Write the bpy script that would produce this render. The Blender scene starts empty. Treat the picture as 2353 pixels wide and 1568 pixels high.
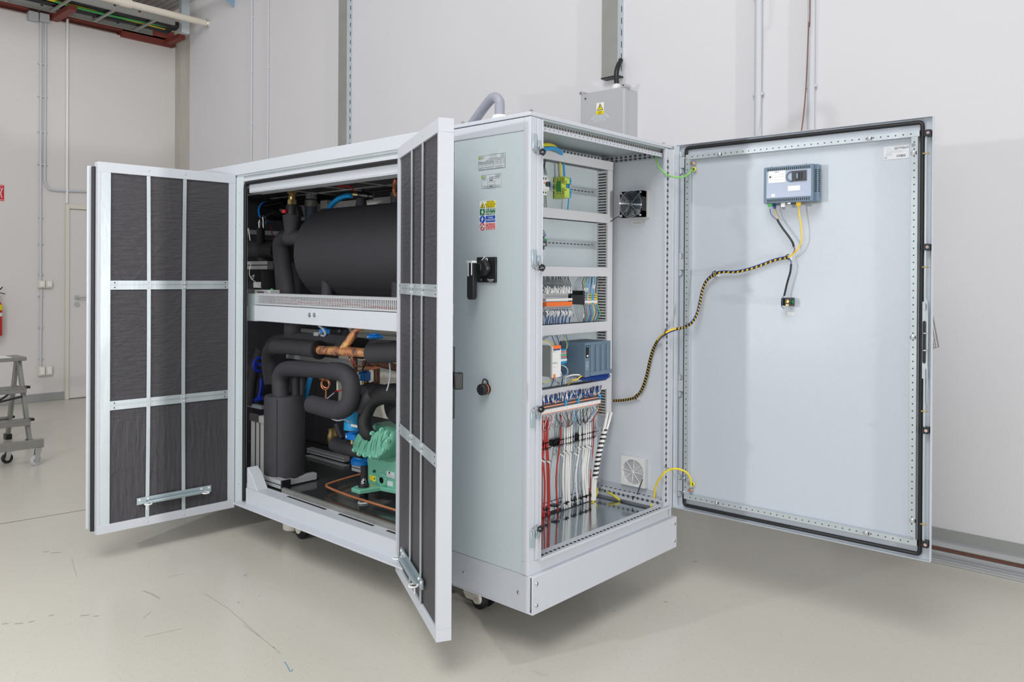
import bpy, math, random
from mathutils import Vector, Matrix
random.seed(7)
S = bpy.context.scene
# ---------------------------------------------------------------- camera
F, YAW, PITCH, ROLL, CY = 1818.965, 0.736161, -0.002648, 0.005478, 641.967
CX = 1176.5
CAM = Vector((-2.0609, -1.7643, 1.3331))
fw = Vector((math.cos(YAW)*math.cos(PITCH), math.sin(YAW)*math.cos(PITCH), math.sin(PITCH)))
rt = Vector((math.sin(YAW), -math.cos(YAW), 0)); up = rt.cross(fw)
RT = math.cos(ROLL)*rt + math.sin(ROLL)*up
UP = -math.sin(ROLL)*rt + math.cos(ROLL)*up
cd = bpy.data.cameras.new('camera'); cam = bpy.data.objects.new('camera', cd)
S.collection.objects.link(cam); S.camera = cam
cam.matrix_world = Matrix(((RT.x, UP.x, -fw.x, CAM.x), (RT.y, UP.y, -fw.y, CAM.y), (RT.z, UP.z, -fw.z, CAM.z), (0, 0, 0, 1)))
cd.sensor_width = 36; cd.lens = 36*F/2353; cd.shift_y = -(784-CY)/2353; cd.clip_start = .05; cd.clip_end = 100
def at(u, v, x=None, y=None, z=None):
    "the point of the plane x=, y= or z= that the photograph shows at pixel (u, v)"
    d = fw + RT*((u-CX)/F) - UP*((v-CY)/F)
    i, val = (0, x) if x is not None else (1, y) if y is not None else (2, z)
    return CAM + d*((val-CAM[i])/d[i])
# ---------------------------------------------------------------- light
w = bpy.data.worlds.new('hall_light'); S.world = w; w.use_nodes = True
bg = w.node_tree.nodes['Background']; bg.inputs[0].default_value = (.985, .99, 1, 1); bg.inputs[1].default_value = .56
def lamp(name, loc, power, radius, col=(1, 1, 1), target=None, size=None):
    if size:
        l = bpy.data.lights.new(name, 'AREA'); l.shape = 'DISK'; l.size = size
    elif target:
        l = bpy.data.lights.new(name, 'SPOT'); l.shadow_soft_size = radius; l.spot_size = math.radians(66); l.spot_blend = 1
    else:
        l = bpy.data.lights.new(name, 'POINT'); l.shadow_soft_size = radius
    l.energy = power; l.color = col
    o = bpy.data.objects.new(name, l); S.collection.objects.link(o); o.location = loc
    if target: o.rotation_euler = (Vector(target)-Vector(loc)).to_track_quat('-Z', 'Y').to_euler()
    return o
lamp('studio_lamp_left', (-3.2, 1.12, 1.66), 155, .05, (.94, .97, 1))
lamp('studio_lamp_right', (-.1, -7.6, 1.08), 980, .13, (1, .99, .985), (.6, 1.0, 1.75))
lamp('added_fill_light', (-4.6, -2.3, 1.9), 38, 0, (1, .99, .98), (0, 1.2, 1.1), 1.8)  # added fill with no known source, brightens the machine inside
lamp('hall_ceiling_lamp', (-3.4, -1.2, 5.6), 240, 0, (1, 1, 1), (-.9, 3.0, .5), 3.5)
S.view_settings.view_transform = 'Standard'; S.view_settings.look = 'None'
S.view_settings.exposure = -0.12; S.view_settings.gamma = 1; S.view_settings.use_curve_mapping = False
# ---------------------------------------------------------------- materials
def lin(c):
    return tuple(((x/255)/12.92 if x <= 10 else (((x/255)+.055)/1.055)**2.4) for x in c)+(1,)
MATS = {}
def mat(name, rgb, rough=.5, metal=0., var=.0, vscale=6., bump=0., bscale=60., stretch=(1, 1, 1), coat=0., spec=.5, trans=0., rvar=0.):
    m = bpy.data.materials.new(name); m.use_nodes = True; nt = m.node_tree; N = nt.nodes; L = nt.links
    b = N['Principled BSDF']; c = lin(rgb)
    b.inputs['Base Color'].default_value = c; b.inputs['Roughness'].default_value = rough
    b.inputs['Metallic'].default_value = metal; b.inputs['Coat Weight'].default_value = coat
    b.inputs['Specular IOR Level'].default_value = spec; b.inputs['Transmission Weight'].default_value = trans
    tc = N.new('ShaderNodeTexCoord'); mp = N.new('ShaderNodeMapping'); mp.inputs['Scale'].default_value = stretch
    L.new(tc.outputs['Object'], mp.inputs[0])
    n = N.new('ShaderNodeTexNoise'); n.inputs['Scale'].default_value = vscale; n.inputs['Detail'].default_value = 6
    L.new(mp.outputs[0], n.inputs[0])
    v = max(var, .015)
    mx = N.new('ShaderNodeMix'); mx.data_type = 'RGBA'
    mx.inputs[6].default_value = tuple(x*(1-v) for x in c[:3])+(1,); mx.inputs[7].default_value = tuple(min(1, x*(1+v)) for x in c[:3])+(1,)
    L.new(n.outputs[0], mx.inputs[0]); L.new(mx.outputs[2], b.inputs['Base Color'])
    if rvar:
        mr = N.new('ShaderNodeMapRange'); mr.inputs[1].default_value = .35; mr.inputs[2].default_value = .65
        mr.inputs[3].default_value = max(.02, rough-rvar); mr.inputs[4].default_value = rough+rvar
        L.new(n.outputs[0], mr.inputs[0]); L.new(mr.outputs[0], b.inputs['Roughness'])
    if bump:
        n2 = N.new('ShaderNodeTexNoise'); n2.inputs['Scale'].default_value = bscale; n2.inputs['Detail'].default_value = 5
        L.new(mp.outputs[0], n2.inputs[0]); bp = N.new('ShaderNodeBump'); bp.inputs['Strength'].default_value = bump; bp.inputs['Distance'].default_value = .01
        L.new(n2.outputs[0], bp.inputs['Height']); L.new(bp.outputs[0], b.inputs['Normal'])
    MATS[name] = m; return m
WHITE = mat('powder_coat_light_grey', (192, 196, 203), .42, 0, .01, 40, .05, 900)
GREYP = mat('powder_coat_side_panel', (190, 201, 204), .45, 0, .01, 40, .05, 900)
DOORW = mat('powder_coat_door_inside', (190, 197, 206), .24, 0, .01, 40, .10, 700)
GALV = mat('galvanised_steel', (190, 198, 202), .38, .45, .10, 9, .03, 80, (1, 1, .25), rvar=.08)
ENCW = mat('powder_coat_inside_lightened', (216, 221, 228), .4, 0, .01, 40, .05, 700)  # enclosure paint made paler to imitate light falling on the inner walls
TRAYM = mat('lightened_tray_steel', (205, 208, 208), .4, .1)  # galvanised steel paled in place of light on the tray underside
GALVP = mat('galvanised_plate', (204, 214, 217), .36, .25, .10, 5, .04, 40, (1, 1, .12), rvar=.1)
GALVD = mat('galvanised_dull', (158, 158, 154), .45, .4, .12, 6, .03, 40)
MIRR = mat('bright_zinc_floor', (186, 194, 198), .10, .95, .05, 5, .02, 12, rvar=.04)
ALU = mat('anodised_aluminium', (190, 192, 194), .36, .35, .04, 30)
ALUD = mat('worn_aluminium', (150, 150, 146), .45, .6, .15, 30)
FOAM = mat('black_insulation_foam', (50, 49, 54), .72, 0, .12, 14, .12, 500)
RUB = mat('black_rubber', (26, 26, 29), .5)
BLK = mat('black_plastic', (24, 25, 28), .38)
BLKG = mat('glossy_black_paint', (12, 13, 16), .12)
DARK = mat('dark_marks_and_hole_shade', (30, 33, 36), .8)  # near-black for joints and marks, and for shade painted where holes are
COP = mat('copper_tube', (214, 138, 98), .34, .55, .22, 9, 0, 10, rvar=.1)
def heat_copper(name, a, c):
    m = mat(name, a, .33, .45, 0, 9, 0); N = m.node_tree.nodes; L = m.node_tree.links
    tc = N.new('ShaderNodeTexCoord'); n = N.new('ShaderNodeTexNoise'); n.inputs['Scale'].default_value = 22; n.inputs['Detail'].default_value = 4; n.inputs['Distortion'].default_value = 1.2
    r = N.new('ShaderNodeValToRGB'); e = r.color_ramp.elements; e[0].position = .36; e[0].color = lin(c); e[1].position = .50; e[1].color = lin(a); x = e.new(.68); x.color = lin((238, 196, 130))
    L.new(tc.outputs['Object'], n.inputs[0]); L.new(n.outputs[0], r.inputs[0]); L.new(r.outputs[0], N['Principled BSDF'].inputs['Base Color']); return m
COPH = heat_copper('heat_marked_copper', (222, 150, 104), (120, 96, 94))
COPD = mat('tarnished_copper', (128, 92, 76), .45, .5, .4, 30)
BRS = mat('brass', (196, 168, 112), .3, .9, .15, 30)
GRN = mat('green_compressor_paint', (104, 170, 146), .38, 0, .04, 12, .06, 300, coat=.3)
GRND = mat('dark_green_cover', (28, 66, 56), .45)
BLUE = mat('bright_blue_plastic', (12, 120, 205), .35)
BLUT = mat('blue_hose', (20, 150, 222), .35)
BLUD = mat('deep_blue', (20, 50, 170), .4)
RED = mat('red_paint', (200, 24, 34), .35)
WPL = mat('white_plastic', (232, 232, 230), .4)
CREAM = mat('cream_plastic', (216, 212, 200), .45)
GPL = mat('grey_plastic', (176, 178, 181), .5)
DUCTM = mat('grey_duct_plastic', (206, 207, 210), .55)
CHR = mat('chrome', (215, 216, 220), .12, 1)
ZNB = mat('blue_zinc', (176, 190, 196), .3, .5)
BLZ = mat('blue_tinted_zinc', (150, 180, 206), .35, .4)
FINE = mat('fine_print', (128, 134, 140), .6)
LIME = mat('lime_logo', (140, 176, 40), .5)
SCAB = mat('supply_cable_grey', (146, 148, 160), .45)
ORG = mat('orange_plastic', (245, 120, 50), .4)
PEA = mat('peach_plastic', (244, 164, 132), .45)
YEL = mat('yellow_plastic', (240, 208, 20), .4)
YGR = mat('yellow_green_marbled', (196, 214, 90), .45, 0, .35, 12)
SKY = mat('cyan_plastic', (40, 160, 220), .4)
GRE = mat('green_plastic', (60, 160, 80), .45)
SLATE = mat('slate_grey_plastic', (104, 124, 142), .42)
SLATD = mat('dark_slate_plastic', (84, 100, 116), .42)
STK = mat('pale_sticker', (214, 216, 221), .5)
STEELB = mat('blue_grey_steel', (158, 166, 184), .35, .2, .06, 90)
WCAB = mat('white_cable', (232, 230, 226), .4)
GCAB = mat('grey_cable', (170, 180, 190), .45)
RCAB = mat('red_cable', (190, 50, 42), .45)
DBLU = mat('dark_blue_wire', (24, 62, 140), .4)
BRN = mat('brown_wire', (120, 78, 64), .5)
CONC = mat('bare_concrete', (190, 186, 178), .85, 0, .18, 4, .25, 60, (1, 1, .4))
REDB = mat('red_oxide_steel', (122, 52, 42), .6, 0, .12, 8)
PIPEW = mat('cream_pipe', (214, 206, 192), .45)
BOARD = mat('cream_wall_board', (226, 214, 202), .7, 0, .03, 3)
SKIRT = mat('grey_vinyl_skirting', (150, 152, 150), .6)
CONDW = mat('light_grey_conduit', (196, 199, 204), .5)
LAB = mat('label_silver', (196, 203, 206), .5)
INK = mat('print_ink', (70, 74, 80), .6)
SY = mat('sign_yellow', (236, 214, 10), .5); SG = mat('sign_green', (0, 108, 66), .5)
SB = mat('sign_blue', (0, 74, 176), .5); SR = mat('sign_red', (206, 30, 46), .5)
SLOTSHADE = mat('painted_slot_shade', (72, 76, 80), .8)  # grey laid on solid rails to imitate the shade in their slots
BASEP = mat('dark_base_sheet', (62, 66, 66), .14, .3, .35, 5, .05, 30, rvar=.08)

def wrinkled(name, rgb):
    "black foil faced matting with creases"
    m = mat(name, rgb, .5, 0, .10, 8, 0)
    nt = m.node_tree; N = nt.nodes; L = nt.links; b = N['Principled BSDF']
    tc = N.new('ShaderNodeTexCoord')
    mp = N.new('ShaderNodeMapping'); mp.inputs['Scale'].default_value = (1, 1, 6); L.new(tc.outputs['Object'], mp.inputs[0])
    mp2 = N.new('ShaderNodeMapping'); mp2.inputs['Scale'].default_value = (4, 4, .6); L.new(tc.outputs['Object'], mp2.inputs[0])
    a = N.new('ShaderNodeTexNoise'); a.inputs['Scale'].default_value = 14; a.inputs['Detail'].default_value = 4; a.inputs['Distortion'].default_value = .6; L.new(mp.outputs[0], a.inputs[0])
    c = N.new('ShaderNodeTexNoise'); c.inputs['Scale'].default_value = 12; c.inputs['Detail'].default_value = 4; L.new(mp2.outputs[0], c.inputs[0])
    sp = N.new('ShaderNodeSeparateXYZ'); L.new(tc.outputs['Object'], sp.inputs[0])
    mr = N.new('ShaderNodeMapRange'); mr.inputs[1].default_value = -.42; mr.inputs[2].default_value = -.22; L.new(sp.outputs[2], mr.inputs[0])
    mx = N.new('ShaderNodeMix'); mx.data_type = 'FLOAT'; L.new(mr.outputs[0], mx.inputs[0]); L.new(c.outputs[0], mx.inputs[2]); L.new(a.outputs[0], mx.inputs[3])
    v = N.new('ShaderNodeTexVoronoi'); v.feature = 'DISTANCE_TO_EDGE'; v.inputs['Scale'].default_value = 3; L.new(tc.outputs['Object'], v.inputs[0])
    lt = N.new('ShaderNodeMapRange'); lt.inputs[2].default_value = .03; lt.inputs[3].default_value = .10; lt.inputs[4].default_value = 0; L.new(v.outputs[0], lt.inputs[0])
    ad = N.new('ShaderNodeMath'); L.new(mx.outputs[0], ad.inputs[0]); L.new(lt.outputs[0], ad.inputs[1])
    bp = N.new('ShaderNodeBump'); bp.inputs['Strength'].default_value = .55; bp.inputs['Distance'].default_value = .012
    L.new(ad.outputs[0], bp.inputs['Height']); L.new(bp.outputs[0], b.inputs['Normal'])
    return m
MATF = wrinkled('black_foil_matting', (62, 60, 64))

def floor_mat():
    m = mat('beige_epoxy_floor', (196, 192, 181), .26, 0, .05, 1.2, 0)
    nt = m.node_tree; N = nt.nodes; L = nt.links; b = N['Principled BSDF']
    tc = N.new('ShaderNodeTexCoord')
    src = b.inputs['Base Color'].links[0].from_socket
    def spots(scale, thr, col, stretch, prev, soft=.03):
        mp = N.new('ShaderNodeMapping'); mp.inputs['Scale'].default_value = stretch; mp.inputs['Rotation'].default_value = (0, 0, .7); L.new(tc.outputs['Object'], mp.inputs[0])
        n = N.new('ShaderNodeTexNoise'); n.inputs['Scale'].default_value = scale; n.inputs['Detail'].default_value = 2; L.new(mp.outputs[0], n.inputs[0])
        r = N.new('ShaderNodeMapRange'); r.inputs[1].default_value = thr; r.inputs[2].default_value = thr+soft; L.new(n.outputs[0], r.inputs[0])
        x = N.new('ShaderNodeMix'); x.data_type = 'RGBA'; x.inputs[7].default_value = lin(col); L.new(r.outputs[0], x.inputs[0]); L.new(prev, x.inputs[6]); return x.outputs[2]
    o = spots(230, .67, (158, 154, 145), (1, .45, 1), src)
    o = spots(170, .76, (118, 114, 106), (1, .5, 1), o)
    o = spots(5, .72, (160, 156, 147), (1, .4, 1), o, .10)
    L.new(o, b.inputs['Base Color'])
    n = N.new('ShaderNodeTexNoise'); n.inputs['Scale'].default_value = 90; n.inputs['Detail'].default_value = 3; L.new(tc.outputs['Object'], n.inputs[0])
    bp = N.new('ShaderNodeBump'); bp.inputs['Strength'].default_value = .12; bp.inputs['Distance'].default_value = .004; L.new(n.outputs[0], bp.inputs['Height']); L.new(bp.outputs[0], b.inputs['Normal'])
    return m
FLOORM = floor_mat()
WALLM = mat('painted_plaster', (214, 213, 216), .75, 0, .03, .9, .06, 70)
WALLD = mat('painted_plaster_low', (214, 210, 208), .75, 0, .03, .9, .06, 70)

# ---------------------------------------------------------------- mesh helpers
W = {}
def rounded(pts, r, n=5):
    "polyline with its inner corners rounded to radius r"
    P = [Vector(p) for p in pts]; out = [P[0]]
    for i in range(1, len(P)-1):
        a = (P[i-1]-P[i]); c = (P[i+1]-P[i]); q = min(r, a.length*.49, c.length*.49); a = P[i]+a.normalized()*q; c = P[i]+c.normalized()*q
        for j in range(n+1): t = j/n; out.append(a*(1-t)**2+P[i]*2*t*(1-t)+c*t*t)
    return out+[P[-1]]
class MB:
    def __init__(s, M=None): s.v = []; s.f = []; s.mi = []; s.m = 0; s.M = M
    def add(s, vs, fs, m=None):
        n = len(s.v); s.v += [(s.M @ Vector(p)) if s.M else Vector(p) for p in vs]
        for f in fs: s.f.append([n+i for i in f]); s.mi.append(s.m if m is None else m)
        return s
    def box(s, x0, x1, y0, y1, z0, z1, m=None):
        vs = [(x, y, z) for z in (z0, z1) for y in (y0, y1) for x in (x0, x1)]
        return s.add(vs, [(0, 2, 3, 1), (4, 5, 7, 6), (0, 1, 5, 4), (2, 6, 7, 3), (0, 4, 6, 2), (1, 3, 7, 5)], m)
    def cb(s, c, d, m=None):
        return s.box(c[0]-d[0]/2, c[0]+d[0]/2, c[1]-d[1]/2, c[1]+d[1]/2, c[2]-d[2]/2, c[2]+d[2]/2, m)
    def hexa(s, ps, m=None):   # 8 points, bottom loop then top loop
        return s.add(ps, [(3, 2, 1, 0), (4, 5, 6, 7), (0, 1, 5, 4), (1, 2, 6, 5), (2, 3, 7, 6), (3, 0, 4, 7)], m)
    def ring(s, c, a, b, r, n, r2=None):
        r2 = r if r2 is None else r2
        return [c+a*(r*math.cos(2*math.pi*i/n))+b*(r2*math.sin(2*math.pi*i/n)) for i in range(n)]
    def cyl(s, p0, p1, r, n=16, r1=None, m=None, cap=True):
        p0 = Vector(p0); p1 = Vector(p1); d = (p1-p0).normalized(); a = d.orthogonal().normalized(); b = d.cross(a)
        if n == 6 or n == 4: pass
        vs = s.ring(p0, a, b, r, n)+s.ring(p1, a, b, r if r1 is None else r1, n)
        fs = [(i, (i+1) % n, n+(i+1) % n, n+i) for i in range(n)]
        if cap: fs += [tuple(range(n-1, -1, -1)), tuple(range(n, 2*n))]
        return s.add(vs, fs, m)
    def lathe(s, p0, axis, prof, n=24, m=None):   # prof: (height, radius)
        p0 = Vector(p0); d = Vector(axis).normalized(); a = d.orthogonal().normalized(); b = d.cross(a)
        vs = []; fs = []
        for h, r in prof: vs += s.ring(p0+d*h, a, b, max(r, 1e-4), n)
        for k in range(len(prof)-1):
            for i in range(n): fs.append((k*n+i, k*n+(i+1) % n, (k+1)*n+(i+1) % n, (k+1)*n+i))
        fs += [tuple(range(n-1, -1, -1)), tuple(range((len(prof)-1)*n, len(prof)*n))]
        return s.add(vs, fs, m)
    def tube(s, pts, r, n=10, k=6, m=None, cap=True, rs=None):
        P = [Vector(p) for p in pts]; R = rs or [r]*len(P)
        if k > 1 and len(P) > 2:
            Q = []; RR = []
            for i in range(len(P)-1):
                p0 = P[max(i-1, 0)]; p1 = P[i]; p2 = P[i+1]; p3 = P[min(i+2, len(P)-1)]
                for j in range(k):
                    t = j/k; t2 = t*t; t3 = t2*t
                    Q.append(.5*((2*p1)+(p2-p0)*t+(2*p0-5*p1+4*p2-p3)*t2+(3*p1-p0-3*p2+p3)*t3)); RR.append(R[i]*(1-t)+R[i+1]*t)
            Q.append(P[-1]); RR.append(R[-1]); P = Q; R = RR
        T = [(P[min(i+1, len(P)-1)]-P[max(i-1, 0)]).normalized() for i in range(len(P))]
        a = T[0].orthogonal().normalized(); vs = []; fs = []
        for i, p in enumerate(P):
            a = a-T[i]*a.dot(T[i]); a = a.normalized() if a.length > 1e-6 else T[i].orthogonal().normalized()
            vs += s.ring(p, a, T[i].cross(a), R[i], n)
        for q in range(len(P)-1):
            for i in range(n): fs.append((q*n+i, q*n+(i+1) % n, (q+1)*n+(i+1) % n, (q+1)*n+i))
        if cap: fs += [tuple(range(n-1, -1, -1)), tuple(range((len(P)-1)*n, len(P)*n))]
        return s.add(vs, fs, m)
    def prism(s, poly, o, a, b, h, m=None):   # polygon in axes a, b at o, extruded by vector h
        o = Vector(o); a = Vector(a); b = Vector(b); h = Vector(h); n = len(poly)
        v = [o+a*p[0]+b*p[1] for p in poly]; vs = v+[p+h for p in v]
        fs = [(i, (i+1) % n, n+(i+1) % n, n+i) for i in range(n)]+[tuple(range(n-1, -1, -1)), tuple(range(n, 2*n))]
        return s.add(vs, fs, m)
    def torus(s, c, axis, R, r, n=32, k=8, m=None, a0=0, a1=2*math.pi):
        c = Vector(c); d = Vector(axis).normalized(); a = d.orthogonal().normalized(); b = d.cross(a)
        full = abs(a1-a0-2*math.pi) < 1e-6; vs = []; fs = []; N_ = n if full else n+1
        for i in range(N_):
            t = a0+(a1-a0)*i/n; u = a*math.cos(t)+b*math.sin(t)
            for j in range(k):
                q = 2*math.pi*j/k; vs.append(c+u*(R+r*math.cos(q))+d*(r*math.sin(q)))
        for i in range(n):
            i2 = (i+1) % N_
            for j in range(k): fs.append((i*k+j, i2*k+j, i2*k+(j+1) % k, i*k+(j+1) % k))
        return s.add(vs, fs, m)
    def sphere(s, c, r, n=16, m=None, sc=(1, 1, 1)):
        c = Vector(c); vs = []; fs = []; k = n//2
        for i in range(k+1):
            t = math.pi*i/k
            for j in range(n):
                q = 2*math.pi*j/n; rr = max(math.sin(t), 1e-3)
                vs.append((c[0]+r*rr*math.cos(q)*sc[0], c[1]+r*rr*math.sin(q)*sc[1], c[2]+r*math.cos(t)*sc[2]))
        for i in range(k):
            for j in range(n): fs.append((i*n+j, (i+1)*n+j, (i+1)*n+(j+1) % n, i*n+(j+1) % n))
        return s.add(vs, fs, m)
    def build(s, name, mats, parent=None, smooth=35, bevel=0):
        if not isinstance(mats, (list, tuple)): mats = [mats]
        xs = [p.x for p in s.v]; ys = [p.y for p in s.v]; zs = [p.z for p in s.v]
        c = Vector(((min(xs)+max(xs))/2, (min(ys)+max(ys))/2, (min(zs)+max(zs))/2 if parent else min(zs)))
        me = bpy.data.meshes.new(name); me.from_pydata([tuple(p-c) for p in s.v], [], s.f)
        for q in mats: me.materials.append(q)
        me.polygons.foreach_set('material_index', s.mi)
        import bmesh
        bm = bmesh.new(); bm.from_mesh(me); bmesh.ops.recalc_face_normals(bm, faces=bm.faces); bm.to_mesh(me); bm.free()
        if smooth:
            me.polygons.foreach_set('use_smooth', [True]*len(me.polygons)); me.set_sharp_from_angle(angle=math.radians(smooth))
        me.update()
        o = bpy.data.objects.new(name, me); S.collection.objects.link(o)
        W[o.name] = c
        if parent: o.parent = parent; o.location = c-W[parent.name]
        else: o.location = c
        if bevel:
            b = o.modifiers.new('edge', 'BEVEL'); b.width = bevel; b.segments = 2; b.limit_method = 'ANGLE'; b.angle_limit = math.radians(50); b.harden_normals = False
        return o
def thing(name, label, cat, loc, group=None):
    o = bpy.data.objects.new(name, None); S.collection.objects.link(o); o.empty_display_size = .05
    o.location = loc; W[o.name] = Vector(loc); o['label'] = label; o['category'] = cat
    if group: o['group'] = group
    return o
def tag(o, label, cat, group=None, kind=None):
    o['label'] = label; o['category'] = cat
    if group: o['group'] = group
    if kind: o['kind'] = kind
    return o
def struct(o): o['kind'] = 'structure'; return o
def scribble(mb, M, width, rows, pitch, m, h=.0012):
    "rows of fine print too small to read"
    k = mb.M; mb.M = M; r_ = random.Random(int(width*9e5)+rows)
    for j in range(rows):
        x = -width/2; z = -(j-(rows-1)/2)*pitch
        while x < width/2-.001:
            w_ = min(r_.uniform(.002, .007), width/2-x); mb.box(x, x+w_, -.0002, .0001, z-h/2, z+h/2, m); x += w_+.0014
    mb.M = k
def frame(o, xdir, ydir=None, zdir=None):
    "matrix of a local frame: X along xdir, Z up, Y = Z x X unless given"
    x = Vector(xdir).normalized(); z = Vector(zdir).normalized() if zdir else Vector((0, 0, 1)); y = Vector(ydir).normalized() if ydir else z.cross(x)
    return Matrix(((x.x, y.x, z.x, o[0]), (x.y, y.y, z.y, o[1]), (x.z, y.z, z.z, o[2]), (0, 0, 0, 1)))
def text(mb, s, M, size, m=0, align='CENTER', depth=0., sx=1.):
    "lettering set flat in the XZ plane of frame M, reading along its X"
    c = bpy.data.curves.new('t', 'FONT'); c.body = s; c.size = size; c.align_x = align; c.align_y = 'CENTER'; c.resolution_u = 2; c.space_line = .9
    o = bpy.data.objects.new('t', c); me = o.to_mesh()
    vs = [M @ Vector((v.co.x*sx, depth, v.co.y)) for v in me.vertices]
    n = len(mb.v); keep = mb.M; mb.M = None
    mb.add(vs, [tuple(p.vertices) for p in me.polygons], m); mb.M = keep
    o.to_mesh_clear(); bpy.data.objects.remove(o); bpy.data.curves.remove(c)
# ================================================================ the room
WX, WY = 2.137, 7.46          # back wall plane, left wall plane
b = MB(); b.box(-6, WX+.4, -5.5, WY+.4, -.1, 0); struct(b.build('floor', FLOORM, smooth=0))
b = MB(); b.box(WX, WX+.25, -5.5, 6.99, 0, 6.2); struct(b.build('wall_back', WALLM, smooth=0))
b = MB(); b.prism([(-6, 0), (2.19, 0), (2.19, 4.02), (1.55, 4.02), (-6, 4.02)], (0, WY, 0), (1, 0, 0), (0, 0, 1), (0, .2, 0)); struct(b.build('wall_left', WALLD, smooth=0))
b = MB(); b.prism([(2.165, 6.99), (2.165, 7.28), (2.2, 7.6), (2.5, 7.6), (2.5, 6.99)], (0, 0, 0), (1, 0, 0), (0, 1, 0), (0, 0, 6.2)); struct(b.build('trim_1', CONC, smooth=0))
b = MB()      # boarded upper wall behind the trays
for i in range(9):
    z = 4.02+i*.26; b.box(-6, 2.5, 7.7, 7.72, z+.012, z+.25)
b.box(-6, 2.5, 7.72, 7.8, 3.9, 6.2); struct(b.build('wall_upper', BOARD, smooth=0))
# floor joint, a thin dark groove across the floor at the left
b = MB(); p0 = at(-30, 1210, z=0); p1 = at(520, 1118, z=0); d = (p1-p0).normalized(); n = Vector((-d.y, d.x, 0))*.002
b.add([p0-n, p1-n, p1+n, p0+n][::1]+[], [(0, 1, 2, 3)]); 
for i in range(4): b.v[i] = Vector((b.v[i].x, b.v[i].y, .0008))
struct(b.build('trim_2', DARK, smooth=0))
def marks(name, lines, wd, m):
    b = MB()
    for ln in lines:
        P_ = [at(u, v, z=0) for u, v in ln]
        for p, q in zip(P_, P_[1:]):
            d = (q-p).normalized(); n = Vector((-d.y, d.x, 0))*wd
            b.add([(v_.x, v_.y, .0007) for v_ in (p-n, q-n*.8, q+n*.8, p+n)], [(0, 1, 2, 3)])
    return struct(b.build(name, m, smooth=0))
SCR = mat('scratch_brown', (148, 141, 131), .5); BLM = mat('blue_chalk', (60, 130, 180), .6); STN = mat('scuff', (168, 163, 154), .5)
marks('trim_3', [[(470, 1365), (522, 1398), (560, 1430), (605, 1470), (645, 1503)], [(560, 1437), (600, 1466)], [(385, 1327), (408, 1322), (426, 1319)], [(330, 1422), (348, 1405)], [(330, 1465), (420, 1445)], [(165, 1285), (170, 1305), (176, 1325)]], .0006, SCR)
marks('trim_4', [[(654, 1522), (661, 1533), (667, 1545)], [(669, 1544), (673, 1539)], [(560, 1324), (570, 1320)], [(546, 1384), (550, 1386)], [(340, 1304), (344, 1304)], [(594, 1370), (598, 1371)], [(627, 1488), (632, 1490)], [(1408, 1405), (1416, 1404)]], .0013, BLM)
marks('trim_5', [[(100, 1269), (112, 1268)], [(118, 1271), (140, 1270)], [(4, 1435), (20, 1433)], [(34, 1434), (52, 1433)], [(66, 1431), (78, 1428)], [(112, 1416), (124, 1414)], [(184, 1416), (204, 1414)], [(216, 1417), (226, 1416)], [(1526, 1384), (1534, 1385)], [(1592, 1290), (1602, 1292)], [(330, 1359), (350, 1366), (366, 1376)]], .004, STN)
# grey skirting of the left wall
x0 = at(148, 900, y=WY).x
b = MB(); b.box(-6, x0, WY-.012, WY, 0, .085); struct(b.build('baseboard_left', SKIRT, bevel=.003))
# room door
X = lambda u, v=700: at(u, v, y=WY-.03).x
b = MB(); xa = X(150); xl = X(158); xr = xl+.98; zt = at(155, 469, y=WY-.03).z
b.box(xa, xl, WY-.05, WY, 0, zt); b.box(xr, xr+(xl-xa), WY-.05, WY, 0, zt); b.box(xl, xr, WY-.05, WY, zt-.05, zt)
fr = b.build('door_1', CREAM, bevel=.004); struct(fr)
b = MB(); b.box(xl+.004, xr-.004, WY-.03, WY-.002, .008, zt-.054); df = b.build('door_leaf', WALLD, fr, bevel=.002)
b = MB(); hz = at(172, 684, y=WY-.04).z; hx = X(176)
b.cyl((hx, WY-.03, hz), (hx, WY-.042, hz), .026, 20); b.cyl((hx, WY-.04, hz), (hx, WY-.08, hz), .009, 10); b.tube([(hx, WY-.08, hz), (hx+.02, WY-.083, hz), (hx+.13, WY-.083, hz)], .009, 8)
kz = at(175, 700, y=WY-.04).z; b.cyl((hx, WY-.03, kz), (hx, WY-.042, kz), .026, 20); b.build('door_handle', ALU, fr)
# rail of profiles along the foot of the back wall
ob = MB(); zr = .118
ob.box(WX-.012, WX, -5.5, -.25, .09, .14)
rr = tag(ob.build('wall_skirting_strip', SKIRT), 'grey flat strip on the back wall above the aluminium floor rail', 'skirting')
r = thing('floor_guide_rail', 'long ribbed aluminium rail on the floor along the foot of the back wall', 'rail', (WX-.06, -2.8, 0))
b = MB(); b.box(WX-.10, WX-.001, -5.4, -.25, .0, .012); b.box(WX-.10, WX-.09, -5.4, -.25, .012, .02); b.box(WX-.075, WX-.065, -5.4, -.25, .012, .024); b.box(WX-.05, WX-.001, -5.4, -.25, .012, .045); b.build('base_profile', ALU, r, bevel=.002)
b = MB(); b.box(WX-.045, WX-.001, -5.4, -.25, .047, .062); b.build('brush_strip', BRN, r)
b = MB(); b.box(WX-.06, WX-.001, -5.4, -.25, .064, .090); b.build('cover_profile', ALU, r, bevel=.006)

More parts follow.
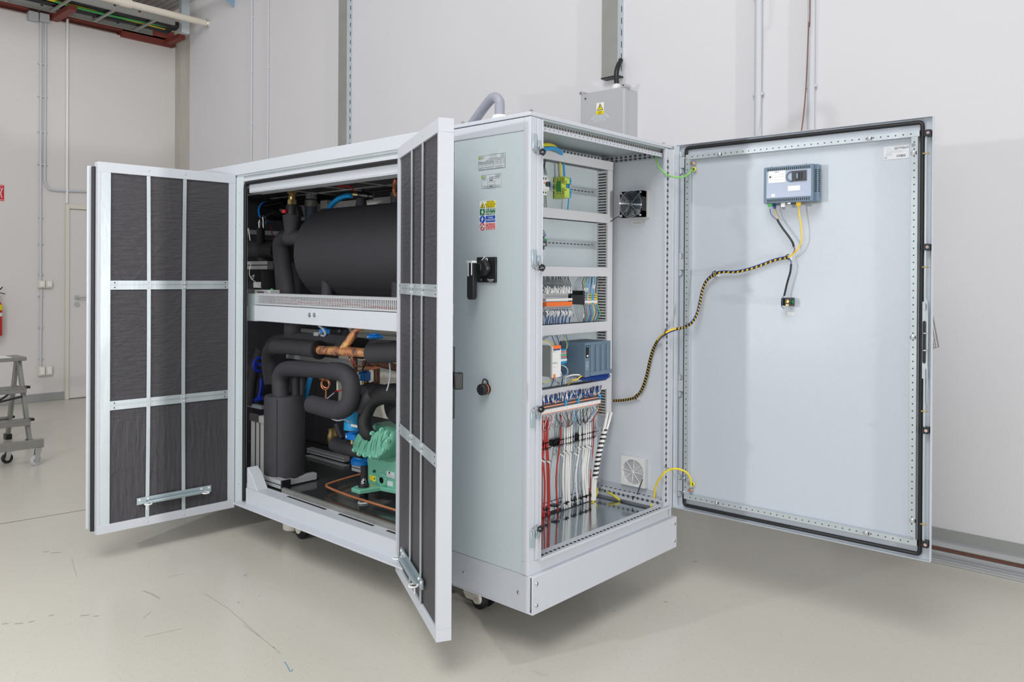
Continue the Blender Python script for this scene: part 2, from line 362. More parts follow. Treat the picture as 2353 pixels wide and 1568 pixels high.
# ---------------------------------------------------------------- things on the left wall
yw = WY
def L(u, v, off=.02): return at(u, v, y=yw-off)
r = thing('conduit_run', 'pair of grey conduits running down the left wall to the light switches', 'conduit', L(98, 645))
for u, ext in ((94, 0), (105, 1)):
    top = L(u, 52); bot = L(u-1, 648 if not ext else 400)
    b = MB()
    if not ext: b.cyl(top, bot, .011, 10)
    else: b.tube([top, L(104, 250), L(103, 400), L(104, 418), L(110, 431), L(122, 437), L(160, 439), L(215, 441)], .011, 10, k=3)
    b.build('conduit', CONDW, r)
b = MB(); b.cyl(L(95, 664), L(93, 844), .011, 10); b.build('conduit', CONDW, r)
b = MB()
for v in (147, 222, 303, 378, 500, 560, 630, 680, 752, 824):
    p = L(98 if v < 400 else 94, v); wd = .045 if v < 400 else .024; b.cb((p.x, WY-.012, p.z), (wd*2, .024, .012))
b.build('clamp', CONDW, r)
r = thing('light_switch', 'white double light switch on the left wall beside the grey conduit', 'switch', L(104, 654, 0))
pa = L(88, 646, .0); pb = L(120, 662, .0)
def twin(r, u0, v0, u1, v1, plate):
    p0 = L(u0, v0, .03); p1 = L(u1, v1, .03); xm = (p0.x+p1.x)/2
    for k, (a, c) in enumerate(((p0.x, xm-.002), (xm+.002, p1.x))):
        b = MB(); b.box(a, c, WY-.045, WY, p1.z, p0.z); q = b.build('housing', CREAM, r, bevel=.005)
        b = MB(); b.box(a+.012, c-.008, WY-.055, WY-.045, p1.z+.012, p0.z-.010); b.build(plate, WPL, q, bevel=.004)
twin(r, 88, 645, 120, 662, 'rocker')
r = thing('wall_socket', 'white double wall socket low on the left wall above the skirting', 'socket', L(104, 853, 0))
twin(r, 88, 843, 120, 862, 'hinged_cover')
r = thing('slim_conduit', 'thin white conduit running straight down to the top of the room door', 'conduit', L(155, 250))
b = MB(); b.cyl(L(155, 30), L(154, 467), .012, 10); b.build('tube', WPL, r)
for i, (u0, v0, u1, v1) in enumerate(((67, 23, 90, 49), (92, 28, 115, 52))):
    p0 = L(u0, v0, .08); p1 = L(u1, v1, .08)
    r = thing('junction_box', ['light grey junction box under the cable ladder, left of a pair', 'light grey junction box under the cable ladder, right of a pair above the conduits'][i], 'junction box', ((p0.x+p1.x)/2, WY, p1.z))
    b = MB(); b.box(p0.x, p1.x, WY-.08, WY, p1.z, p0.z); b.build('housing', GPL, r, bevel=.008)
    for k in range(4):
        x = p0.x+(k+.6)*(p1.x-p0.x)/4.6; b = MB(); b.tube([(x, WY-.06, p0.z-.01), (x-.003, WY-.07, p0.z+.05), (x-.03, WY-.1, p0.z+.16)], .006, 6, k=3); b.build('cable', BLK, r)
# fire sign and extinguisher, cut by the left edge of the picture
s = .16; p1 = L(9, 462, .0)
r = thing('fire_safety_sign', 'red and white fire sign at the left edge, high on the left wall', 'sign', (p1.x-s/2, WY, p1.z))
b = MB(); b.box(p1.x-s, p1.x, WY-.004, WY, p1.z, p1.z+s); b.build('sign_plate', SR, r)
b = MB(); b.box(p1.x-s+.008, p1.x-.008, WY-.006, WY-.004, p1.z+.008, p1.z+.012); b.box(p1.x-s+.008, p1.x-.008, WY-.006, WY-.004, p1.z+s-.012, p1.z+s-.008)
for k in range(4): b.tube([(p1.x-.02-.03*k, WY-.006, p1.z+.03), (p1.x-.03-.02*k, WY-.006, p1.z+.08), (p1.x-.012-.02*k, WY-.006, p1.z+.13)], .004, 6, k=3)
b.build('symbol', WPL, r)
pc = L(-10, 735, .12); r = thing('fire_extinguisher', 'red fire extinguisher hanging on the left wall at the picture edge', 'fire extinguisher', (pc.x, WY, 0))
z0 = L(0, 772, .12).z; z1 = L(0, 690, .12).z; R_ = L(5, 735, .12).x-pc.x
b = MB(); b.lathe((pc.x, WY-.12, z0), (0, 0, 1), [(0, R_*.9), (.01, R_), (z1-z0-.05, R_), (z1-z0-.01, R_*.6), (z1-z0+.02, .03)], 24); b.build('cylinder', RED, r)
b = MB(); h = z1-z0; b.lathe((pc.x, WY-.12, z0+h*.72), (0, 0, 1), [(0, R_+.001), (h*.16, R_+.001)], 24); b.build('yellow_band', SY, r)
b = MB(); b.lathe((pc.x, WY-.12, z0+h*.55), (0, 0, 1), [(0, R_+.001), (h*.1, R_+.001)], 24); b.build('white_band', WPL, r)
b = MB(); b.cyl((pc.x, WY-.12, z1), (pc.x, WY-.12, z1+.06), .02, 12); b.tube([(pc.x-.06, WY-.12, z1+.05), (pc.x, WY-.12, z1+.07), L(6, 660, .12)], .006, 6, k=4); b.tube([(pc.x-.06, WY-.12, z1+.07), (pc.x, WY-.12, z1+.08), L(12, 676, .12)], .004, 6, k=4); b.build('valve', BLK, r)

# ---------------------------------------------------------------- step ladder
zp = at(50, 818, y=5.35).z
r = thing('step_ladder', 'worn aluminium folding step ladder with black feet standing at the left edge', 'step ladder', (-.3, 5.35, 0))
xf = at(75, 1022, z=0).x; yf = at(75, 1022, z=0).y; yb = at(27, 1008, z=0).y; xb = at(24, 1008, y=yb).x
xt = at(49, 825, y=5.33).x; wd = .56
Zs = [at(57, 887, y=5.28).z, at(62, 961, y=5.23).z]
for sx in (0, 1):
    for (x0_, y0_, yt) in ((xf, yf, 5.33), (xb, yb, 5.37)):
        sg = -1 if sx else 1
        xa = x0_-.02 if sx == 0 else -wd-(x0_-.02)+.02; xm = xt-.02 if sx == 0 else -wd-xt+.04
        b = MB(); a = Vector((xa, y0_, .02)); c = Vector((xm, yt, zp-.02))
        for q, e in ((a, 1), (c, 1)): pass
        w_ = .012; dpt = .03 if y0_ == yf else .028
        b.hexa([a+Vector((-w_, -dpt, 0)), a+Vector((w_, -dpt, 0)), a+Vector((w_, dpt, 0)), a+Vector((-w_, dpt, 0)), c+Vector((-w_, -dpt, 0)), c+Vector((w_, -dpt, 0)), c+Vector((w_, dpt, 0)), c+Vector((-w_, dpt, 0))])
        lg = b.build('leg', ALUD, r, bevel=.002)
        b = MB(); b.box(xa-.022, xa+.022, y0_-.04, y0_+.036, 0, .045); b.build('foot', BLK, lg, bevel=.004)
for j, z in enumerate(Zs):
    t = z/zp
    for side in (0, 1):
        yy = (yf*(1-t)+5.33*t-.03) if side == 0 else (yb*(1-t)+5.37*t+.03); xr_ = xf*(1-t)+xt*t if side == 0 else xb*(1-t)+xt*t
        if side == 1: zz = z-.02
        else: zz = z
        b = MB(); b.box(-wd-xr_+.02, xr_-.012, yy-.05 if side == 0 else yy-.03, yy+.05 if side == 0 else yy+.03, zz-.012, zz); b.box(-wd-xr_+.02, xr_-.012, (yy-.05) if side == 0 else yy+.02, (yy-.04) if side == 0 else yy+.03, zz-.045, zz-.012)
        b.build('step', ALUD, r, bevel=.002)
        b = MB(); b.box(xr_-.014, xr_+.012, yy-.055 if side == 0 else yy-.03, yy+.0, zz-.012, zz+.006); b.build('end_cap', BLK, r)
b = MB(); b.box(-wd-xt+.02, xt+.01, 5.33-.1, 5.37+.1, zp-.03, zp); b.build('platform', ALUD, r, bevel=.004)
b = MB(); b.box(-wd-xt+.06, xt-.09, 5.33-.085, 5.37+.06, zp, zp+.003); b.build('platform_mat', WPL, r)
t = .55; b = MB(); zz = at(30, 920, y=5.25).z; b.tube([(xf*(.45)+xt*.55-.03, 5.26, zz+.02), (xt-.17, 5.33, zz-.02), (xb*.45+xt*.55-.03, 5.44, zz+.04)], .008, 8, k=1); b.build('spreader', BLK, r)

# ---------------------------------------------------------------- trolley
p = at(82, 1070, z=0); q = at(18, 1066, z=0)
r = thing('wheeled_dolly', 'low aluminium transport dolly on small swivel casters at the lower left edge', 'dolly', (p.x-.3, p.y+.15, 0))
zb_ = .125
b = MB(); e = at(99, 1040, y=p.y).x; b.box(e-1.0, e, p.y-.02, p.y+.02, zb_, zb_+.055); b.build('frame_tube', ALUD, r, bevel=.002)
b = MB(); b.box(e-1.0, e-.28, p.y+.36, p.y+.40, zb_, zb_+.055); b.build('frame_tube', ALUD, r, bevel=.002)
b = MB(); b.box(e-.33, e-.28, p.y+.02, p.y+.36, zb_, zb_+.05); b.build('cross_tube', ALUD, r, bevel=.002)
b = MB(); b.prism([(0, 0), (.25, 0), (0, .12)], (e-.6, p.y-.021, zb_+.055), (1, 0, 0), (0, 0, 1), (0, .04, 0)); b.build('gusset', ALUD, r)
def caster(r, x, y, R, wmat, fmat, top, hub=None):
    b = MB(); b.lathe((x, y-.012, R), (0, 1, 0), [(0, R*.85), (.003, R), (.021, R), (.024, R*.85)], 24); wh = b.build('caster', wmat, r)
    b = MB(); b.lathe((x, y-.014, R), (0, 1, 0), [(0, R*.45), (.028, R*.45)], 16); b.build('hub', hub or fmat, wh)
    b = MB()
    for s_ in (-1, 1): b.prism([(-R*.35, -R*.2), (R*.35, -R*.2), (R*1.0, top-R), (-R*.1, top-R)], (x, y+s_*.020-.0015, R), (1, 0, 0), (0, 0, 1), (0, .003, 0))
    b.box(x-R*.2, x+R*1.1, y-.024, y+.024, top-.005, top); b.build('fork', fmat, wh, bevel=.001)
caster(r, p.x, p.y, .036, GPL, CHR, zb_)
caster(r, q.x, q.y+.02, .036, BLK, CHR, zb_)

# ---------------------------------------------------------------- overhead services, top left
yb_ = 7.15
r = thing('steel_bracket_beam', 'red oxide painted steel beam along the top of the left wall with two stub arms', 'beam', (1.0, 7.4, 3.9))
def zat(u, v, y): return at(u, v, y=y)
b = MB(); pa = zat(-40, 2, WY-.02); pb = zat(160, 45, WY-.02); pc_ = zat(400, 100, WY-.02)
z0 = zat(200, 50, WY-.02).z
b.box(-1.5, 2.15, WY-.05, WY+.1, z0-.02, z0+.10)
xn = zat(278, 70, WY-.02).x; zn = zat(340, 90, WY-.02).z
b.box(xn, 2.15, WY-.05, WY+.1, zn-.04, z0+.01); b.build('web', REDB, r, bevel=.004)
for (u0, v0, u1, v1) in ((122, 38, 167, 8), (368, 98, 421, 72)):
    A = at(384, 97, y=7.4) if u0 > 300 else at(126, 40, y=7.4)
    b = MB(); b.box(A.x-.03, A.x+.05, 7.05 if u0 > 300 else 6.92, WY, A.z-.028, A.z+.024); b.build('stub_arm', REDB, r, bevel=.003)
def tray(name, label, x0, x1, y0, y1, z, h, m, rung=.45):
    r = thing(name, label, 'cable tray', ((x0+x1)/2, (y0+y1)/2, z))
    for yy in (y0, y1):
        b = MB(); b.box(x0, x1, yy-.004, yy+.004, z, z+h); s_ = 1 if yy == y0 else -1; b.box(x0, x1, yy, yy+s_*.02, z, z+.004); b.box(x0, x1, yy, yy+s_*.02, z+h-.004, z+h)
        n = int((x1-x0)/.25)
        for i in range(n): b.box(x0+.1+i*.25, x0+.125+i*.25, yy-.0048, yy+.0048, z+h*.45, z+h*.6, 1)
        b.build('side_rail', [m, DARK], r)
    n = int((x1-x0)/rung)
    for i in range(n+1):
        x = x0+.1+i*rung; b = MB(); b.box(x-.015, x+.015, y0, y1, z+.004, z+.02); b.build('rung', m, r)
    return r
lz = zat(300, 66, 6.95).z; y_out = 6.72; y_in = 7.3
lz = at(330, 88, y=7.3).z; 
lzo = at(330, 62, y=6.72).z; lz = min(lz, lzo)
tray('cable_ladder', 'galvanised cable ladder full of black cables above the left wall', -1.4, at(402, 80, y=6.72).x, 6.72, 7.28, 4.045, .10, GALVD, .42)
cabm = [BLK, BLK, RUB, BLK, BLK, RUB, BLK, BLK, BLK, RUB, BLK, BLK]
for i in range(12):
    y = 6.80+i*.037; b = MB(); rr_ = random.uniform(.012, .018)
    b.tube([(x_, y+random.uniform(-.012, .012), 4.085+random.uniform(0, .02)) for x_ in [-1.4, -1, -.6, -.2, .2, .6, 1.0, 1.4, 1.75, 1.98]], rr_, 8, k=3)
    tag(b.build('power_cable', cabm[i]), 'black power cable in the overhead cable ladder', 'cable', 'black cables in the overhead ladder')
b = MB(); b.tube([(-1.4, 6.86, 4.085), (0, 6.88, 4.080), (.5, 6.9, 4.060), (1.0, 7.0, 4.080), (1.9, 7.1, 4.10)], .012, 8); tag(b.build('earth_cable', YEL), 'yellow and green earth cable among the black cables in the overhead ladder', 'cable')
b = MB(); b.tube([(-1.4, 6.90, 4.10), (0, 6.92, 4.10), (.8, 6.95, 4.062), (1.3, 6.98, 4.066), (1.9, 7.0, 4.10)], .012, 8); tag(b.build('earth_cable', GRE), 'green earth cable beside the yellow one in the overhead ladder', 'cable')
# cream pipe above
P0 = at(-60, -95, y=6.4); 
pe = at(476, 54, x=WX-.02); zc = pe.z
b = MB(); ps = at(250, 4, y=pe.y+.0)
dirv = None
r = thing('cream_pipe', 'cream pipe with a socket joint running under the trays into the back wall', 'pipe', (pe.x, pe.y, pe.z))
b.cyl((WX, pe.y, zc), (-.6, pe.y, zc), .035, 14); b.build('tube', PIPEW, r)
b = MB(); xs_ = at(290, 12, y=pe.y).x; b.cyl((xs_-.06, pe.y, zc), (xs_+.05, pe.y, zc), .043, 14); b.build('socket_joint', PIPEW, r)
b = MB(); b.torus((WX-.03, pe.y, zc), (1, 0, 0), .04, .006, 20, 6); b.build('pipe_clip', CHR, r)
# perforated tray bending round
r = thing('perforated_cable_tray', 'galvanised perforated cable tray bending round above the pipe at the corner', 'cable tray', (1.8, 5.9, 4.3))
zt_ = 4.35
def perf(b, x0, x1, y0, y1, z, dx=.07, dy=.035, lx=.03, ly=.008):
    b.box(x0, x1, y0, y1, z, z+.003)
    x = x0+.03
    while x < x1-.04:
        y = y0+.02
        while y < y1-.02:
            b.box(x, x+lx, y, y+ly, z-.0006, z+.0036, 1); y += dy
        x += dx
pt = at(462, 40, z=zt_)
b = MB(); perf(b, .6, WX-.1, pt.y-.45, pt.y+.05, zt_); b.box(.6, WX-.1, pt.y+.05, pt.y+.054, zt_, zt_+.06); b.build('long_section', [TRAYM, DARK], r)
b = MB(); perf(b, WX-.42, WX-.1, 3.9, pt.y-.45, zt_, .035, .07, .008, .03); b.box(WX-.424, WX-.42, 3.9, pt.y-.45, zt_, zt_+.06); b.build('wall_section', [TRAYM, DARK], r)
b = MB(); n = 10; cx_, cy_ = WX-.42-.12, pt.y-.45-.12
b.prism([(cx_-.12, cy_+.12)]+[(cx_+.12*math.sin(t)-.0, cy_+.12*math.cos(t)-.0) for t in [i*math.pi/2/n for i in range(n+1)]], (0, 0, zt_-.002), (1, 0, 0), (0, 1, 0), (0, 0, .062)); b.build('bend_side', TRAYM, r)
b = MB(); bx = at(535, 15, x=WX-.02); b.prism([(0, 0), (.36, .0), (.0, -.2)], (WX, bx.y, zt_-.0), (-1, 0, 0), (0, 0, 1), (0, .01, 0)); b.box(WX-.36, WX, bx.y, bx.y+.035, zt_-.03, zt_-.004)
tag(b.build('tray_bracket', BLZ), 'blue tinted zinc wall bracket carrying the perforated tray at the back wall', 'bracket')
b = MB(); sx_ = at(434, 40, y=6.72).x; b.box(sx_-.09, sx_, 6.70, 6.76, 3.98, 5.2); tag(b.build('ladder_upright', GALV), 'galvanised upright channel closing the right end of the cable ladder', 'channel')

# ---------------------------------------------------------------- things on the back wall
def Bk(u, v, off=.0): return at(u, v, x=WX-off)
def wall_tube(name, label, u, rad, v0, v1, m=CONDW, clips=(), sh=0):
    p0 = Bk(u+sh, v0, rad); p1 = Bk(u, v1, rad)
    r = thing(name, label, 'conduit', (WX, p1.y, 1.0)); 
    b = MB(); b.cyl((WX-rad, p1.y, 1.0), (WX-rad, p1.y, 5.6), rad, 12); b.build('tube', m, r)
    for v in clips:
        z = Bk(u, v).z; b = MB(); b.box(WX-rad*1.3, WX, p1.y-rad*1.5, p1.y+rad*1.5, z-.008, z+.008); b.build('clip', m, r, bevel=.002)
wall_tube('wall_conduit', 'thin grey conduit on the back wall, nearer the concrete pillar of the close pair', 577, .012, -60, 370, clips=(42, 165, 286))
wall_tube('wall_conduit', 'thin grey conduit on the back wall, farther from the concrete pillar of the close pair', 615, .010, -60, 365, clips=(27, 156, 280))
wall_tube('wall_conduit', 'grey conduit on the back wall straight above the open enclosure door', 1741, .020, -60, 320, clips=(-5, 219))
wall_tube('wall_conduit', 'grey conduit on the back wall with a thin brown cable hanging in front of it', 1863, .019, -60, 300, clips=(200,))
b = MB(); b.tube([Vector((WX-.07, Bk(1862, -60, .07).y, 5.5)), Bk(1862, -60, .07), Bk(1858, 60, .08), Bk(1852, 200, .09), Bk(1843, 292, .11), Bk(1830, 360, .14)], .0032, 6); tag(b.build('hanging_cable', BRN), 'thin brown cable hanging in front of the rightmost conduit above the open door', 'cable')
def trunk(label, ua, ub, uc, vbot, dep):
    yA = Bk(ua, 100, dep).y; yB = Bk(ub, 100, dep).y; z0 = Bk(ub, vbot, dep).z; z1 = 5.6
    r = thing('steel_trunking', label, 'cable trunking', (WX, (yA+yB)/2, z0))
    b = MB(); b.box(WX-dep, WX-dep+.003, yB, yA, z0, z1); b.build('cover', GALVD, r)
    b = MB(); b.box(WX-dep, WX, yB-.003, yB, z0+.0, z1); b.box(WX-dep, WX, yA, yA+.003, z0, z1); b.box(WX-.003, WX, yB, yA, z0, z1)
    z = z0+.03; k = 0
    while z < z1-.05:
        b.box(WX-dep*.42, WX-dep*.30, yB-.0036, yB-.002, z, z+.038, 1)
        if k % 4 == 3: b.box(WX-dep*.62, WX-dep*.56, yB-.0036, yB-.002, z+.04, z+.046, 1)
        z += .075; k += 1
    b.build('slotted_side', [GALV, DARK], r)
    return r, yA, yB, z0
r, yA, yB, z0 = trunk('flat galvanised cable trunking running up the back wall behind the low end of the housing', 778, 797, 808, 345, .055)
r, yA, yB, z0 = trunk('galvanised cable trunking ending above the grey terminal box on the back wall', 1383, 1419, 1430, 172, .06)
b = MB(); b.box(WX-.062, WX, yB-.005, yA+.005, z0-.008, z0); b.build('rubber_edge', BLK, r)
# terminal box
dp = .15; y0 = Bk(1434, 260, dp).y; y1 = Bk(1334, 260, dp).y; zT = Bk(1432, 198, dp).z; z0b = zT-.40
r = thing('terminal_box', 'grey terminal box with a yellow warning triangle on the back wall above the enclosure', 'terminal box', (WX, (y0+y1)/2, z0b))
b = MB(); b.box(WX-.11, WX, y0+.004, y1-.004, z0b, zT-.006); b.build('box_base', GPL, r, bevel=.006)
b = MB(); b.box(WX-dp, WX-.105, y0, y1, z0b, zT); lid = b.build('box_lid', GPL, r, bevel=.008)
for yy in (y0+.004, y1-.004):
    b = MB(); b.cyl((WX-dp-.004, yy, zT+.004), (WX-.09, yy, zT+.004), .014, 14); b.cyl((WX-dp-.006, yy, zT+.004), (WX-dp-.003, yy, zT+.004), .005, 8, m=1); b.build('lid_screw', [GPL, DARK], lid)
b = MB(); b.cyl((WX-dp-.004, y1-.04, zT-.035), (WX-dp, y1-.04, zT-.035), .006, 10); b.build('lid_plug', INK, lid)
def LB(u, v): return at(u, v, x=WX-dp)
pc = LB(1379, 250); M = frame((WX-dp-.001, pc.y, pc.z), (0, -1, 0))
q = .001
tp = LB(1379, 236).z; bt = LB(1379, 263).z; wl = (LB(1371, 250).y-LB(1388, 250).y)/2
b = MB(M); hh = tp-pc.z; lo = bt-pc.z
b.box(-wl, wl, -.0, .001, LB(1379, 254.5).z-pc.z, tp-pc.z); b.build('warning_label', WPL, r)
mb = MB(M); mid = LB(1379, 254.5).z-pc.z; tri0 = mid+.003
mb.prism([(-wl*.85, tri0), (wl*.85, tri0), (0, hh-.004)], (0, 0, 0), (1, 0, 0), (0, 0, 1), (0, -.0004, 0), 1)
mb.prism([(-wl*.66, tri0+.004), (wl*.66, tri0+.004), (0, hh-.012)], (0, 0, 0), (1, 0, 0), (0, 0, 1), (0, -.0009, 0), 0)
mb.prism([(.0, tri0+.03), (-.006, tri0+.017), (-.0005, tri0+.019), (-.003, tri0+.007), (.006, tri0+.021), (.001, tri0+.019)], (0, 0, 0), (1, 0, 0), (0, 0, 1), (0, -.0014, 0), 1)
mb.box(-wl, wl, -.0005, .0012, lo, mid, 0); 
M2 = frame((WX-dp-.0035, pc.y, pc.z), (0, -1, 0)); text(mb, 'POZOR', frame((WX-dp-.0025, pc.y, pc.z+mid-.008), (0, -1, 0)), .010, 1); text(mb, 'ZAŘÍZENÍ', frame((WX-dp-.0025, pc.y, pc.z+mid-.018), (0, -1, 0)), .008, 1)
mb.v = mb.v; mb.build('warning_triangle', [SY, BLK], r, smooth=0)
for (u0, u1, v, lab_) in ((1363, 1395, 266, 'top'), (1359, 1399, 271, 'middle'), (1366, 1391, 277, 'bottom')):
    a = LB(u0, v); c = LB(u1, v); ym = (a.y+c.y)/2; z = LB((u0+u1)/2, v).z; hw = (a.y-c.y)/2
    mb = MB(frame((WX-dp-.001, ym, z), (0, -1, 0))); mb.box(-hw, hw, 0, .001, -.006, .006); scribble(mb, frame((WX-dp-.0012, ym, z), (0, -1, 0)), hw*1.6, 1, .004, 1, .0026); mb.build('printed_strip', [LAB, FINE], r, smooth=0)
b = MB(); gy = LB(1401, 190).y; gx = WX-.075; b.lathe((gx, gy, zT-.004), (0, 0, 1), [(0, .026), (.006, .026), (.006, .03), (.03, .03), (.04, .024), (.046, .018)], 12); b.build('cable_gland', WPL, r)
b = MB(); b.tube([(gx, gy, zT+.04), (gx, gy, z0+.02), (WX-.03, gy, z0+.1)], .016, 12, k=4); tag(b.build('black_cable', BLK), 'short thick black cable between the trunking and the grey terminal box', 'cable')
# ================================================================
# ================================================================ heat pump housing
HY0, HY1, HX1 = .405, 2.98, .93
ZB, ZT = .14, 1.852
HOUS = thing('machine_housing', 'long white machine housing on casters with two open insulated doors', 'machine housing', (HX1/2, (HY0+HY1)/2, .06))
b = MB(); b.box(0, .03, HY0, 2.18, 1.848, 1.905); b.box(0, .03, 2.183, HY1, 1.848, 1.905); b.box(.03, HX1, HY0, HY1, 1.875, 1.903)
b.build('roof', WHITE, HOUS, bevel=.002)
b = MB(); b.box(.004, .03, HY0+.01, 2.02, 1.838, 1.848, 0); b.box(.010, .03, HY0+.01, 2.02, 1.828, 1.838, 0); b.box(.006, .03, HY0+.01, 2.0, 1.812, 1.827, 1)
for y in (1.1, 1.62, 1.9): b.cyl((.004, y, 1.843), (.002, y, 1.843), .004, 8, m=0)
b.build('door_track', [GALV, WHITE], HOUS)
b = MB(); g = .008
P_ = [(g, .5, 1.806), (g, 1.90, 1.800), (g, 1.932, 1.792), (g, 1.945, 1.76), (g, 1.946, .9), (g, 1.946, .20)]
b.tube(rounded([(g, .5, 1.803), (g, 1.9405, 1.803), (g, 1.9405, .19)], .03), .010, 8, k=1); b.build('door_seal', RUB, HOUS)
b = MB(); b.box(.02, .06, .45, 1.925, 1.757, 1.796); b.box(.02, .10, .45, 1.925, 1.752, 1.757); b.build('upper_beam', WHITE, HOUS, bevel=.002)
b = MB(); b.box(0.004, .03, 1.955, 2.03, .155, 1.838); b.box(.03, .034, 1.985, 2.03, .16, 1.80)
for z in (.27, .6, .95, 1.3, 1.6, 1.76): b.cyl((.006, 1.985, z), (.0, 1.985, z), .004, 8)
b.build('corner_post', GREYP, HOUS, bevel=.0015)
b = MB(); b.box(0, .03, 2.03, HY1, .15, .27); b.box(0, .03, 2.03, HY1, 1.78, 1.848); b.box(0, .03, 2.86, HY1, .27, 1.78); b.box(0, HX1, HY1-.03, HY1, .15, 1.875); b.box(HX1-.02, HX1, HY0, .55, .15, 1.875); b.box(HX1-.02, HX1, 1.60, HY1-.03, .15, 1.875); b.box(HX1-.02, HX1, .55, 1.60, .15, .34); b.box(HX1-.02, HX1, .55, 1.60, 1.76, 1.875); b.build('side_panels', WHITE, HOUS)  # unseen opening behind the left door leaf, added to let light inside
# bottom beam with lip and upper flange, slots dark
b = MB(); b.box(-.002, .004, .42, 1.905, .186, .262); b.box(-.042, .004, .42, 1.96, .178, .186); b.box(.004, .075, .42, 1.905, .256, .262)
for (a, c) in ((1.30, 1.62), (.95, 1.2), (.62, .86)): b.box(.052, .066, a, c, .2615, .2632, 1)
b.build('bottom_beam', [WHITE, DARK], HOUS, bevel=.0012)
b = MB(); b.prism([(1.905, .262), (1.805, .262), (1.862, .335), (1.905, .365)], (.004, 0, 0), (0, 1, 0), (0, 0, 1), (.06, 0, 0)); b.build('gusset', WHITE, HOUS, bevel=.002)
b = MB(); b.box(.075, .09, .45, 1.70, .255, .285); b.box(.075, HX1-.03, .45, HY1-.05, .248, .256, 1); b.build('base_pan', [ALUD, BASEP], HOUS, smooth=0)
# black matting under the roof with thin straps
b = MB(); b.box(.10, HX1-.03, .45, HY1-.05, 1.846, 1.862); b.build('roof_matting', MATF, HOUS)
b = MB()
for i in range(6):
    y = .75+i*.33; b.box(.10, HX1-.04, y, y+.018, 1.843, 1.846)
for x in (.3, .52, .74): b.box(x, x+.018, .45, HY1-.05, 1.842, 1.8455)
b.build('roof_straps', WPL, HOUS)
# rear and end linings seen inside: dark matting, aluminium profiles
b = MB(); b.box(HX1-.045, HX1-.02, 1.60, HY1-.03, .262, 1.84); b.box(.05, HX1-.04, HY1-.05, HY1-.03, .262, 1.84); b.build('end_matting', MATF, HOUS)
b = MB(); b.box(.2, HX1-.05, HY1-.07, HY1-.05, 1.60, 1.63)
for z in (1.60, .95, .78): b.box(HX1-.075, HX1-.046, .5, HY1-.06, z, z+.04)
b.build('inner_rails', ALU, HOUS, bevel=.003)
b = MB(); b.box(HX1-.05, HX1-.046, 1.62, 2.36, .50, 1.12); b.build('rear_lining', CREAM, HOUS)
b = MB(); b.box(HX1-.05, HX1-.046, 1.62, 2.95, 1.70, 1.80); b.build('rear_top_strip', WPL, HOUS)
for i, (x, y) in enumerate(((.20, 1.72), (.20, .7), (.75, 1.72), (.75, .7))):
    b = MB(); b.lathe((x, y+.085, .028), (0, 0, 1), [(0, .036), (.006, .044), (.06, .046), (.14, .046)], 24); b.box(x-.02, x+.02, y-.01, y+.085, .10, .165); q = b.build('caster', CREAM, HOUS)
    b = MB(); b.lathe((x-.012, y, .05), (1, 0, 0), [(0, .04), (.005, .05), (.03, .05), (.035, .04)], 24); b.build('wheel', BLK, q)
    b = MB(); b.lathe((x-.02, y, .05), (1, 0, 0), [(0, .022), (.05, .022)], 16); b.cyl((x-.024, y, .05), (x-.018, y, .05), .008, 6); b.build('axle_cover', CREAM, q)

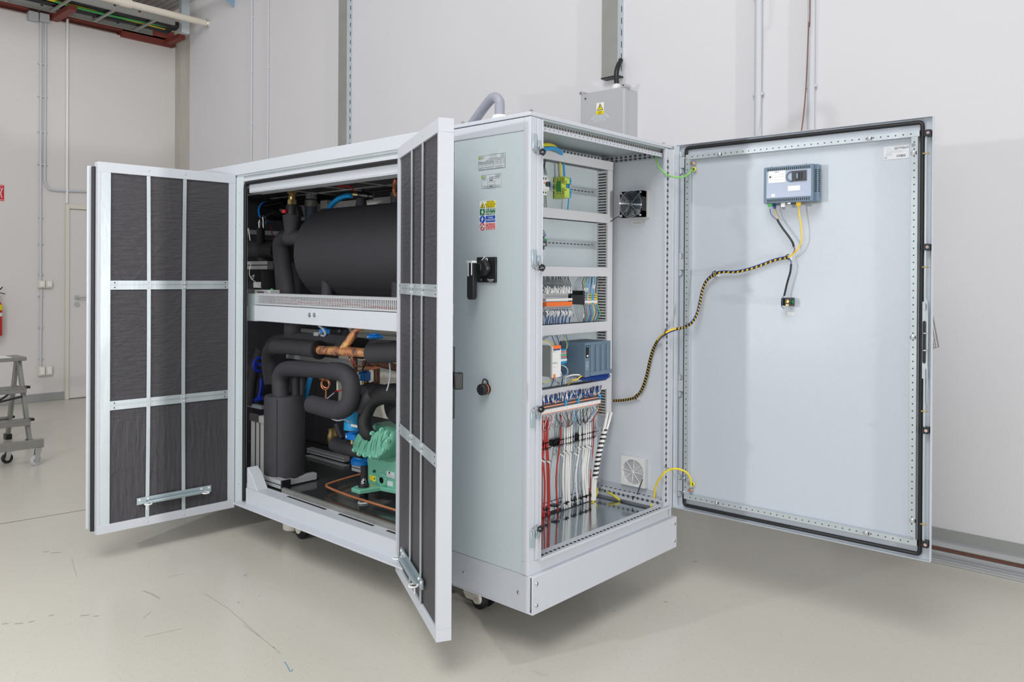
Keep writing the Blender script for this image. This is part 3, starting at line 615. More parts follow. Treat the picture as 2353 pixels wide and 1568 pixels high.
def leaf(M, w, left, kind):
    "one insulated door in its own frame: X hinge to free edge, Y through the thickness, inner face at y = 0"
    d = .052
    b = MB(M); fr_ = .034 if not left else .034; fe = .034
    top = .046; bot = .040
    b.box(0, w, 0, d, ZT-top, ZT); b.box(0, w, 0, d, ZB, ZB+bot); b.box(0, fr_, 0, d, ZB+bot, ZT-top)
    if left: b.box(w-.012, w, 0, d*.75, ZB+bot, ZT-top)
    else: b.box(w-.016, w, 0, d, ZB+bot, ZT-top)
    b.box(.01, w-.01, d-.006, d-.001, ZB+.01, ZT-.01)
    for z in (ZT-.020, ZB+.017):
        for t in (w*.397, w*.660): b.cyl((t, -.002, z), (t, 0, z), .0055, 10)
    o = b.build('door', WHITE, HOUS, bevel=.0035 if not left else .002)
    o['label'] = 'left door leaf with overlapping outer skin' if left else 'right door leaf folded back against the grey enclosure'
    b = MB(M); t1 = w-(.052 if left else .018)
    b.box(fr_-.002, t1+.004, .008, .020, ZB+bot-.002, ZT-top+.002); b.build('insulation', MATF, o)
    if left:
        b = MB(M); b.box(w-.055, w-.012, .001, .02, ZB+bot, ZT-top); b.build('edge_profile', GALV, o)
        b = MB(M); b.box(-.005, w+.028, d+.006, d+.018, ZB+.018, ZT-.016); b.build('outer_skin', WHITE, o, bevel=.004)
        b = MB(M); b.cyl((w+.006, d-.010, ZB+.012), (w+.006, d-.010, ZT-.02), .010, 12); b.build('seal', RUB, o)
    for t in (w*.397, w*.660):
        zs = [ZB+bot-.001+(ZT-ZB-bot-top)*i/12 for i in range(13)]
        b = MB(M)
        for i in range(12):
            bow = lambda k: .004*math.sin(k/12*math.pi)*(1 if t < w/2 else -1)
            za, zb2 = zs[i], zs[i+1]; ta, tb = t+bow(i), t+bow(i+1)
            b.hexa([(ta-.0085, -.001, za), (ta+.0085, -.001, za), (ta+.0085, .002, za), (ta-.0085, .002, za), (tb-.0085, -.001, zb2), (tb+.0085, -.001, zb2), (tb+.0085, .002, zb2), (tb-.0085, .002, zb2)])
        b.build('strap', GALV, o)
    for z in (1.286, .727):
        b = MB(M); b.box(fr_, t1, .002, .006, z-.021, z-.003); b.box(fr_, t1, .002, .006, z+.003, z+.021); b.box(fr_, t1, .0045, .006, z-.004, z+.004)
        for t in (w*.397, w*.660):
            for s_ in (-1, 1): b.cyl((t, -.003, z+s_*.011), (t, .002, z+s_*.011), .0055, 10, m=1)
        for t in (fr_+.018, t1-.022):
            for s_ in (-1, 1): b.cyl((t, .001, z+s_*.011), (t, .003, z+s_*.011), .003, 8, m=2)
        b.build('cross_rail', [GALV, WHITE, DARK], o)
    ta, tb = (w*.19, w*.735)
    z = .262
    b = MB(M); b.box(ta, tb, -.006, -.001, z-.016, z+.016); b.box(ta+.05, tb-.05, -.024, -.006, z-.014, z-.010); b.cyl((ta+.045, -.022, z-.005), (tb-.045, -.022, z-.005), .006, 10)
    for t in (ta+.012, ta+.05, tb-.05, tb-.012): b.cyl((t, -.009, z+.006), (t, -.006, z+.006), .005, 10, m=1)
    b.torus((tb-.045, -.026, z-.014), (0, 0, 1), .016, .003, 16, 6, m=1); b.cyl((tb-.04, -.022, z-.016), (tb-.04, -.022, z-.040), .003, 8, m=1)
    b.torus((ta+.035, -.026, z-.012), (0, 0, 1), .016, .003, 16, 6, m=1)
    b.build('stay_bar', [ZNB, WPL], o)
    return o
thL = 3.0685; dL = Vector((math.cos(thL), math.sin(thL), 0)); thR = -2.0615; dR = Vector((math.cos(thR), math.sin(thR), 0))
ML = frame((0, 2.0216, 0), dL, -Vector((0, 0, 1)).cross(dL)); MR = frame((0, .7319, 0), dR)
leaf(ML, .653, True, 'l')
DR = leaf(MR, .667, False, 'r')
# espagnolette handle on the outside of the right leaf, seen past its edge
b = MB(MR); b.box(.60, .63, .052, .07, .86, 1.10); b.box(.595, .655, .064, .082, .965, 1.01); b.box(.648, .668, .058, .088, .962, 1.018)
b.build('swing_handle', BLK, DR, bevel=.004)

# ================================================================ electrical enclosure
EX0, EX1, EY0, EY1, EZ0, EZ1 = .0, .945, .018, .40, .302, 1.904
ENC = thing('electrical_enclosure', 'tall light grey electrical enclosure with its big door swung open', 'electrical enclosure', (EX1/2, .2, .06))
b = MB(); b.box(EX0-.006, EX1+.003, EY0, EY1, 1.890, 1.904); b.build('roof_plate', WHITE, ENC, bevel=.002)
b = MB(); b.box(EX0, EX0+.004, EY0+.012, EY1, EZ0, 1.842); b.build('side_panel', GREYP, ENC, smooth=0)
b = MB(); b.box(EX0-.003, EX0+.004, EY0+.031, EY1, 1.842, 1.888); b.build('top_fascia', WHITE, ENC, bevel=.002)
b = MB(); b.box(EX1-.03, EX1-.026, EY0, EY1, EZ0, 1.885); b.box(EX0+.03, EX1-.026, EY1-.004, EY1, EZ0, 1.885); b.box(EX0+.03, EX0+.033, .05, EY1, EZ0, 1.885); b.build('inner_walls', ENCW, ENC, smooth=0)
b = MB(); b.box(EX0+.03, EX1-.03, EY0+.01, EY1, 1.8855, 1.890); b.build('ceiling_plate', GREYP, ENC)
# front frame: left post with rim, right post, sill
b = MB()
b.box(EX0-.003, EX0+.030, EY0, EY0+.03, .348, 1.888); b.box(EX0+.030, EX0+.046, EY0-.004, EY0+.006, .350, 1.885); b.box(EX0+.044, EX0+.048, EY0-.016, EY0+.03, .352, 1.880)
b.box(EX1-.068, EX1-.03, EY0-.002, EY0+.012, .35, 1.885); b.box(EX1-.03, EX1-.026, EY0-.016, EY0+.02, .35, 1.885); b.box(EX1-.03, EX1-.004, EY0, EY0+.03, .348, 1.888)
b.box(EX0-.003, EX1-.004, EY0, EY0+.03, EZ0, .348); b.box(EX0+.044, EX1-.028, EY0-.014, EY0+.045, .346, .352)
b.box(EX0+.044, EX1-.028, EY0-.016, EY0-.012, .346, .356)
b.build('front_frame', WHITE, ENC, bevel=.0015)
# punched rails with rows of dark flecks painting the shade of holes
def punched(name, M, length, h, rows, pitch, hole, m=WHITE, parent=ENC, dots=True, thick=.002, start=.02):
    b = MB(M); b.box(0, length, 0, thick, 0, h)
    x = start
    while x < length-hole[0]:
        for r_ in rows: b.box(x, x+hole[0], -.0006, 0, r_-hole[1]/2, r_+hole[1]/2, 1)
        if dots: b.box(x+hole[0]+(pitch-hole[0])/2-.0018, x+hole[0]+(pitch-hole[0])/2+.0018, -.0006, 0, rows[0]-.002, rows[0]+.002, 1)
        x += pitch
    return b.build(name, [m, SLOTSHADE], parent)
Z_ = Vector((0, 0, 1))
# right post: vertical row on the face turned to the front
punched('slotted_post', frame((EX1-.064, EY0-.003, .36), (0, 0, 1), (0, 1, 0), (-1, 0, 0)), 1.50, .016, (.008-.016+.0,), .025, (.0125, .010)) if False else None
b = MB(); z = .375
while z < 1.83:
    b.box(EX1-.060, EX1-.048, EY0-.003, EY0-.001, z, z+.0125); b.box(EX1-.056, EX1-.052, EY0-.003, EY0-.001, z+.017, z+.021); z += .025
b.build('post_slots', SLOTSHADE, ENC)
# front top rail with its row of dots
punched('front_top_rail', frame((EX0+.05, EY0+.018, 1.850), (1, 0, 0)), .865, .016, (.009,), .025, (.003, .004), dots=False)
punched('front_top_strip', frame((EX0+.05, EY0+.026, 1.868), (1, 0, 0)), .84, .014, (.007,), .0165, (.009, .008), m=GALVD, dots=False)
punched('rear_top_rail', frame((EX0+.05, EY1-.03, 1.866), (1, 0, 0)), .85, .034, (.010, .025), .025, (.0125, .0105), dots=False)
punched('side_top_rail', frame((EX1-.034, EY1-.03, 1.852), (0, -1, 0), (1, 0, 0)), .33, .030, (.009, .022), .025, (.0125, .009), dots=True)
punched('rear_bottom_rail', frame((EX0+.05, EY1-.045, .350), (1, 0, 0)), .85, .034, (.018,), .025, (.0125, .011))
punched('side_bottom_rail', frame((EX1-.075, EY1-.03, .350), (0, -1, 0), (1, 0, 0)), .345, .034, (.020,), .025, (.0125, .011))
b = MB(); b.box(EX1-.073, EX1-.03, EY0+.02, EY1-.03, .382, .384)
for i in range(12):
    y = EY1-.05-i*.025; b.box(EX1-.060, EX1-.050, y-.005, y+.005, .3842, .3848, 1)
b.box(EX1-.034, EX1-.031, EY0+.06, EY1-.03, .384, .404)
b.build('bottom_side_ledge', [WHITE, DARK], ENC)
punched('sill_rail', frame((EX0+.055, EY0+.004, .3535), (1, 0, 0), (0, 0, 1), (0, 1, 0)), .86, .012, (.006,), .025, (.0125, .005), dots=False) if False else None
b = MB(); x = EX0+.055
while x < EX1-.05:
    b.box(x, x+.012, EY0+.006, EY0+.014, .352, .3532); x += .0235
b.build('sill_slots', DARK, ENC)
b = MB(); b.box(EX0+.04, EX1-.09, EY0+.045, EY1-.05, .336, .340); b.build('gland_plate', MIRR, ENC, smooth=0)
b = MB(); b.box(EX0+.04, EX1-.03, EY0+.02, EY1-.03, .318, .322); b.build('floor_plate', GALVP, ENC)
b = MB(); b.box(.05, .862, .362, .366, .385, 1.855); b.build('mounting_plate', GALVP, ENC, smooth=0)
# plinth
b = MB(); b.box(.0, .956, 0, .006, .170, .302); b.box(0, .956, .006, .03, .298, .302); b.box(0, .956, .006, .03, .17, .176); b.build('front_plinth', WHITE, ENC, bevel=.002)
b = MB(); b.box(.0, .005, .012, .404, .176, .300); b.box(.0, .03, .012, .40, .170, .176); b.build('side_plinth', WHITE, ENC, bevel=.0015)
b = MB(); b.box(.02, .93, .03, .40, .286, .302); b.build('plinth_top', WHITE, ENC)
for (x, y, z, ax) in ((.022, -.001, .275, 1), (.022, -.001, .20, 1), (.938, -.001, .275, 1), (.938, -.001, .20, 1), (-.001, .065, .235, 0), (-.001, .335, .235, 0)):
    b = MB(); p = Vector((x, y, z)); dn = Vector((0, -1, 0)) if ax else Vector((-1, 0, 0)); b.lathe(p+dn*-.001, dn, [(0, .0075), (.002, .007), (.004, .004)], 14); b.cyl(p+dn*.0028, p+dn*.0034, .0025, 6, m=1); b.build('plinth_screw', [CHR, DARK], ENC)
for i, (x, y) in enumerate(((.225, .46), (.80, .46))):
    b = MB(); b.prism([(-.05, .085), (.05, .085), (.05, .05), (.035, .028), (-.01, .03), (-.05, .055)], (x-.03, y+.03, .0), (0, 1, 0), (0, 0, 1), (.012, 0, 0)); b.box(x-.03, x+.03, y-.03, y+.075, .085, .170)
    q = b.build('caster', CREAM, HOUS, bevel=.006)
    for s_ in (-.018, .020):
        b = MB(); b.lathe((x+s_-.008, y, .045), (1, 0, 0), [(0, .037), (.004, .045), (.018, .045), (.022, .037)], 24); b.build('wheel', BLK, q)
    b = MB(); b.lathe((x-.036, y, .045), (1, 0, 0), [(0, .02), (.01, .024)], 16); b.cyl((x-.04, y, .045), (x-.034, y, .045), .007, 6, m=1); b.build('axle_cover', [CREAM, CHR], q)
for (x, y) in ((.025, .04), (.905, .045), (.02, .375), (.905, .375)):
    b = MB(); b.cyl((x, y, 1.904), (x, y, 1.906), .011, 14); b.cyl((x, y, 1.906), (x, y, 1.9165), .0075, 6); b.build('roof_bolt', CHR, ENC)
# latch keepers on the left post
for (u, v, fl) in ((1232, 325, 1), (1231, 592, 1), (1229, 965, -1), (1229, 1240, -1)):
    p = at(u-5, v, y=EY0-.004); z = p.z
    b = MB(); b.box(.004, .026, EY0-.006, EY0, z-.028, z+.028); b.box(.029, .043, EY0-.009, EY0-.004, z-.010-.01*fl, z+.018-.01*fl+.0)
    q = b.build('latch_keeper', ZNB, ENC, bevel=.0015)
    b = MB(); zz = z-.034*fl; b.tube([(.010, EY0-.012, zz+.018*fl), (.012, EY0-.016, zz-.002*fl), (.030, EY0-.024, zz-.004*fl)], .0022, 6, k=3, m=1); b.tube([(.022, EY0-.02, zz-.004*fl), (.040, EY0-.022, zz-.010*fl), (.049, EY0-.022, zz+.002*fl), (.036, EY0-.020, zz+.008*fl), (.022, EY0-.02, zz-.004*fl)], .0042, 6, k=2, m=0)
    b.tube([(.036, EY0-.010, z-.008*fl), (.035, EY0-.016, zz+.006*fl)], .003, 6, k=1, m=2)
    b.build('latch_hook', [BLK, CHR, ZNB], q)
# side panel labels and fittings
def SP(u, v, off=.0): return at(u, v, x=EX0-off)
def plate(name, u0, v0, u1, v1, m, off=.0012):
    a = SP(u0, v0); c = SP(u1, v1); hw = (a.y-c.y)/2; z0, z1 = c.z, a.z
    return (a.y+c.y)/2, (z0+z1)/2, hw, (z1-z0)/2
def side_frame(y, z, off): return frame((EX0-off, y, z), (0, -1, 0))
def logo(mb, y, z, s_, off=.0022):
    M = side_frame(y, z, off)
    n = len(mb.v); k = mb.M; mb.M = M; mb.cyl((-s_*.9, -.0006, 0), (-s_*.9, .0004, 0), s_*.45, 16, m=2); mb.M = k
    text(mb, 'JD', side_frame(y-s_*.25, z, off), s_*1.1, 1)
a = SP(1100, 359.5); c = SP(1161, 385.5); yy = (a.y+c.y)/2; hw = (a.y-c.y)/2; z0 = SP(1100, 392.5).z; z1 = a.z; zc = (z0+z1)/2; hh = (z1-z0)/2
mb = MB(side_frame(yy, zc, .001)); mb.box(-hw, hw, 0, .001, -hh, hh, 1); mb.box(-hw+.0015, hw-.0015, -.0004, .0, -hh+.0015, hh-.0015, 0)
for fz in (.30, .12, -.05, -.2, -.38, -.66): mb.box(-hw*(1 if fz < .3 else .38), hw, -.0008, -.0003, hh*fz-.0004, hh*fz+.0004, 1)
for fx, fa, fb in ((-.42, -1, .30), (-.15, -.38, .12), (.14, -1, .12), (.42, -.38, .12), (.68, -.38, .3), (-.72, -.38, -.05)): mb.box(hw*fx-.0004, hw*fx+.0004, -.0008, -.0003, hh*fa, hh*fb, 1)
text(mb, 'CE', side_frame(yy-hw*.80, zc+hh*.72, .0022), .014, 1); logo(mb, yy+hw*.72, zc+hh*.70, .012)
PF = lambda dy, dz: side_frame(yy-hw*dy, zc+hh*dz, .0018)
scribble(mb, PF(.15, .80), hw*.55, 3, .0065, 3); scribble(mb, PF(.30, .44), hw*1.1, 1, .004, 3)
for cx_, cz_, w_, n_ in ((-.86, .16, .2, 1), (-.72, -.02, .5, 2), (-.28, .03, .2, 3), (.0, .03, .22, 3), (.28, .22, .22, 2), (.55, .22, .22, 1), (.84, .44, .2, 1), (-.72, -.80, .45, 2), (-.14, -.80, .45, 2), (.55, -.80, .55, 2)): scribble(mb, PF(cx_, cz_), hw*w_, n_, .005, 3)
tag(mb.build('rating_plate', [LAB, FINE, LIME, FINE], smooth=0), 'silver rating plate with a table and CE mark, topmost label on the side panel', 'rating plate')
a = SP(1107.5, 403); c = SP(1152, 429); yy = (a.y+c.y)/2; hw = (a.y-c.y)/2; z1 = a.z; z0 = SP(1107, 433.5).z; zc = (z0+z1)/2; hh = (z1-z0)/2
mb = MB(side_frame(yy, zc, .001)); mb.box(-hw, hw, 0, .001, -hh, hh, 0)
for e in ((-hw, hw, hh-.0006, hh), (-hw, hw, -hh, -hh+.0006), (-hw, -hw+.0006, -hh, hh), (hw-.0006, hw, -hh, hh), (-hw*.4, hw*.4, -.004, -.0034), (-hw*.4, hw*.4, .008, .0086), (-hw*.4, -hw*.39, -.026, .0086), (hw*.39, hw*.4, -.026, .0086), (-hw*.4, hw*.4, -.026, -.0254), (-hw*.4, hw*.4, -.0135, -.013), (-hw, hw, -hh+.007, -hh+.0074)):
    mb.box(e[0], e[1], -.0006, 0, e[2], e[3], 1)
logo(mb, yy+hw*.72, zc+hh*.70, .011)
for cx_, cz_, w_, n_ in ((.62, .86, .5, 1), (.70, .70, .45, 1), (.35, .58, 1.0, 1), (0, .38, .35, 2), (.65, .42, .45, 2), (-.72, .34, .35, 2), (0, -.82, 1.5, 1)): scribble(mb, side_frame(yy-hw*cx_, zc+hh*cz_, .0018), hw*w_, n_, .005, 3)
scribble(mb, side_frame(yy, zc+.002, .0018), hw*.4, 1, .004, 4, .003); scribble(mb, side_frame(yy, zc-.0195, .0018), hw*.3, 1, .004, 4, .003)
tag(mb.build('type_plate', [LAB, FINE, LIME, FINE, INK], smooth=0), 'smaller silver type plate with two boxed lines, second label on the side panel', 'rating plate')
# four-row safety sign
a = SP(1103, 464.5); zt_ = SP(1103, 463.5).z; zb_ = SP(1103, 529.5).z; cR = SP(1139, 500); cM = SP(1115.8, 500)
yy = (a.y+cR.y)/2; hw = (a.y-cR.y)/2; zc = (zt_+zb_)/2; hh = (zt_-zb_)/2; ym = yy-cM.y
mb = MB(side_frame(yy, zc, .001)); mb.box(-hw, hw, 0, .001, -hh, hh, 0)
rowh = hh*2/4
for k in range(4):
    zc_k = hh-rowh*(k+.5); mb.box(ym+.002, hw-.001, -.0006, 0, zc_k-rowh/2+.0015, zc_k+rowh/2-.0015, k+1)
lx = (-hw+ym)/2; lw = (ym+hw)/2
z = hh-rowh*.5; mb.prism([(lx-lw*.88, z-rowh*.42), (lx+lw*.88, z-rowh*.42), (lx, z+rowh*.42)], (0, 0, 0), (1, 0, 0), (0, 0, 1), (0, -.0006, 0), 5); mb.prism([(lx-lw*.7, z-rowh*.35), (lx+lw*.7, z-rowh*.35), (lx, z+rowh*.31)], (0, 0, 0), (1, 0, 0), (0, 0, 1), (0, -.0010, 0), 1)
bolt = [(.002, .010), (-.006, -.002), (-.001, -.001), (-.004, -.011), (.006, .003), (.001, .002)]
mb.prism([(lx+p[0]*.7, z-.004+p[1]*.7) for p in bolt], (0, 0, 0), (1, 0, 0), (0, 0, 1), (0, -.0016, 0), 5)
z = hh-rowh*1.5; mb.box(lx-lw*.9, lx+lw*.9, -.0006, 0, z-rowh/2+.0015, z+rowh/2-.0015, 2); mb.prism([(lx+p[0]*1.1, z+p[1]*1.1) for p in bolt], (0, 0, 0), (1, 0, 0), (0, 0, 1), (0, -.0012, 0), 0)
z = hh-rowh*2.5; mb.cyl((lx, -.0008, z), (lx, 0, z), lw*.95, 24, m=3); mb.prism([(lx+p[0]*1.1, z+p[1]*1.1) for p in bolt], (0, 0, 0), (1, 0, 0), (0, 0, 1), (0, -.0014, 0), 0)
z = hh-rowh*3.5; mb.cyl((lx, -.0006, z), (lx, 0, z), lw*.95, 24, m=4); mb.cyl((lx, -.0010, z), (lx, 0, z), lw*.72, 24, m=0); mb.prism([(lx-.011, z+.009), (lx-.009, z+.011), (lx+.011, z-.009), (lx+.009, z-.011)], (0, 0, 0), (1, 0, 0), (0, 0, 1), (0, -.0014, 0), 4); mb.cb((lx+.004, -.0008, z+.006), (.006, .0012, .004), 5); mb.cb((lx-.004, -.0008, z-.004), (.005, .0012, .006), 5)
tx = (ym+hw)/2
rows = (('POZOR!\nELEKTRICKÉ\nZAŘÍZENÍ', .0098, 5), ('HLAVNÍ\nVYPÍNAČ', .0160, 0), ('VYPNI\nV NEBEZPEČÍ!', .0092, 0), ('NEHAS VODOU\nANI PĚNOVÝM\nPŘÍSTROJEM', .0088, 0))
for k, (t, sz, mm) in enumerate(rows): text(mb, t, side_frame(yy-tx, zc+hh-rowh*(k+.5), .0022), sz, mm)
tag(mb.build('safety_sign', [WPL, SY, SG, SB, SR, BLK], smooth=0), 'four-row warning sign in yellow, green, blue and red on the side panel', 'safety sign')
# rotary main switch
a = SP(1098.5, 591.5, .0); zt_ = a.z; zb_ = SP(1098, 649).z; cR = SP(1143, 600); hw = (a.y-cR.y)/2; yy = (a.y+cR.y)/2; zc = (zt_+zb_)/2; hh = (zt_-zb_)/2
SW = thing('main_switch', 'black rotary main switch with a long hanging handle on the enclosure side', 'switch', (EX0, yy, zc))
Ms = side_frame(yy, zc, .0)
b = MB(Ms); b.box(-hw, hw, -.009, 0, -hh, hh); o = b.build('base_plate', BLK, SW, bevel=.003)
mb = MB(); text(mb, 'Schneider', side_frame(yy-hw*.52, zc-hh*.78, .0100), .0085, 0); text(mb, 'Electric', side_frame(yy-hw*.52, zc-hh*.90, .0100), .0065, 0); text(mb, 'O', side_frame(yy+hw*.45, zc-hh*.80, .0100), .010, 0); text(mb, 'I', side_frame(yy-hw*.10, zc+hh*.80, .0100), .014, 0)
mb.M = Ms; mb.prism([(-.022, .036), (-.004, .050), (-.002, .046), (-.018, .034)], (0, -.0095, 0), (1, 0, 0), (0, 0, 1), (0, -.0005, 0)); mb.torus((hw*.05, -.0098, hh*.78), (0, 1, 0), .006, .0014, 16, 5); mb.M = None
mb.build('marking', WPL, SW, smooth=0)
b = MB(Ms); b.lathe((-.002, -.009, .006), (0, -1, 0), [(0, .030), (.014, .029), (.022, .025), (.022, .0)], 28); b.box(-.050, -.002, -.034, -.012, -.004, .022); b.build('knob', BLK, SW, bevel=.003)
b = MB(Ms); b.prism([(-.018, .024), (.014, .024), (.014, -.098), (.008, -.108), (-.012, -.108), (-.018, -.098)], (-hw*.70, -.032, 0), (1, 0, 0), (0, 0, 1), (0, -.022, 0)); hd = b.build('handle', BLK, SW, bevel=.003)
b = MB(Ms); b.box(-hw*.70-.019, -hw*.70+.010, -.056, -.031, .024, .032); b.box(-hw*.70-.014, -hw*.70-.008, -.0555, -.053, -.024, .028); b.box(-hw*.70+.004, -hw*.70+.009, -.0555, -.053, -.020, .028); b.build('locking_slide', WPL, hd, bevel=.001)
# capped connector
p = SP(1119, 894); CN = thing('panel_connector', 'small round black capped connector with an orange ring on the side panel', 'connector', (EX0, p.y, p.z))
b = MB(); b.cyl((EX0, p.y, p.z), (EX0-.010, p.y, p.z), .020, 20); b.build('flange', BLK, CN)
b = MB(); b.cyl((EX0-.010, p.y, p.z), (EX0-.013, p.y, p.z), .0205, 20); b.build('orange_ring', ORG, CN)
b = MB(); b.lathe((EX0-.013, p.y, p.z), (-1, 0, 0), [(0, .021), (.018, .021), (.022, .018), (.024, .004), (.028, .004)], 10); b.tube([(EX0-.02, p.y+.004, p.z+.018), (EX0-.018, p.y, p.z+.036), (EX0-.006, p.y-.006, p.z+.030), (EX0-.004, p.y-.008, p.z+.012)], .003, 6); b.build('cap', RUB, CN)
# grey cable and gland on the roof
p = at(1149, 264, z=1.906); p = Vector((.30, 0, 1.904)); pp = at(1148, 262, x=.13); 
gx, gy = pp.x, pp.y
b = MB(); b.lathe((gx, gy, 1.904), (0, 0, 1), [(0, .040), (.012, .040), (.012, .034), (.030, .034), (.034, .028), (.042, .026)], 12); tag(b.build('roof_cable_gland', WPL), 'white cable gland on the roof of the grey enclosure', 'cable gland')
zg = 1.946
b = MB(); b.tube([(gx, gy, zg-.02), (gx, gy, zg+.02), at(1147, 232, x=gx), at(1135, 224, x=gx+.005), at(1118, 240, x=gx+.02), at(1085, 285, x=gx+.05), at(1060, 320, x=gx+.06)], .019, 12, k=6)
tag(b.build('supply_cable', SCAB), 'thick grey cable curving out of the gland on the enclosure roof', 'cable')
# ================================================================ enclosure door
DO = Vector((.9331, .0113, 0)); DD = Vector((math.cos(-1.5368), math.sin(-1.5368), 0)); DN = Vector((-DD.y, DD.x, 0))
MD = frame(DO, DD)
def onD(u, v, off=0):
    d = fw + RT*((u-CX)/F) - UP*((v-CY)/F); o = DO+DN*off
    return CAM + d*((o-CAM).dot(DN)/d.dot(DN))
def dl(u, v, off=0):
    p = onD(u, v, off)-DO; return p.dot(DD), p.z
dw_, z0d, z1d = 1.008, .344, 1.904
b = MB(MD); b.box(.006, dw_, .020, .023, z0d, z1d); b.box(.012, dw_, 0, .022, z1d-.002, z1d); b.box(.012, dw_, 0, .022, z0d, z0d+.002); b.box(dw_-.002, dw_, -.002, .022, z0d, z1d); b.box(.006, .009, -.004, .022, z0d, z1d)
b.box(.006, .022, .004, .020, z0d+.002, z1d-.002)
DR_ = b.build('door', DOORW, ENC, smooth=0, bevel=.0008); DR_['label'] = 'big enclosure door, inner side facing the room'
b = MB(MD); gz0, gz1, gt0, gt1 = .362, 1.888, .052, .972
b.tube(rounded([((gt0+gt1)/2, .012, gz0), (gt1, .012, gz0), (gt1, .012, gz1), (gt0, .012, gz1), (gt0, .012, gz0), ((gt0+gt1)/2, .012, gz0)], .014), .0075, 8, k=1)
b.build('gasket', RUB, DR_)
def rail(name, a, c, along, lip):
    # a, c: start and end (t or z); flat with holes every 25 mm and a lip
    b = MB(MD)
    if along == 'z':
        t = a[0]; b.box(t, t+.019, -.003, -.001, a[1], c[1]); b.box(t-.001, t, -.001, .019, a[1], c[1]); b.box(t+.019, t+.021, -.003, .019, a[1], c[1])
        z = a[1]+.030
        while z < c[1]-.02:
            b.cyl((t+.0095, -.0032, z), (t+.0095, -.0028, z), .0021, 8, m=1) if False else b.box(t+.0075, t+.0115, -.0034, -.003, z-.0021, z+.0021, 1); z += .025
    else:
        z = a[1]; b.box(a[0], c[0], -.003, -.001, z, z+.019); b.box(a[0], c[0], -.003, .019, z-.001, z) ; b.box(a[0], c[0], -.003, .019, z+.019, z+.020)
        t = a[0]+.030
        while t < c[0]-.02:
            b.box(t-.0021, t+.0021, -.0034, -.003, z+.0075, z+.0115, 1); t += .025
    return b.build(name, [GALV, DARK], DR_)
rail('stiffening_rail', (.056, .413), (0, 1.838), 'z', 1); rail('stiffening_rail', (.940, .413), (0, 1.838), 'z', 1)
rail('stiffening_rail', (.058, .394), (.966, 0), 'x', 1); rail('stiffening_rail', (.058, 1.838), (.966, 0), 'x', 1)
for (u, v) in ((1652, 355), (1996, 319), (1645, 1156), (1989, 1226), (2098, 352), (2096, 776), (2095, 1197), (1576, 363), (1573, 402), (1571, 1101), (1571, 1132), (2099, 333), (2094, 1236)):
    t, z = dl(u, v, -.004); big = (u, v) not in ((1576, 363), (1571, 1132), (2099, 333), (2094, 1236)); rr = .0085 if big and u > 1600 else .006
    b = MB(MD); b.lathe((t, -.003, z), (0, -1, 0), [(0, rr), (.002, rr*.95), (.004, rr*.6), (.0042, .001)], 16)
    if big: b.box(t+rr*1.1, t+rr*1.4, -.004, .004, z-.006, z+.006, 1)
    b.build('rail_nut', [CHR, DARK], DR_)
# rod lock along the free edge
b = MB(MD)
for za, zb2 in ((1.225, 1.86), (.40, 1.02)):
    b.box(.984, .990, -.006, -.003, za, zb2); b.box(.990, .9915, -.014, -.004, za, zb2)
b.box(.979, .9965, -.004, -.002, .985, 1.255); b.prism([(.9965, 1.24), (.9965, 1.255), (.990, 1.27), (.990, 1.255)], (0, -.012, 0), (1, 0, 0), (0, 0, 1), (0, .01, 0)); b.box(.9965, .9985, -.014, -.002, 1.085, 1.245)
b.box(.9965, .9985, -.014, -.002, .90, 1.03); b.build('lock_rod', [GALV, DARK], DR_, bevel=.0006)
b = MB(MD); b.prism([(.986+.005*math.cos(a), 1.182+.006*math.sin(a)) for a in [i*math.pi/6 for i in range(7)]]+[(.986+.005*math.cos(a), 1.045+.006*math.sin(a)) for a in [math.pi+i*math.pi/6 for i in range(7)]], (0, -.008, 0), (1, 0, 0), (0, 0, 1), (0, .005, 0)); lc = b.build('lock_case', BLK, DR_)
b = MB(MD)
for z in (1.145, 1.085): b.tube([(.981, -.006, z), (.984, -.014, z), (.994, -.014, z), (.9975, -.006, z+.004)], .0022, 6, k=2); b.build('guide_loop', CHR, lc) if z == 1.085 else None
for (u, v) in ((2136, 305), (2132, 568), (2129, 990), (2126, 1252)):
    t, z = dl(u, v, -.012)
    b = MB(MD); b.box(.983, 1.0035, -.016, .012, z-.0115, z+.0115); q = b.build('rod_guide', BLK, DR_, bevel=.001)
    b = MB(MD); b.cyl((.996, -.0175, z), (.996, -.016, z), .0055, 16); b.cyl((.996, -.018, z), (.996, -.0172, z), .0022, 8, m=1); b.build('guide_screw', [CHR, ORG], q)
for (u, v) in ((2130, 352), (2130, 614), (2127, 946), (2124, 1206)):
    t, z = dl(u, v, -.008); b = MB(MD); b.cyl((.978, -.008, z), (.998, -.008, z), .0028, 10); b.build('brass_pin', BRS, DR_)
for (u, v) in ((1557, 375), (1553, 608), (1550, 885), (1549, 1113)):
    z = at(u, v, x=.95).z
    b = MB(); x, y = .951, -.012
    b.cyl((x, y, z+.025), (x, y, z+.048), .006, 10); b.cyl((x, y, z-.048), (x, y, z-.025), .006, 10); b.cyl((x, y, z-.052), (x, y, z+.052), .0025, 8); b.box(x-.003, x+.002, y-.012, y, z+.027, z+.046); b.box(x-.003, x+.002, y-.012, y, z-.046, z-.027)
    q = b.build('hinge', GALV, DR_); b = MB(); b.box(x-.006, x+.002, y-.030, y+.003, z-.024, z+.024); b.cyl((x, y, z-.024), (x, y, z+.024), .0065, 10)
    for s_ in (-1, 1): b.cyl((x-.007, y-.022, z+s_*.016), (x-.005, y-.022, z+s_*.016), .003, 8)
    b.build('hinge_wing', WHITE, q, bevel=.001)
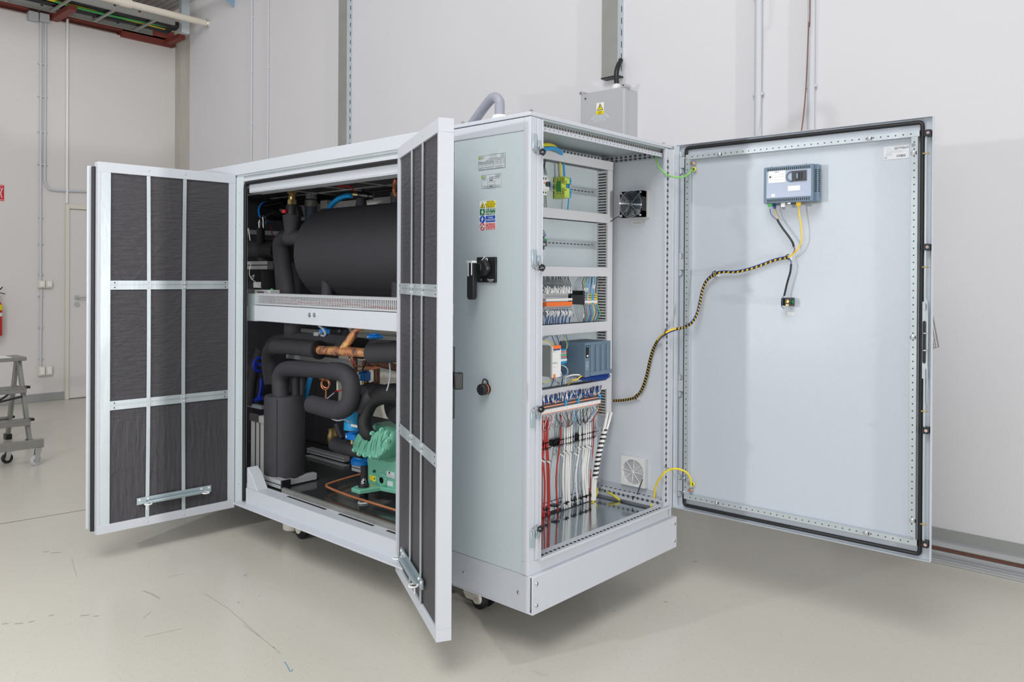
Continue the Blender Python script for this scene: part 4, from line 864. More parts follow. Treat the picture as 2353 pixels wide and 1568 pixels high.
# outside of the door: wire document holder glimpsed past its free edge
b = MB(); 
pa = at(2141, 722, x=1.0); 
P4 = [at(2143, 724, x=1.02), at(2157, 798, x=1.10), at(2141, 806, x=1.10), at(2137, 745, x=1.02)]
b.tube([P4[0], P4[1]], .0025, 6, k=1); b.tube([at(2141, 740, x=1.03), at(2151, 800, x=1.08)], .0018, 6, k=1); b.tube([at(2141, 760, x=1.05), at(2146, 803, x=1.08)], .0012, 6, k=1)
for f_ in (.3, .45, .6, .75, .88, .97): b.tube([Vector(at(2140, 730+70*f_, x=1.03)), Vector(at(2143+12*f_-3, 728+72*f_, x=1.09))], .0012, 6, k=1)
b.tube([at(2139, 800, x=1.06), at(2155, 799, x=1.09)], .002, 6, k=1)
tag(b.build('wire_basket', GALVD), 'small grey wire rack hooked on the outer face of the open enclosure door', 'wire rack')
# sticker of the cabinet maker
t0, z1 = dl(2031, 338, .019); t1, z1b = dl(2089, 331, .019); z0 = dl(2089, 363, .019)[1]; tm, zm = (t0+t1)/2, (z1+z0)/2; hw, hh = (t1-t0)/2, (z1-z0)/2
mb = MB(MD); mb.box(t0, t1, .0185, .0198, z0, z1, 0)
def MDf(t, y, z): return frame(DO+DD*t+DN*y+Vector((0, 0, z)), DD)
text(mb, 'SCHRACK', MDf(tm+hw*.42, .018, zm+hh*.66), .0095, 1, sx=1.15); mb.box(tm-hw*.15, tm+hw*.12, .0178, .0184, zm+hh*.48, zm+hh*.52, 1); mb.box(tm+hw*.46, tm+hw*.86, .0178, .0184, zm+hh*.52, zm+hh*.56, 1)
text(mb, 'CE', MDf(tm-hw*.85, .018, zm-hh*.72), .008, 1); scribble(mb, MDf(tm-hw*.6, .0182, zm+hh*.6), hw*.4, 1, .005, 2, .0008); scribble(mb, MDf(tm-hw*.1, .0182, zm+hh*.15), hw*1.3, 2, .005, 2, .0006); scribble(mb, MDf(tm-hw*.6, .0182, zm-hh*.25), hw*.5, 2, .005, 2, .0008)
x = tm+hw*.05
while x < tm+hw*.75: wd = random.choice((.0006, .001, .0016)); mb.box(x, x+wd, .0178, .0184, zm-hh*.72, zm-hh*.38, 1); x += wd+random.choice((.0008, .0012, .002))
tag(mb.build('maker_sticker', [STK, INK, FINE], smooth=0), 'pale maker sticker with logo and barcode in the upper corner of the open door', 'sticker')
# earth studs and plugs on the door
for (lab_, us, vs_, up_, vp_) in (('upper', 1594, 376, 1594, 389), ('lower', 1588, 1127, 1591, 1113)):
    t, z = dl(us, vs_, .01); b = MB(MD); b.cyl((t, .018, z), (t, .006, z), .009, 6); b.cyl((t, .006, z), (t, -.004, z), .0045, 10, m=1); tag(b.build('earth_stud', [CHR, COP]), f'copper earth stud with a washer at the {lab_} hinge corner of the open door', 'earth stud')
    t, z = dl(up_, vp_, .004); b = MB(MD); b.torus((t, .006, z), (0, 1, 0), .0065, .003, 20, 8); b.cyl((t, .012, z), (t, .002, z), .0055, 16, m=1); tag(b.build('earth_symbol_disc', [SY, SG], smooth=40), f'round yellow and green earth marker beside the {lab_} stud of the open door', 'marker disc')
# earth straps between frame and door
def cable(name, pts, r, m, label, cat='cable', group=None, n=8, k=6):
    b = MB(); b.tube(pts, r, n, k=k); return tag(b.build(name, m), label, cat, group)
GY = mat('green_yellow_sheath', (120, 196, 80), .45)
GY2 = mat('yellow_green_sheath', (226, 206, 40), .45)
cable('earth_strap', [at(1505, 352, x=.88), at(1508, 368, x=.872), at(1517, 388, x=.862), at(1534, 402, x=.868), onD(1556, 408, -.05), onD(1574, 405, -.03), onD(1584, 398, -.01), onD(1588, 391, .0)], .0032, GY, 'green and yellow earth strap sagging from the enclosure roof to the open door')
cable('earth_strap', [at(1496, 1166, x=.87), at(1502, 1145, x=.875), at(1508, 1115, x=.862), at(1522, 1092, x=.850), at(1538, 1080, x=.862), onD(1556, 1078, -.06), onD(1576, 1085, -.03), onD(1586, 1100, -.01), onD(1588, 1118, .0)], .0042, GY2, 'yellow earth strap arching from the enclosure floor to the open door')

# ---------------------------------------------------------------- striped sleeves
def striped(pts, r, ma, mb_, label, name, pitch, duty, n=20, cat='cable', group=None, step=.0015, flip=1):
    P = [Vector(p) for p in pts]; Q = []
    for i in range(len(P)-1):
        p0 = P[max(i-1, 0)]; p1 = P[i]; p2 = P[i+1]; p3 = P[min(i+2, len(P)-1)]; k = max(2, int((p2-p1).length/step))
        for j in range(k):
            t = j/k; t2 = t*t; t3 = t2*t; Q.append(.5*((2*p1)+(p2-p0)*t+(2*p0-5*p1+4*p2-p3)*t2+(3*p1-p0-3*p2+p3)*t3))
    Q.append(P[-1]); b = MB(); b.tube(Q, r, n, k=1)
    L_ = 0
    for q in range(len(Q)-1):
        for i in range(n):
            ph = (L_/pitch+flip*i/n) % 1; b.mi[q*n+i] = 1 if ph < duty else 0
        L_ += (Q[q+1]-Q[q]).length
    return tag(b.build(name, [ma, mb_], smooth=60), label, cat, group)
YO = mat('yellow_core_cable', (238, 196, 40), .45)
wallp = [at(u, v, x=.899) for u, v in ((1409, 921), (1422, 921), (1440, 919), (1458, 914), (1470, 903), (1479, 885), (1486, 862), (1492, 835), (1499, 808), (1507, 790), (1513, 781))]
wallp[-1] = at(1513, 781, x=.89)
mid_ = [wallp[-1], at(1520, 773, x=.874), at(1530, 766, x=.862), at(1542, 760, x=.874), onD(1552, 757, -.05)]
doorp = [onD(1552, 757, -.05), onD(1572, 752, -.034), onD(1589, 742, -.03), onD(1601, 722, -.02), onD(1608, 695, -.01), onD(1614, 667, -.006), onD(1624, 645, -.005), onD(1644, 629, -.004)]
top_ = [onD(1644, 629, -.004), onD(1664, 625, -.003), onD(1690, 625, -.002), onD(1720, 619, .0), onD(1750, 609, .002), onD(1780, 598, .004), onD(1812, 591, .006)]
H_ = thing('door_wiring_harness', 'black and yellow sleeved wiring harness looping from the enclosure wall across the open door', 'cable harness', onD(1612, 680))
def adopt(o, parent, name=None):
    for k in ('label', 'category', 'group'):
        if k in o: del o[k]
    o.parent = parent; o.location = W[o.name]-W[parent.name]; return o
adopt(striped(wallp[:3]+wallp[3:], .0062, YO, BLK, 'x', 'sleeved_run', .013, .78), H_)
adopt(striped(doorp, .0058, YO, BLK, 'x', 'sleeved_run', .014, .72), H_)
adopt(striped(top_, .0052, YO, BLK, 'x', 'sleeved_run', .020, .62), H_)
b = MB(); b.tube([p+Vector((-.002, 0, .002)) for p in mid_], .0042, 8); b.build('yellow_wire', YO, H_)
b = MB(); b.tube([p+Vector((.001, 0, -.004)) for p in mid_], .0030, 8); b.build('blue_wire', DBLU, H_)
b = MB(); q = mid_[2]; b.torus(q, mid_[3]-mid_[1], .0075, .0018, 16, 6); b.tube([q+Vector((-.004, 0, -.012)), q+Vector((-.004, 0, .018))], .0016, 6, k=1); b.build('tie', BLK, H_)
b = MB(); b.tube([p+Vector((-.004, 0, .004)) for p in doorp[1:]]+[p+Vector((-.004, 0, .004)) for p in top_[1:]], .0018, 6); b.build('blue_wire', DBLU, H_)
for (u, v, w_) in ((1812, 591, 0), (1644, 629, 0)):
    t, z = dl(u, v, .012); b = MB(MD); b.box(t-.013, t+.013, .014, .019, z-.012, z+.012); b.tube([(t, .014, z+.011), (t, -.012, z+.006), (t, -.012, z-.006), (t, .014, z-.010)], .0022, 6, k=2, m=1); b.build('tie_mount', [WPL, BLK], H_)
p = at(1466, 911, x=.915); b = MB(); b.box(.906, .9145, p.y-.014, p.y+.014, p.z-.014, p.z+.014); b.tube([(.905, p.y+.002, p.z-.012), (.888, p.y, p.z), (.905, p.y-.002, p.z+.013)], .0022, 6, k=3, m=1); b.build('tie_mount', [WPL, BLK], H_)
# branches to the panel and to the button
def dcable(name, pts, r, m, label, off=-.01, **k): return cable(name, [onD(u, v, off) for u, v in pts], r, m, label, **k)
dcable('sleeved_cable', [(1786, 504), (1790, 512), (1800, 527), (1812, 543), (1821, 557), (1824, 567)], .0042, BLK, 'short black sleeved cable curving down from the operator panel to the harness', off=-.015)
dcable('panel_wire', [(1778, 478), (1782, 490), (1786, 505)], .0018, YO, 'short yellow wire leaving a socket under the operator panel')
dcable('panel_wire', [(1769, 480), (1771, 490), (1778, 500), (1786, 505)], .0014, DBLU, 'thin blue wire looping under the green plug of the operator panel')
dcable('panel_wire', [(1824, 567), (1826, 574), (1822, 583), (1812, 590)], .0020, BRN, 'brown wire end between the sleeved branch and the harness')
dcable('network_cable', [(1834, 470), (1838, 500), (1842, 530), (1841, 555), (1832, 574), (1820, 586), (1810, 592)], .0028, YO, 'yellow network cable hanging from the operator panel and bending into the harness', off=-.018)
dcable('sleeved_cable', [(1818, 607), (1816, 625), (1809, 650), (1802, 680)], .0040, BLK, 'black sleeved cable hanging straight down to the push button block', off=-.012)
dcable('button_wire', [(1812, 592), (1817, 600), (1818, 610)], .0018, DBLU, 'blue wire at the top of the sleeved cable of the push button')
dcable('button_wire', [(1801, 680), (1796, 690), (1796, 704), (1802, 709)], .0014, DBLU, 'thin blue wire looping around the left side of the push button block', off=-.02)
# operator panel
t0, z1 = dl(1755, 386, -.05); t1 = dl(1868, 375, -.05)[0]; z0 = .5*(dl(1755, 470, -.05)[1]+dl(1869, 460, -.05)[1]); z1 = 1.767
tf = dl(1884, 372, .012)[0]
HM = thing('operator_panel', 'slate blue operator panel, seen from behind, mounted on the open enclosure door', 'operator panel', DO+DD*((t0+t1)/2)+Vector((0, 0, z0)))
b = MB(MD); b.box(t0-.004, tf, .006, .018, z0-.004, z1+.004); bz = b.build('bezel', GALVD, HM, bevel=.003)
b = MB(MD); b.box(t0, t1+.012, -.030, .006, z0, z1)
b.prism([(t0, z0+.004), (t0+.004, z0), (t1, z0), (t1, z1), (t0+.004, z1), (t0, z1-.004)], (0, -.050, 0), (1, 0, 0), (0, 0, 1), (0, .021, 0)); hs = b.build('rear_case', SLATE, HM, bevel=.002)
b = MB(MD); b.box(t0+.012, t1-.006, -.0515, -.050, z0+.020, z1-.018); b.build('cover_plate', STEELB, HM)
b = MB(MD); n = 21
for i in range(n):
    t = t0+.018+i*(t1-t0-.032)/(n-1); b.box(t-.0018, t+.0018, -.0505, -.049, z1-.015, z1-.006); b.box(t-.0018, t+.0018, -.0505, -.049, z0+.005, z0+.015)
for i in range(13):
    z = z0+.036+i*.0068; b.box(t1+.0122, t1+.0128, -.026, -.006, z, z+.0032)
for i in range(13):
    z = z0+.036+i*.0068; b.box(t1+.0005, t1+.0085, -.0308, -.0300, z, z+.0032)
b.build('vent_slots', DARK, HM)
mb = MB(MD); mb.box(t0+.020, t0+.088, -.0530, -.0515, z0+.078, z0+.124, 0)
text(mb, 'SIEMENS', MDf(t0+.054, -.0536, z0+.119), .005, 1)
scribble(mb, MDf(t0+.048, -.0532, z0+.103), .03, 2, .006, 3, .0008); scribble(mb, MDf(t0+.074, -.0532, z0+.105), .02, 2, .008, 3, .002); scribble(mb, MDf(t0+.050, -.0532, z0+.090), .045, 1, .006, 3, .0014)
mb.box(t0+.024, t0+.031, -.0536, -.0531, z0+.098, z0+.105, 1)
mb.box(t0+.097, t0+.144, -.0530, -.0515, z0+.043, z0+.062, 0); mb.box(t0+.032, t0+.046, -.0525, -.0515, z0+.024, z0+.035, 0); mb.build('rear_labels', [WPL, INK, INK, LAB], HM, smooth=0)
mb = MB(MD); mb.box(t0+.113, t0+.168, -.056, -.050, z0+.078, z0+.118); mb.box(t0+.128, t0+.142, -.060, -.056, z0+.085, z0+.111, 1); mb.box(t0+.146, t0+.153, -.060, -.056, z0+.085, z0+.111, 1); mb.box(t0+.131, t0+.139, -.0605, -.060, z0+.088, z0+.108, 2); mb.build('card_slots', [INK, BLK, SLATE], HM)
b = MB(MD); b.torus((t0+.110, -.0513, z0+.098), (0, 1, 0), .018, .004, 24, 6); b.build('dial_ring', SLATE, HM)
for (u, v) in ((1772, 383), (1811, 379), (1852, 375)):
    t = dl(u, v, -.02)[0]; b = MB(MD); b.box(t-.004, t+.004, -.022, .004, z1, z1+.004); b.tube([(t, -.014, z1+.003), (t, -.014, z1+.009)], .0015, 6, k=1); b.build('mounting_clamp', CHR, HM)
for v in (393, 424, 455):
    z = dl(1882, v-6, -.0)[1]; b = MB(MD); b.box(t1+.012, tf-.004, -.012, .004, z-.006, z-.003); b.box(t1+.012, tf-.004, -.012, .004, z+.003, z+.006); b.cyl((t1+.012, -.005, z), (tf+.001, -.005, z), .002, 8); b.build('mounting_clamp', CHR, HM)
    z = dl(1752, v+3, -.02)[1]; b = MB(MD); b.tube([(t0, -.02, z), (t0-.006, -.016, z+.001)], .0025, 6, k=1); b.build('mounting_clamp', CHR, HM)
for (u0, u1, ln, m, dy, nm) in ((1764, 1773, .012, GRE, -.044, 'power_plug'), (1776, 1781, .020, DBLU, -.03, 'serial_plug'), (1794, 1802, .016, WPL, -.04, 'cable_clamp'), (1829, 1838, .014, YO, -.036, 'network_plug'), (1809, 1817, .006, CHR, -.03, 'earth_screw'), (1818, 1829, .007, BLK, -.03, 'usb_port')):
    ta = dl(u0, 470, dy)[0]; tb = dl(u1, 470, dy)[0]; b = MB(MD); b.box(ta, tb, dy, dy+.012, z0-ln, z0+.002); b.build(nm, m, HM, bevel=.001)
# push button block and its strip
t, z = dl(1810, 694, -.02)
PB = thing('push_button_block', 'black contact block of a push button on the open door, green side', 'push button', DO+DD*t+Vector((0, 0, z-.02)))
b = MB(MD); b.box(t-.013, t+.013, -.024, .018, z-.016, z+.016); b.box(t-.019, t-.013, -.034, -.004, z-.015, z+.015)
for k in (-1, 0, 1): b.box(t-.023, t-.019, -.030, -.010, z+k*.010-.003, z+k*.010+.003)
b.build('contact_block', BLK, PB, bevel=.002)
b = MB(MD); b.lathe((t+.001, -.024, z+.001), (0, -1, 0), [(0, .008), (.004, .008), (.005, .005), (.001, .004)], 16); b.box(t-.006, t+.006, -.026, -.024, z-.015, z-.010, 0); b.build('lamp_holder', BRS, PB)
b = MB(MD); b.cyl((t+.012, -.010, z), (t+.018, -.010, z), .008, 14); b.build('green_contact', SG, PB)
t, z = dl(1817, 721, .018); b = MB(MD); b.box(t-.013, t+.013, .0186, .0198, z-.006, z+.006); scribble(b, MDf(t, .0183, z), .02, 1, .004, 1, .0014); tag(b.build('printed_strip', [WPL, LAB], smooth=0), 'small pale printed strip under the push button on the open door', 'label')

# ================================================================ inside the enclosure
def E_(u, v, y): return at(u, v, y=y)
YF, YP = .300, .362
zs = {k: (E_(1390, a, YF).z, E_(1390, c, YF).z) for k, (a, c) in dict(d2=(491.5, 512.5), d3=(615, 636), d4=(739, 761), d5=(874.5, 887)).items()}
zs['d1'] = (E_(1400, 371, YF).z, E_(1400, 391, YF).z)
zs['d5'] = (zs['d5'][0], zs['d5'][0]-.040)
XV0 = E_(1396, 600, YF).x; XV1 = XV0+.038
def hduct(z1, z0, x1, label):
    r = thing('cable_duct', label, 'cable duct', ((x1+.1)/2, .33, z0), 'slotted ducts on the mounting plate')
    b = MB(); b.box(.10, x1, YF, YF+.004, z0, z1); b.box(.10, x1, YF+.004, YF+.010, z0, z0+.002); b.box(.10, x1, YF+.004, YF+.010, z1-.002, z1); b.build('lid', DUCTM, r, bevel=.0008)
    b = MB()
    for zz in (z0+.001, z1-.003): b.box(.10, x1, YF+.010, YP, zz, zz+.002)
    x = .36
    while x < x1-.02: b.box(x, x+.005, YF+.014, YP-.014, z0+.0004, z0+.001, 1); b.box(x, x+.005, YF+.014, YP-.014, z1-.001, z1-.0004, 1); x += .0125
    b.build('slotted_base', [DUCTM, DARK], r)
hduct(*zs['d1'], XV1+.004, 'grey cable duct across the top of the mounting plate')
hduct(*zs['d2'], XV0, 'grey cable duct between the terminal row and the contactor row')
hduct(*zs['d3'], XV0, 'grey cable duct right above the orange relays')
hduct(*zs['d4'], XV0, 'grey cable duct right below the orange relays')
hduct(*zs['d5'], XV0, 'grey cable duct between the controller and the long terminal strip')
zv0 = E_(1400, 955, YF).z; zv1 = zs['d1'][1]-.001
r = thing('cable_duct', 'long vertical grey cable duct with open side slots at the right of the mounting plate', 'cable duct', (XV0+.019, .33, zv0), 'slotted ducts on the mounting plate')
b = MB(); b.box(XV0, XV1, YF, YF+.004, zv0, zv1); b.box(XV0, XV0+.002, YF+.004, YF+.008, zv0, zv1); b.build('lid', DUCTM, r, bevel=.0008)
b = MB(); b.box(XV0+.001, XV0+.003, YF+.008, YP, zv0, zv1); b.box(XV1-.003, XV1-.001, YF+.008, YP, zv0, zv1)
z = zv0+.008
while z < zv1-.01:
    b.box(XV0+.0002, XV0+.001, YF+.010, YP-.010, z, z+.0052, 1)
    if random.random() < .25: yy = random.uniform(YF+.014, YP-.03); b.box(XV0-.0002, XV0+.0002, yy, yy+.006, z+.001, z+.003, 2)
    z += .0125
b.build('slotted_base', [DUCTM, DARK, YO], r)
def dinrail(z, x0, x1, label, y=YP):
    b = MB(); b.box(x0, x1, y-.0075, y-.0065, z-.0175, z-.013); b.box(x0, x1, y-.0075, y-.0065, z+.013, z+.0175); b.box(x0, x1, y-.007, y, z-.0135, z-.0125); b.box(x0, x1, y-.007, y, z+.0125, z+.0135); b.box(x0, x1, y-.0018, y-.0002, z-.013, z+.013)
    x = x0+.01
    while x < x1-.03: b.box(x, x+.015, y-.0022, y-.0018, z-.002, z+.002, 1); x += .025
    b.cyl((x1-.035, y-.005, z), (x1-.035, y-.001, z), .005, 10, m=2)
    return tag(b.build('din_rail', [GALV, DARK, CHR], bevel=0), label, 'mounting rail', 'mounting rails')
XR = XV0-.004
zr1 = E_(1350, 441, YP).z; zr2 = E_(1350, 563, YP).z
dinrail(zr1, .10, XR, 'upper steel mounting rail behind the green and yellow terminals'); dinrail(zr2, .10, XR, 'second steel mounting rail running right from the small contactor')
zr3 = E_(1335, 690, YP).z; dinrail(zr3, .10, XR, 'steel mounting rail behind the orange relays')
zr4 = E_(1330, 822, YP).z; dinrail(zr4, .10, XR, 'steel mounting rail behind the controller and the power supply')
def dev(u0, v0, v1, u1, yf, yb=YP-.006):
    a = E_(u0, v0, yf); c = E_(u0, v1, yf); d = E_(u1, (v0+v1)/2, yf); return a.x, d.x, yf, yb, c.z, a.z
# motor protection switch
x0, x1, yf, yb, z0, z1 = dev(1243, 399, 449, 1262, .285); x0 = x1-.045
r = thing('motor_protection_switch', 'white motor protection switch with a black rotary knob at the left of the top row', 'circuit breaker', ((x0+x1)/2, .32, z0))
b = MB(); b.box(x0, x1, yf+.012, yb, z0+.004, z1-.004); b.box(x0, x1, yf, yf+.012, z0+.026, z1-.022); o = b.build('case', WPL, r, bevel=.0015)
b = MB()
for k in range(3):
    for zz in (z0+.015, z1-.015): b.box(x0+.008+k*.013, x0+.013+k*.013, yf+.011, yf+.012, zz-.004, zz+.004)
b.build('terminal_openings', DARK, r)
zm = (z0+z1)/2+.004; b = MB(); b.lathe((x1-.014, yf, zm), (0, -1, 0), [(0, .0105), (.010, .010), (.012, .007)], 20); b.box(x1-.016, x1-.012, yf-.017, yf-.010, zm-.009, zm+.009); b.build('knob', INK, r)
b = MB(); b.cyl((x1-.031, yf-.001, zm+.004), (x1-.031, yf, zm+.004), .004, 12); b.build('test_button', ORG, r)
x0b = x1+.001; b = MB(); b.box(x0b, x0b+.011, yf+.012, yb, zm-.026, zm+.026); q = b.build('auxiliary_contact', WPL, r, bevel=.001)
b = MB(); b.box(x0b+.001, x0b+.013, yf+.002, yf+.012, zm-.004, zm+.004); b.box(x0b+.004, x0b+.008, yf+.002, yf+.012, zm-.012, zm+.004); b.build('blue_lever', BLUE, q)
# earth and neutral terminals
x0, x1, yf, yb, z0, z1 = dev(1298, 405, 455, 1309, .298)
xr_ = x1; side = E_(1273, 430, YP-.01)
r = thing('earth_terminal', 'green and yellow marbled earth terminal block on the upper rail', 'terminal block', ((x0+x1)/2, .33, z0))
b = MB(); b.prism([(yf, z0+.002), (yb, z0), (yb, z1), (yf+.006, z1), (yf, z1-.008), (yf, zr1+.012), (yf+.018, zr1+.010), (yf+.018, zr1-.006), (yf, zr1-.008)], (x0, 0, 0), (0, 1, 0), (0, 0, 1), (x1-x0, 0, 0)); b.build('body', YGR, r, bevel=.0012)
b = MB()
for zz in (zr1+.030, zr1+.022, zr1-.022, zr1-.030):
    for yy in (yf+.010, yf+.022, yf+.036): b.box(x0-.0006, x0, yy, yy+.003, zz-.002, zz+.002)
for zz in (zr1+.018, zr1-.016):
    for k in range(2): b.box(x0+.002+k*.006, x0+.005+k*.006, yf-.0005, yf, zz-.003, zz+.003)
b.build('wire_openings', DARK, r)
ma = mat('green_blotches', (70, 150, 70), .45); b = MB(); b.prism([(yf+.020, zr1-.022), (yf+.044, zr1-.020), (yf+.050, zr1+.004), (yf+.040, zr1+.024), (yf+.022, zr1+.022)], (x0-.0004, 0, 0), (0, 1, 0), (0, 0, 1), (.0005, 0, 0)); b.build('green_centre', ma, r)
xb = x1+.001; r = thing('neutral_terminal', 'blue neutral terminal block touching the earth terminal', 'terminal block', (xb+.005, .33, z0))
b = MB(); b.prism([(yf, z0+.004), (yb, z0+.004), (yb, z1-.004), (yf, z1-.004), (yf, zr1+.010), (yf+.016, zr1+.008), (yf+.016, zr1-.006), (yf, zr1-.008)], (xb, 0, 0), (0, 1, 0), (0, 0, 1), (.011, 0, 0)); b.build('body', SKY, r, bevel=.001)
b = MB(); b.box(xb+.003, xb+.006, yf-.0005, yf, zr1+.020, zr1+.026); b.box(xb+.003, xb+.006, yf-.0005, yf, zr1-.028, zr1-.022); b.build('wire_openings', DARK, r)
b = MB(); b.box(xb+.012, xb+.020, yf+.010, yb, zr1-.016, zr1+.008); b.box(xb+.012, xb+.026, yf+.012, yf+.018, zr1+.004, zr1+.010); tag(b.build('end_stop', GPL, bevel=.001), 'grey end stop holding the blue neutral terminal on the upper rail', 'end stop')
# wires of the top row
def ew(name, pts, y, r_, m, label, group=None, cat='wire'):
    return cable(name, [E_(p[0], p[1], p[2] if len(p) > 2 else y) for p in pts], r_, m, label, cat, group, n=6, k=4)
ew('earth_wire', [(1287, 374), (1287.5, 390), (1288, 408)], .33, .0042, GY2, 'yellow and green wire dropping from the top duct into the earth terminal')
ew('neutral_wire', [(1295, 374), (1296, 390), (1297, 408)], .33, .0046, SKY, 'thick blue wire dropping from the top duct beside the yellow and green one')
ew('neutral_wire', [(1307, 455), (1306, 468), (1304, 486)], .325, .0028, SKY, 'thin blue wire leaving the bottom of the terminals into the duct below')
ew('feed_cable', [(1236, 334, .20), (1258, 333, .24), (1272, 336, .27), (1282, 345, .29), (1285, 352, .31)], 0, .0075, GY2, 'thick yellow and green cable bending over the top duct', cat='cable')
ew('feed_cable', [(1236, 345, .20), (1258, 342, .23), (1272, 341, .26), (1284, 346, .28), (1291, 356, .31)], 0, .0085, SKY, 'thick blue cable bending over the top duct', cat='cable')
for i in range(5): ew('control_wire', [(1248+i*2, 366, .33), (1247+i*1.2, 382, .33), (1245+i*3, 402, .32)], 0, .0012, BLK, 'thin black wire above the motor protection switch', 'black wires of the motor switch')
for i in range(4): ew('control_wire', [(1246+i*2.5, 447, .31), (1246+i*3, 460, .31), (1244+i*4, 482, .33)], 0, .0013, [BLK, WPL, BLK, BLK][i], 'thin wire below the motor protection switch', 'lower wires of the motor switch')
# contactor
x0, x1, yf, yb, z0, z1 = dev(1243, 541, 573, 1257, .288); x0 = x1-.045
r = thing('contactor', 'small black contactor with a green stripe at the left of the second row', 'contactor', ((x0+x1)/2, .32, z0))
b = MB(); b.box(x0, x1-.003, yf+.010, yb, z0, z1); b.box(x0, x1, yf, yf+.03, z0+.013, z1-.013); b.build('case', INK, r, bevel=.0015)
b = MB(); b.box(x0+.002, x1, yf-.001, yf+.012, z1-.020, z1-.0145); b.build('green_stripe', GRE, r)
b = MB(); b.box(x0+.020, x0+.034, yf-.0008, yf, z0+.016, z0+.024); b.build('marking_label', GPL, r)
for i in range(3): ew('control_wire', [(1242+i*1, 523, .33), (1246+i*2, 532, .32), (1252+i*1.5, 543, .31)], 0, .0014, [DBLU, WPL, DBLU][i], 'thin wire coming down to the top of the contactor', 'upper wires of the contactor')
for i in range(3): ew('control_wire', [(1252-i*2, 573, .31), (1250-i*2, 585, .32), (1244-i*1, 603, .33)], 0, .0016, WPL, 'thin white wire hanging from the bottom of the contactor', 'lower wires of the contactor')
# relay row
yf = .268; a = E_(1256, 695, yf); a2 = E_(1256, 704.8, yf); c = E_(1315.5, 698, yf); n = 12; pw = (c.x-a.x)/n
RB = thing('relay_terminal_row', 'row of plug-in relay sockets with a white marker strip under the third duct', 'relay sockets', ((a.x+c.x)/2, .32, a2.z-.03))
zt_, zb_ = a.z, a2.z
b = MB(); b.box(a.x-.002, c.x, yf+.022, YP-.006, zb_-.022, zt_+.052); b.box(a.x-.002, c.x, yf+.006, yf+.03, zb_-.010, zb_); b.build('socket_body', GPL, RB, bevel=.001)
b = MB()
for i in range(n*2):
    x = a.x+(i+.5)*pw/2; b.box(x-.0012, x+.0012, yf+.0212, yf+.022, zt_+.036, zt_+.044); b.box(x-.0012, x+.0012, yf+.0212, yf+.022, zb_-.019, zb_-.013); b.box(x-.001, x+.001, yf+.0052, yf+.006, zb_-.009, zb_-.004)
b.build('terminal_openings', DARK, RB)
mk0 = E_(1258, 687, yf+.004); mk1 = E_(1258, 692.5, yf+.004); b = MB(); b.box(a.x+.002, c.x+.003, yf+.003, yf+.010, mk1.z, mk0.z); mm = [b]; 
for i in range(n): b.box(a.x+(i+.5)*pw-.0022, a.x+(i+.5)*pw+.0022, yf+.0026, yf+.003, (mk0.z+mk1.z)/2-.0005, (mk0.z+mk1.z)/2+.0005, 1)
b.build('marker_strip', [WPL, INK], RB, smooth=0)
for i in range(n):
    b = MB(); b.box(a.x+i*pw+.0006, a.x+(i+1)*pw-.0006, yf, yf+.03, zb_, zt_)
    tag(b.build('orange_relay', ORG, bevel=.0008), 'small orange plug-in relay under the third duct', 'relay', 'row of orange relays')
b = MB(); xq = E_(1338, 690, .30).x-.0015; b.box(c.x+.008, xq-.012, .280, YP-.006, zt_-.012, zt_+.026); b.box(xq-.012, xq, .284, YP-.006, zt_-.016, zt_+.044); tag(b.build('black_socket', BLK, bevel=.003), 'black socket block between the orange relays and the coloured terminals', 'terminal block')
# coloured terminals right of it
x0 = E_(1338, 690, .30).x; x1 = E_(1372, 690, .30).x; zt2 = E_(1338, 676, .30).z; zb2 = E_(1338, 700, .30).z; cols = [PEA, PEA, SKY, PEA, PEA, GY, SKY, PEA, GY2]
for i in range(9):
    xa = x0+(x1-x0)*i/9; xb_ = x0+(x1-x0)*(i+1)/9-.0005
    b = MB(); b.box(xa, xb_, .300, YP-.006, zb2, zt2)
    for k, zz in enumerate((.1, .3, .6)): b.box(xa+.001, xb_-.001, .2994, .300, zt2-(zt2-zb2)*zz-.004, zt2-(zt2-zb2)*zz, 1)
    b.box(xa, xb_, .297, .300, zb2+.006, zb2+.016, 2)
    tag(b.build('feed_through_terminal', [cols[i], [SKY, DARK, GRE][i % 3], WPL], bevel=.0006), ['peach coloured', 'peach coloured', 'blue', 'peach coloured', 'peach coloured', 'green and yellow', 'blue', 'peach coloured', 'yellow'][i]+' terminal right of the black socket block', 'terminal', 'short terminal block')
# wires of the relay row
rnd = random.Random(3)
for i in range(22):
    u = 1252+i*2.95; du = rnd.uniform(-3, 3)
    ew('relay_wire', [(u-6+du, 636, .335), (u-5, 648, .32), (u, 660, .31), (u+1, 672, .295), (u, 682, .290)], 0, .0013, BLK, 'thin black wire from the duct to the relay sockets', 'black wires above the relays')
for i in range(26):
    u = 1251+i*2.5; b = MB(); lo_ = i % 2; p0 = E_(u+rnd.uniform(-1.5, 1.5), 660+rnd.uniform(-3, 4), .292); p1 = E_(u+rnd.uniform(-1, 1), 675+rnd.uniform(-2, 1), .282); b.tube([p0, p0.lerp(p1, .5)+Vector((rnd.uniform(-.004, .004), -.004, 0)), p1], .0023, 6, k=3); tag(b.build('marker_sleeve', WPL), 'white wire marker just above the relay sockets', 'wire marker', 'white sleeves above the relays')
for i in range(18):
    u = 1254+i*3.4; b = MB(); p0 = E_(u+rnd.uniform(-1.5, 1.5), 714+rnd.uniform(-1, 2), .284); p1 = E_(u+rnd.uniform(-2, 2), 726+rnd.uniform(-3, 3), .288); b.tube([p0, p0.lerp(p1, .5)+Vector((rnd.uniform(-.004, .004), -.005, 0)), p1], .0023, 6, k=3); tag(b.build('marker_sleeve', WPL), 'white wire marker just below the relay sockets', 'wire marker', 'white sleeves below the relays')
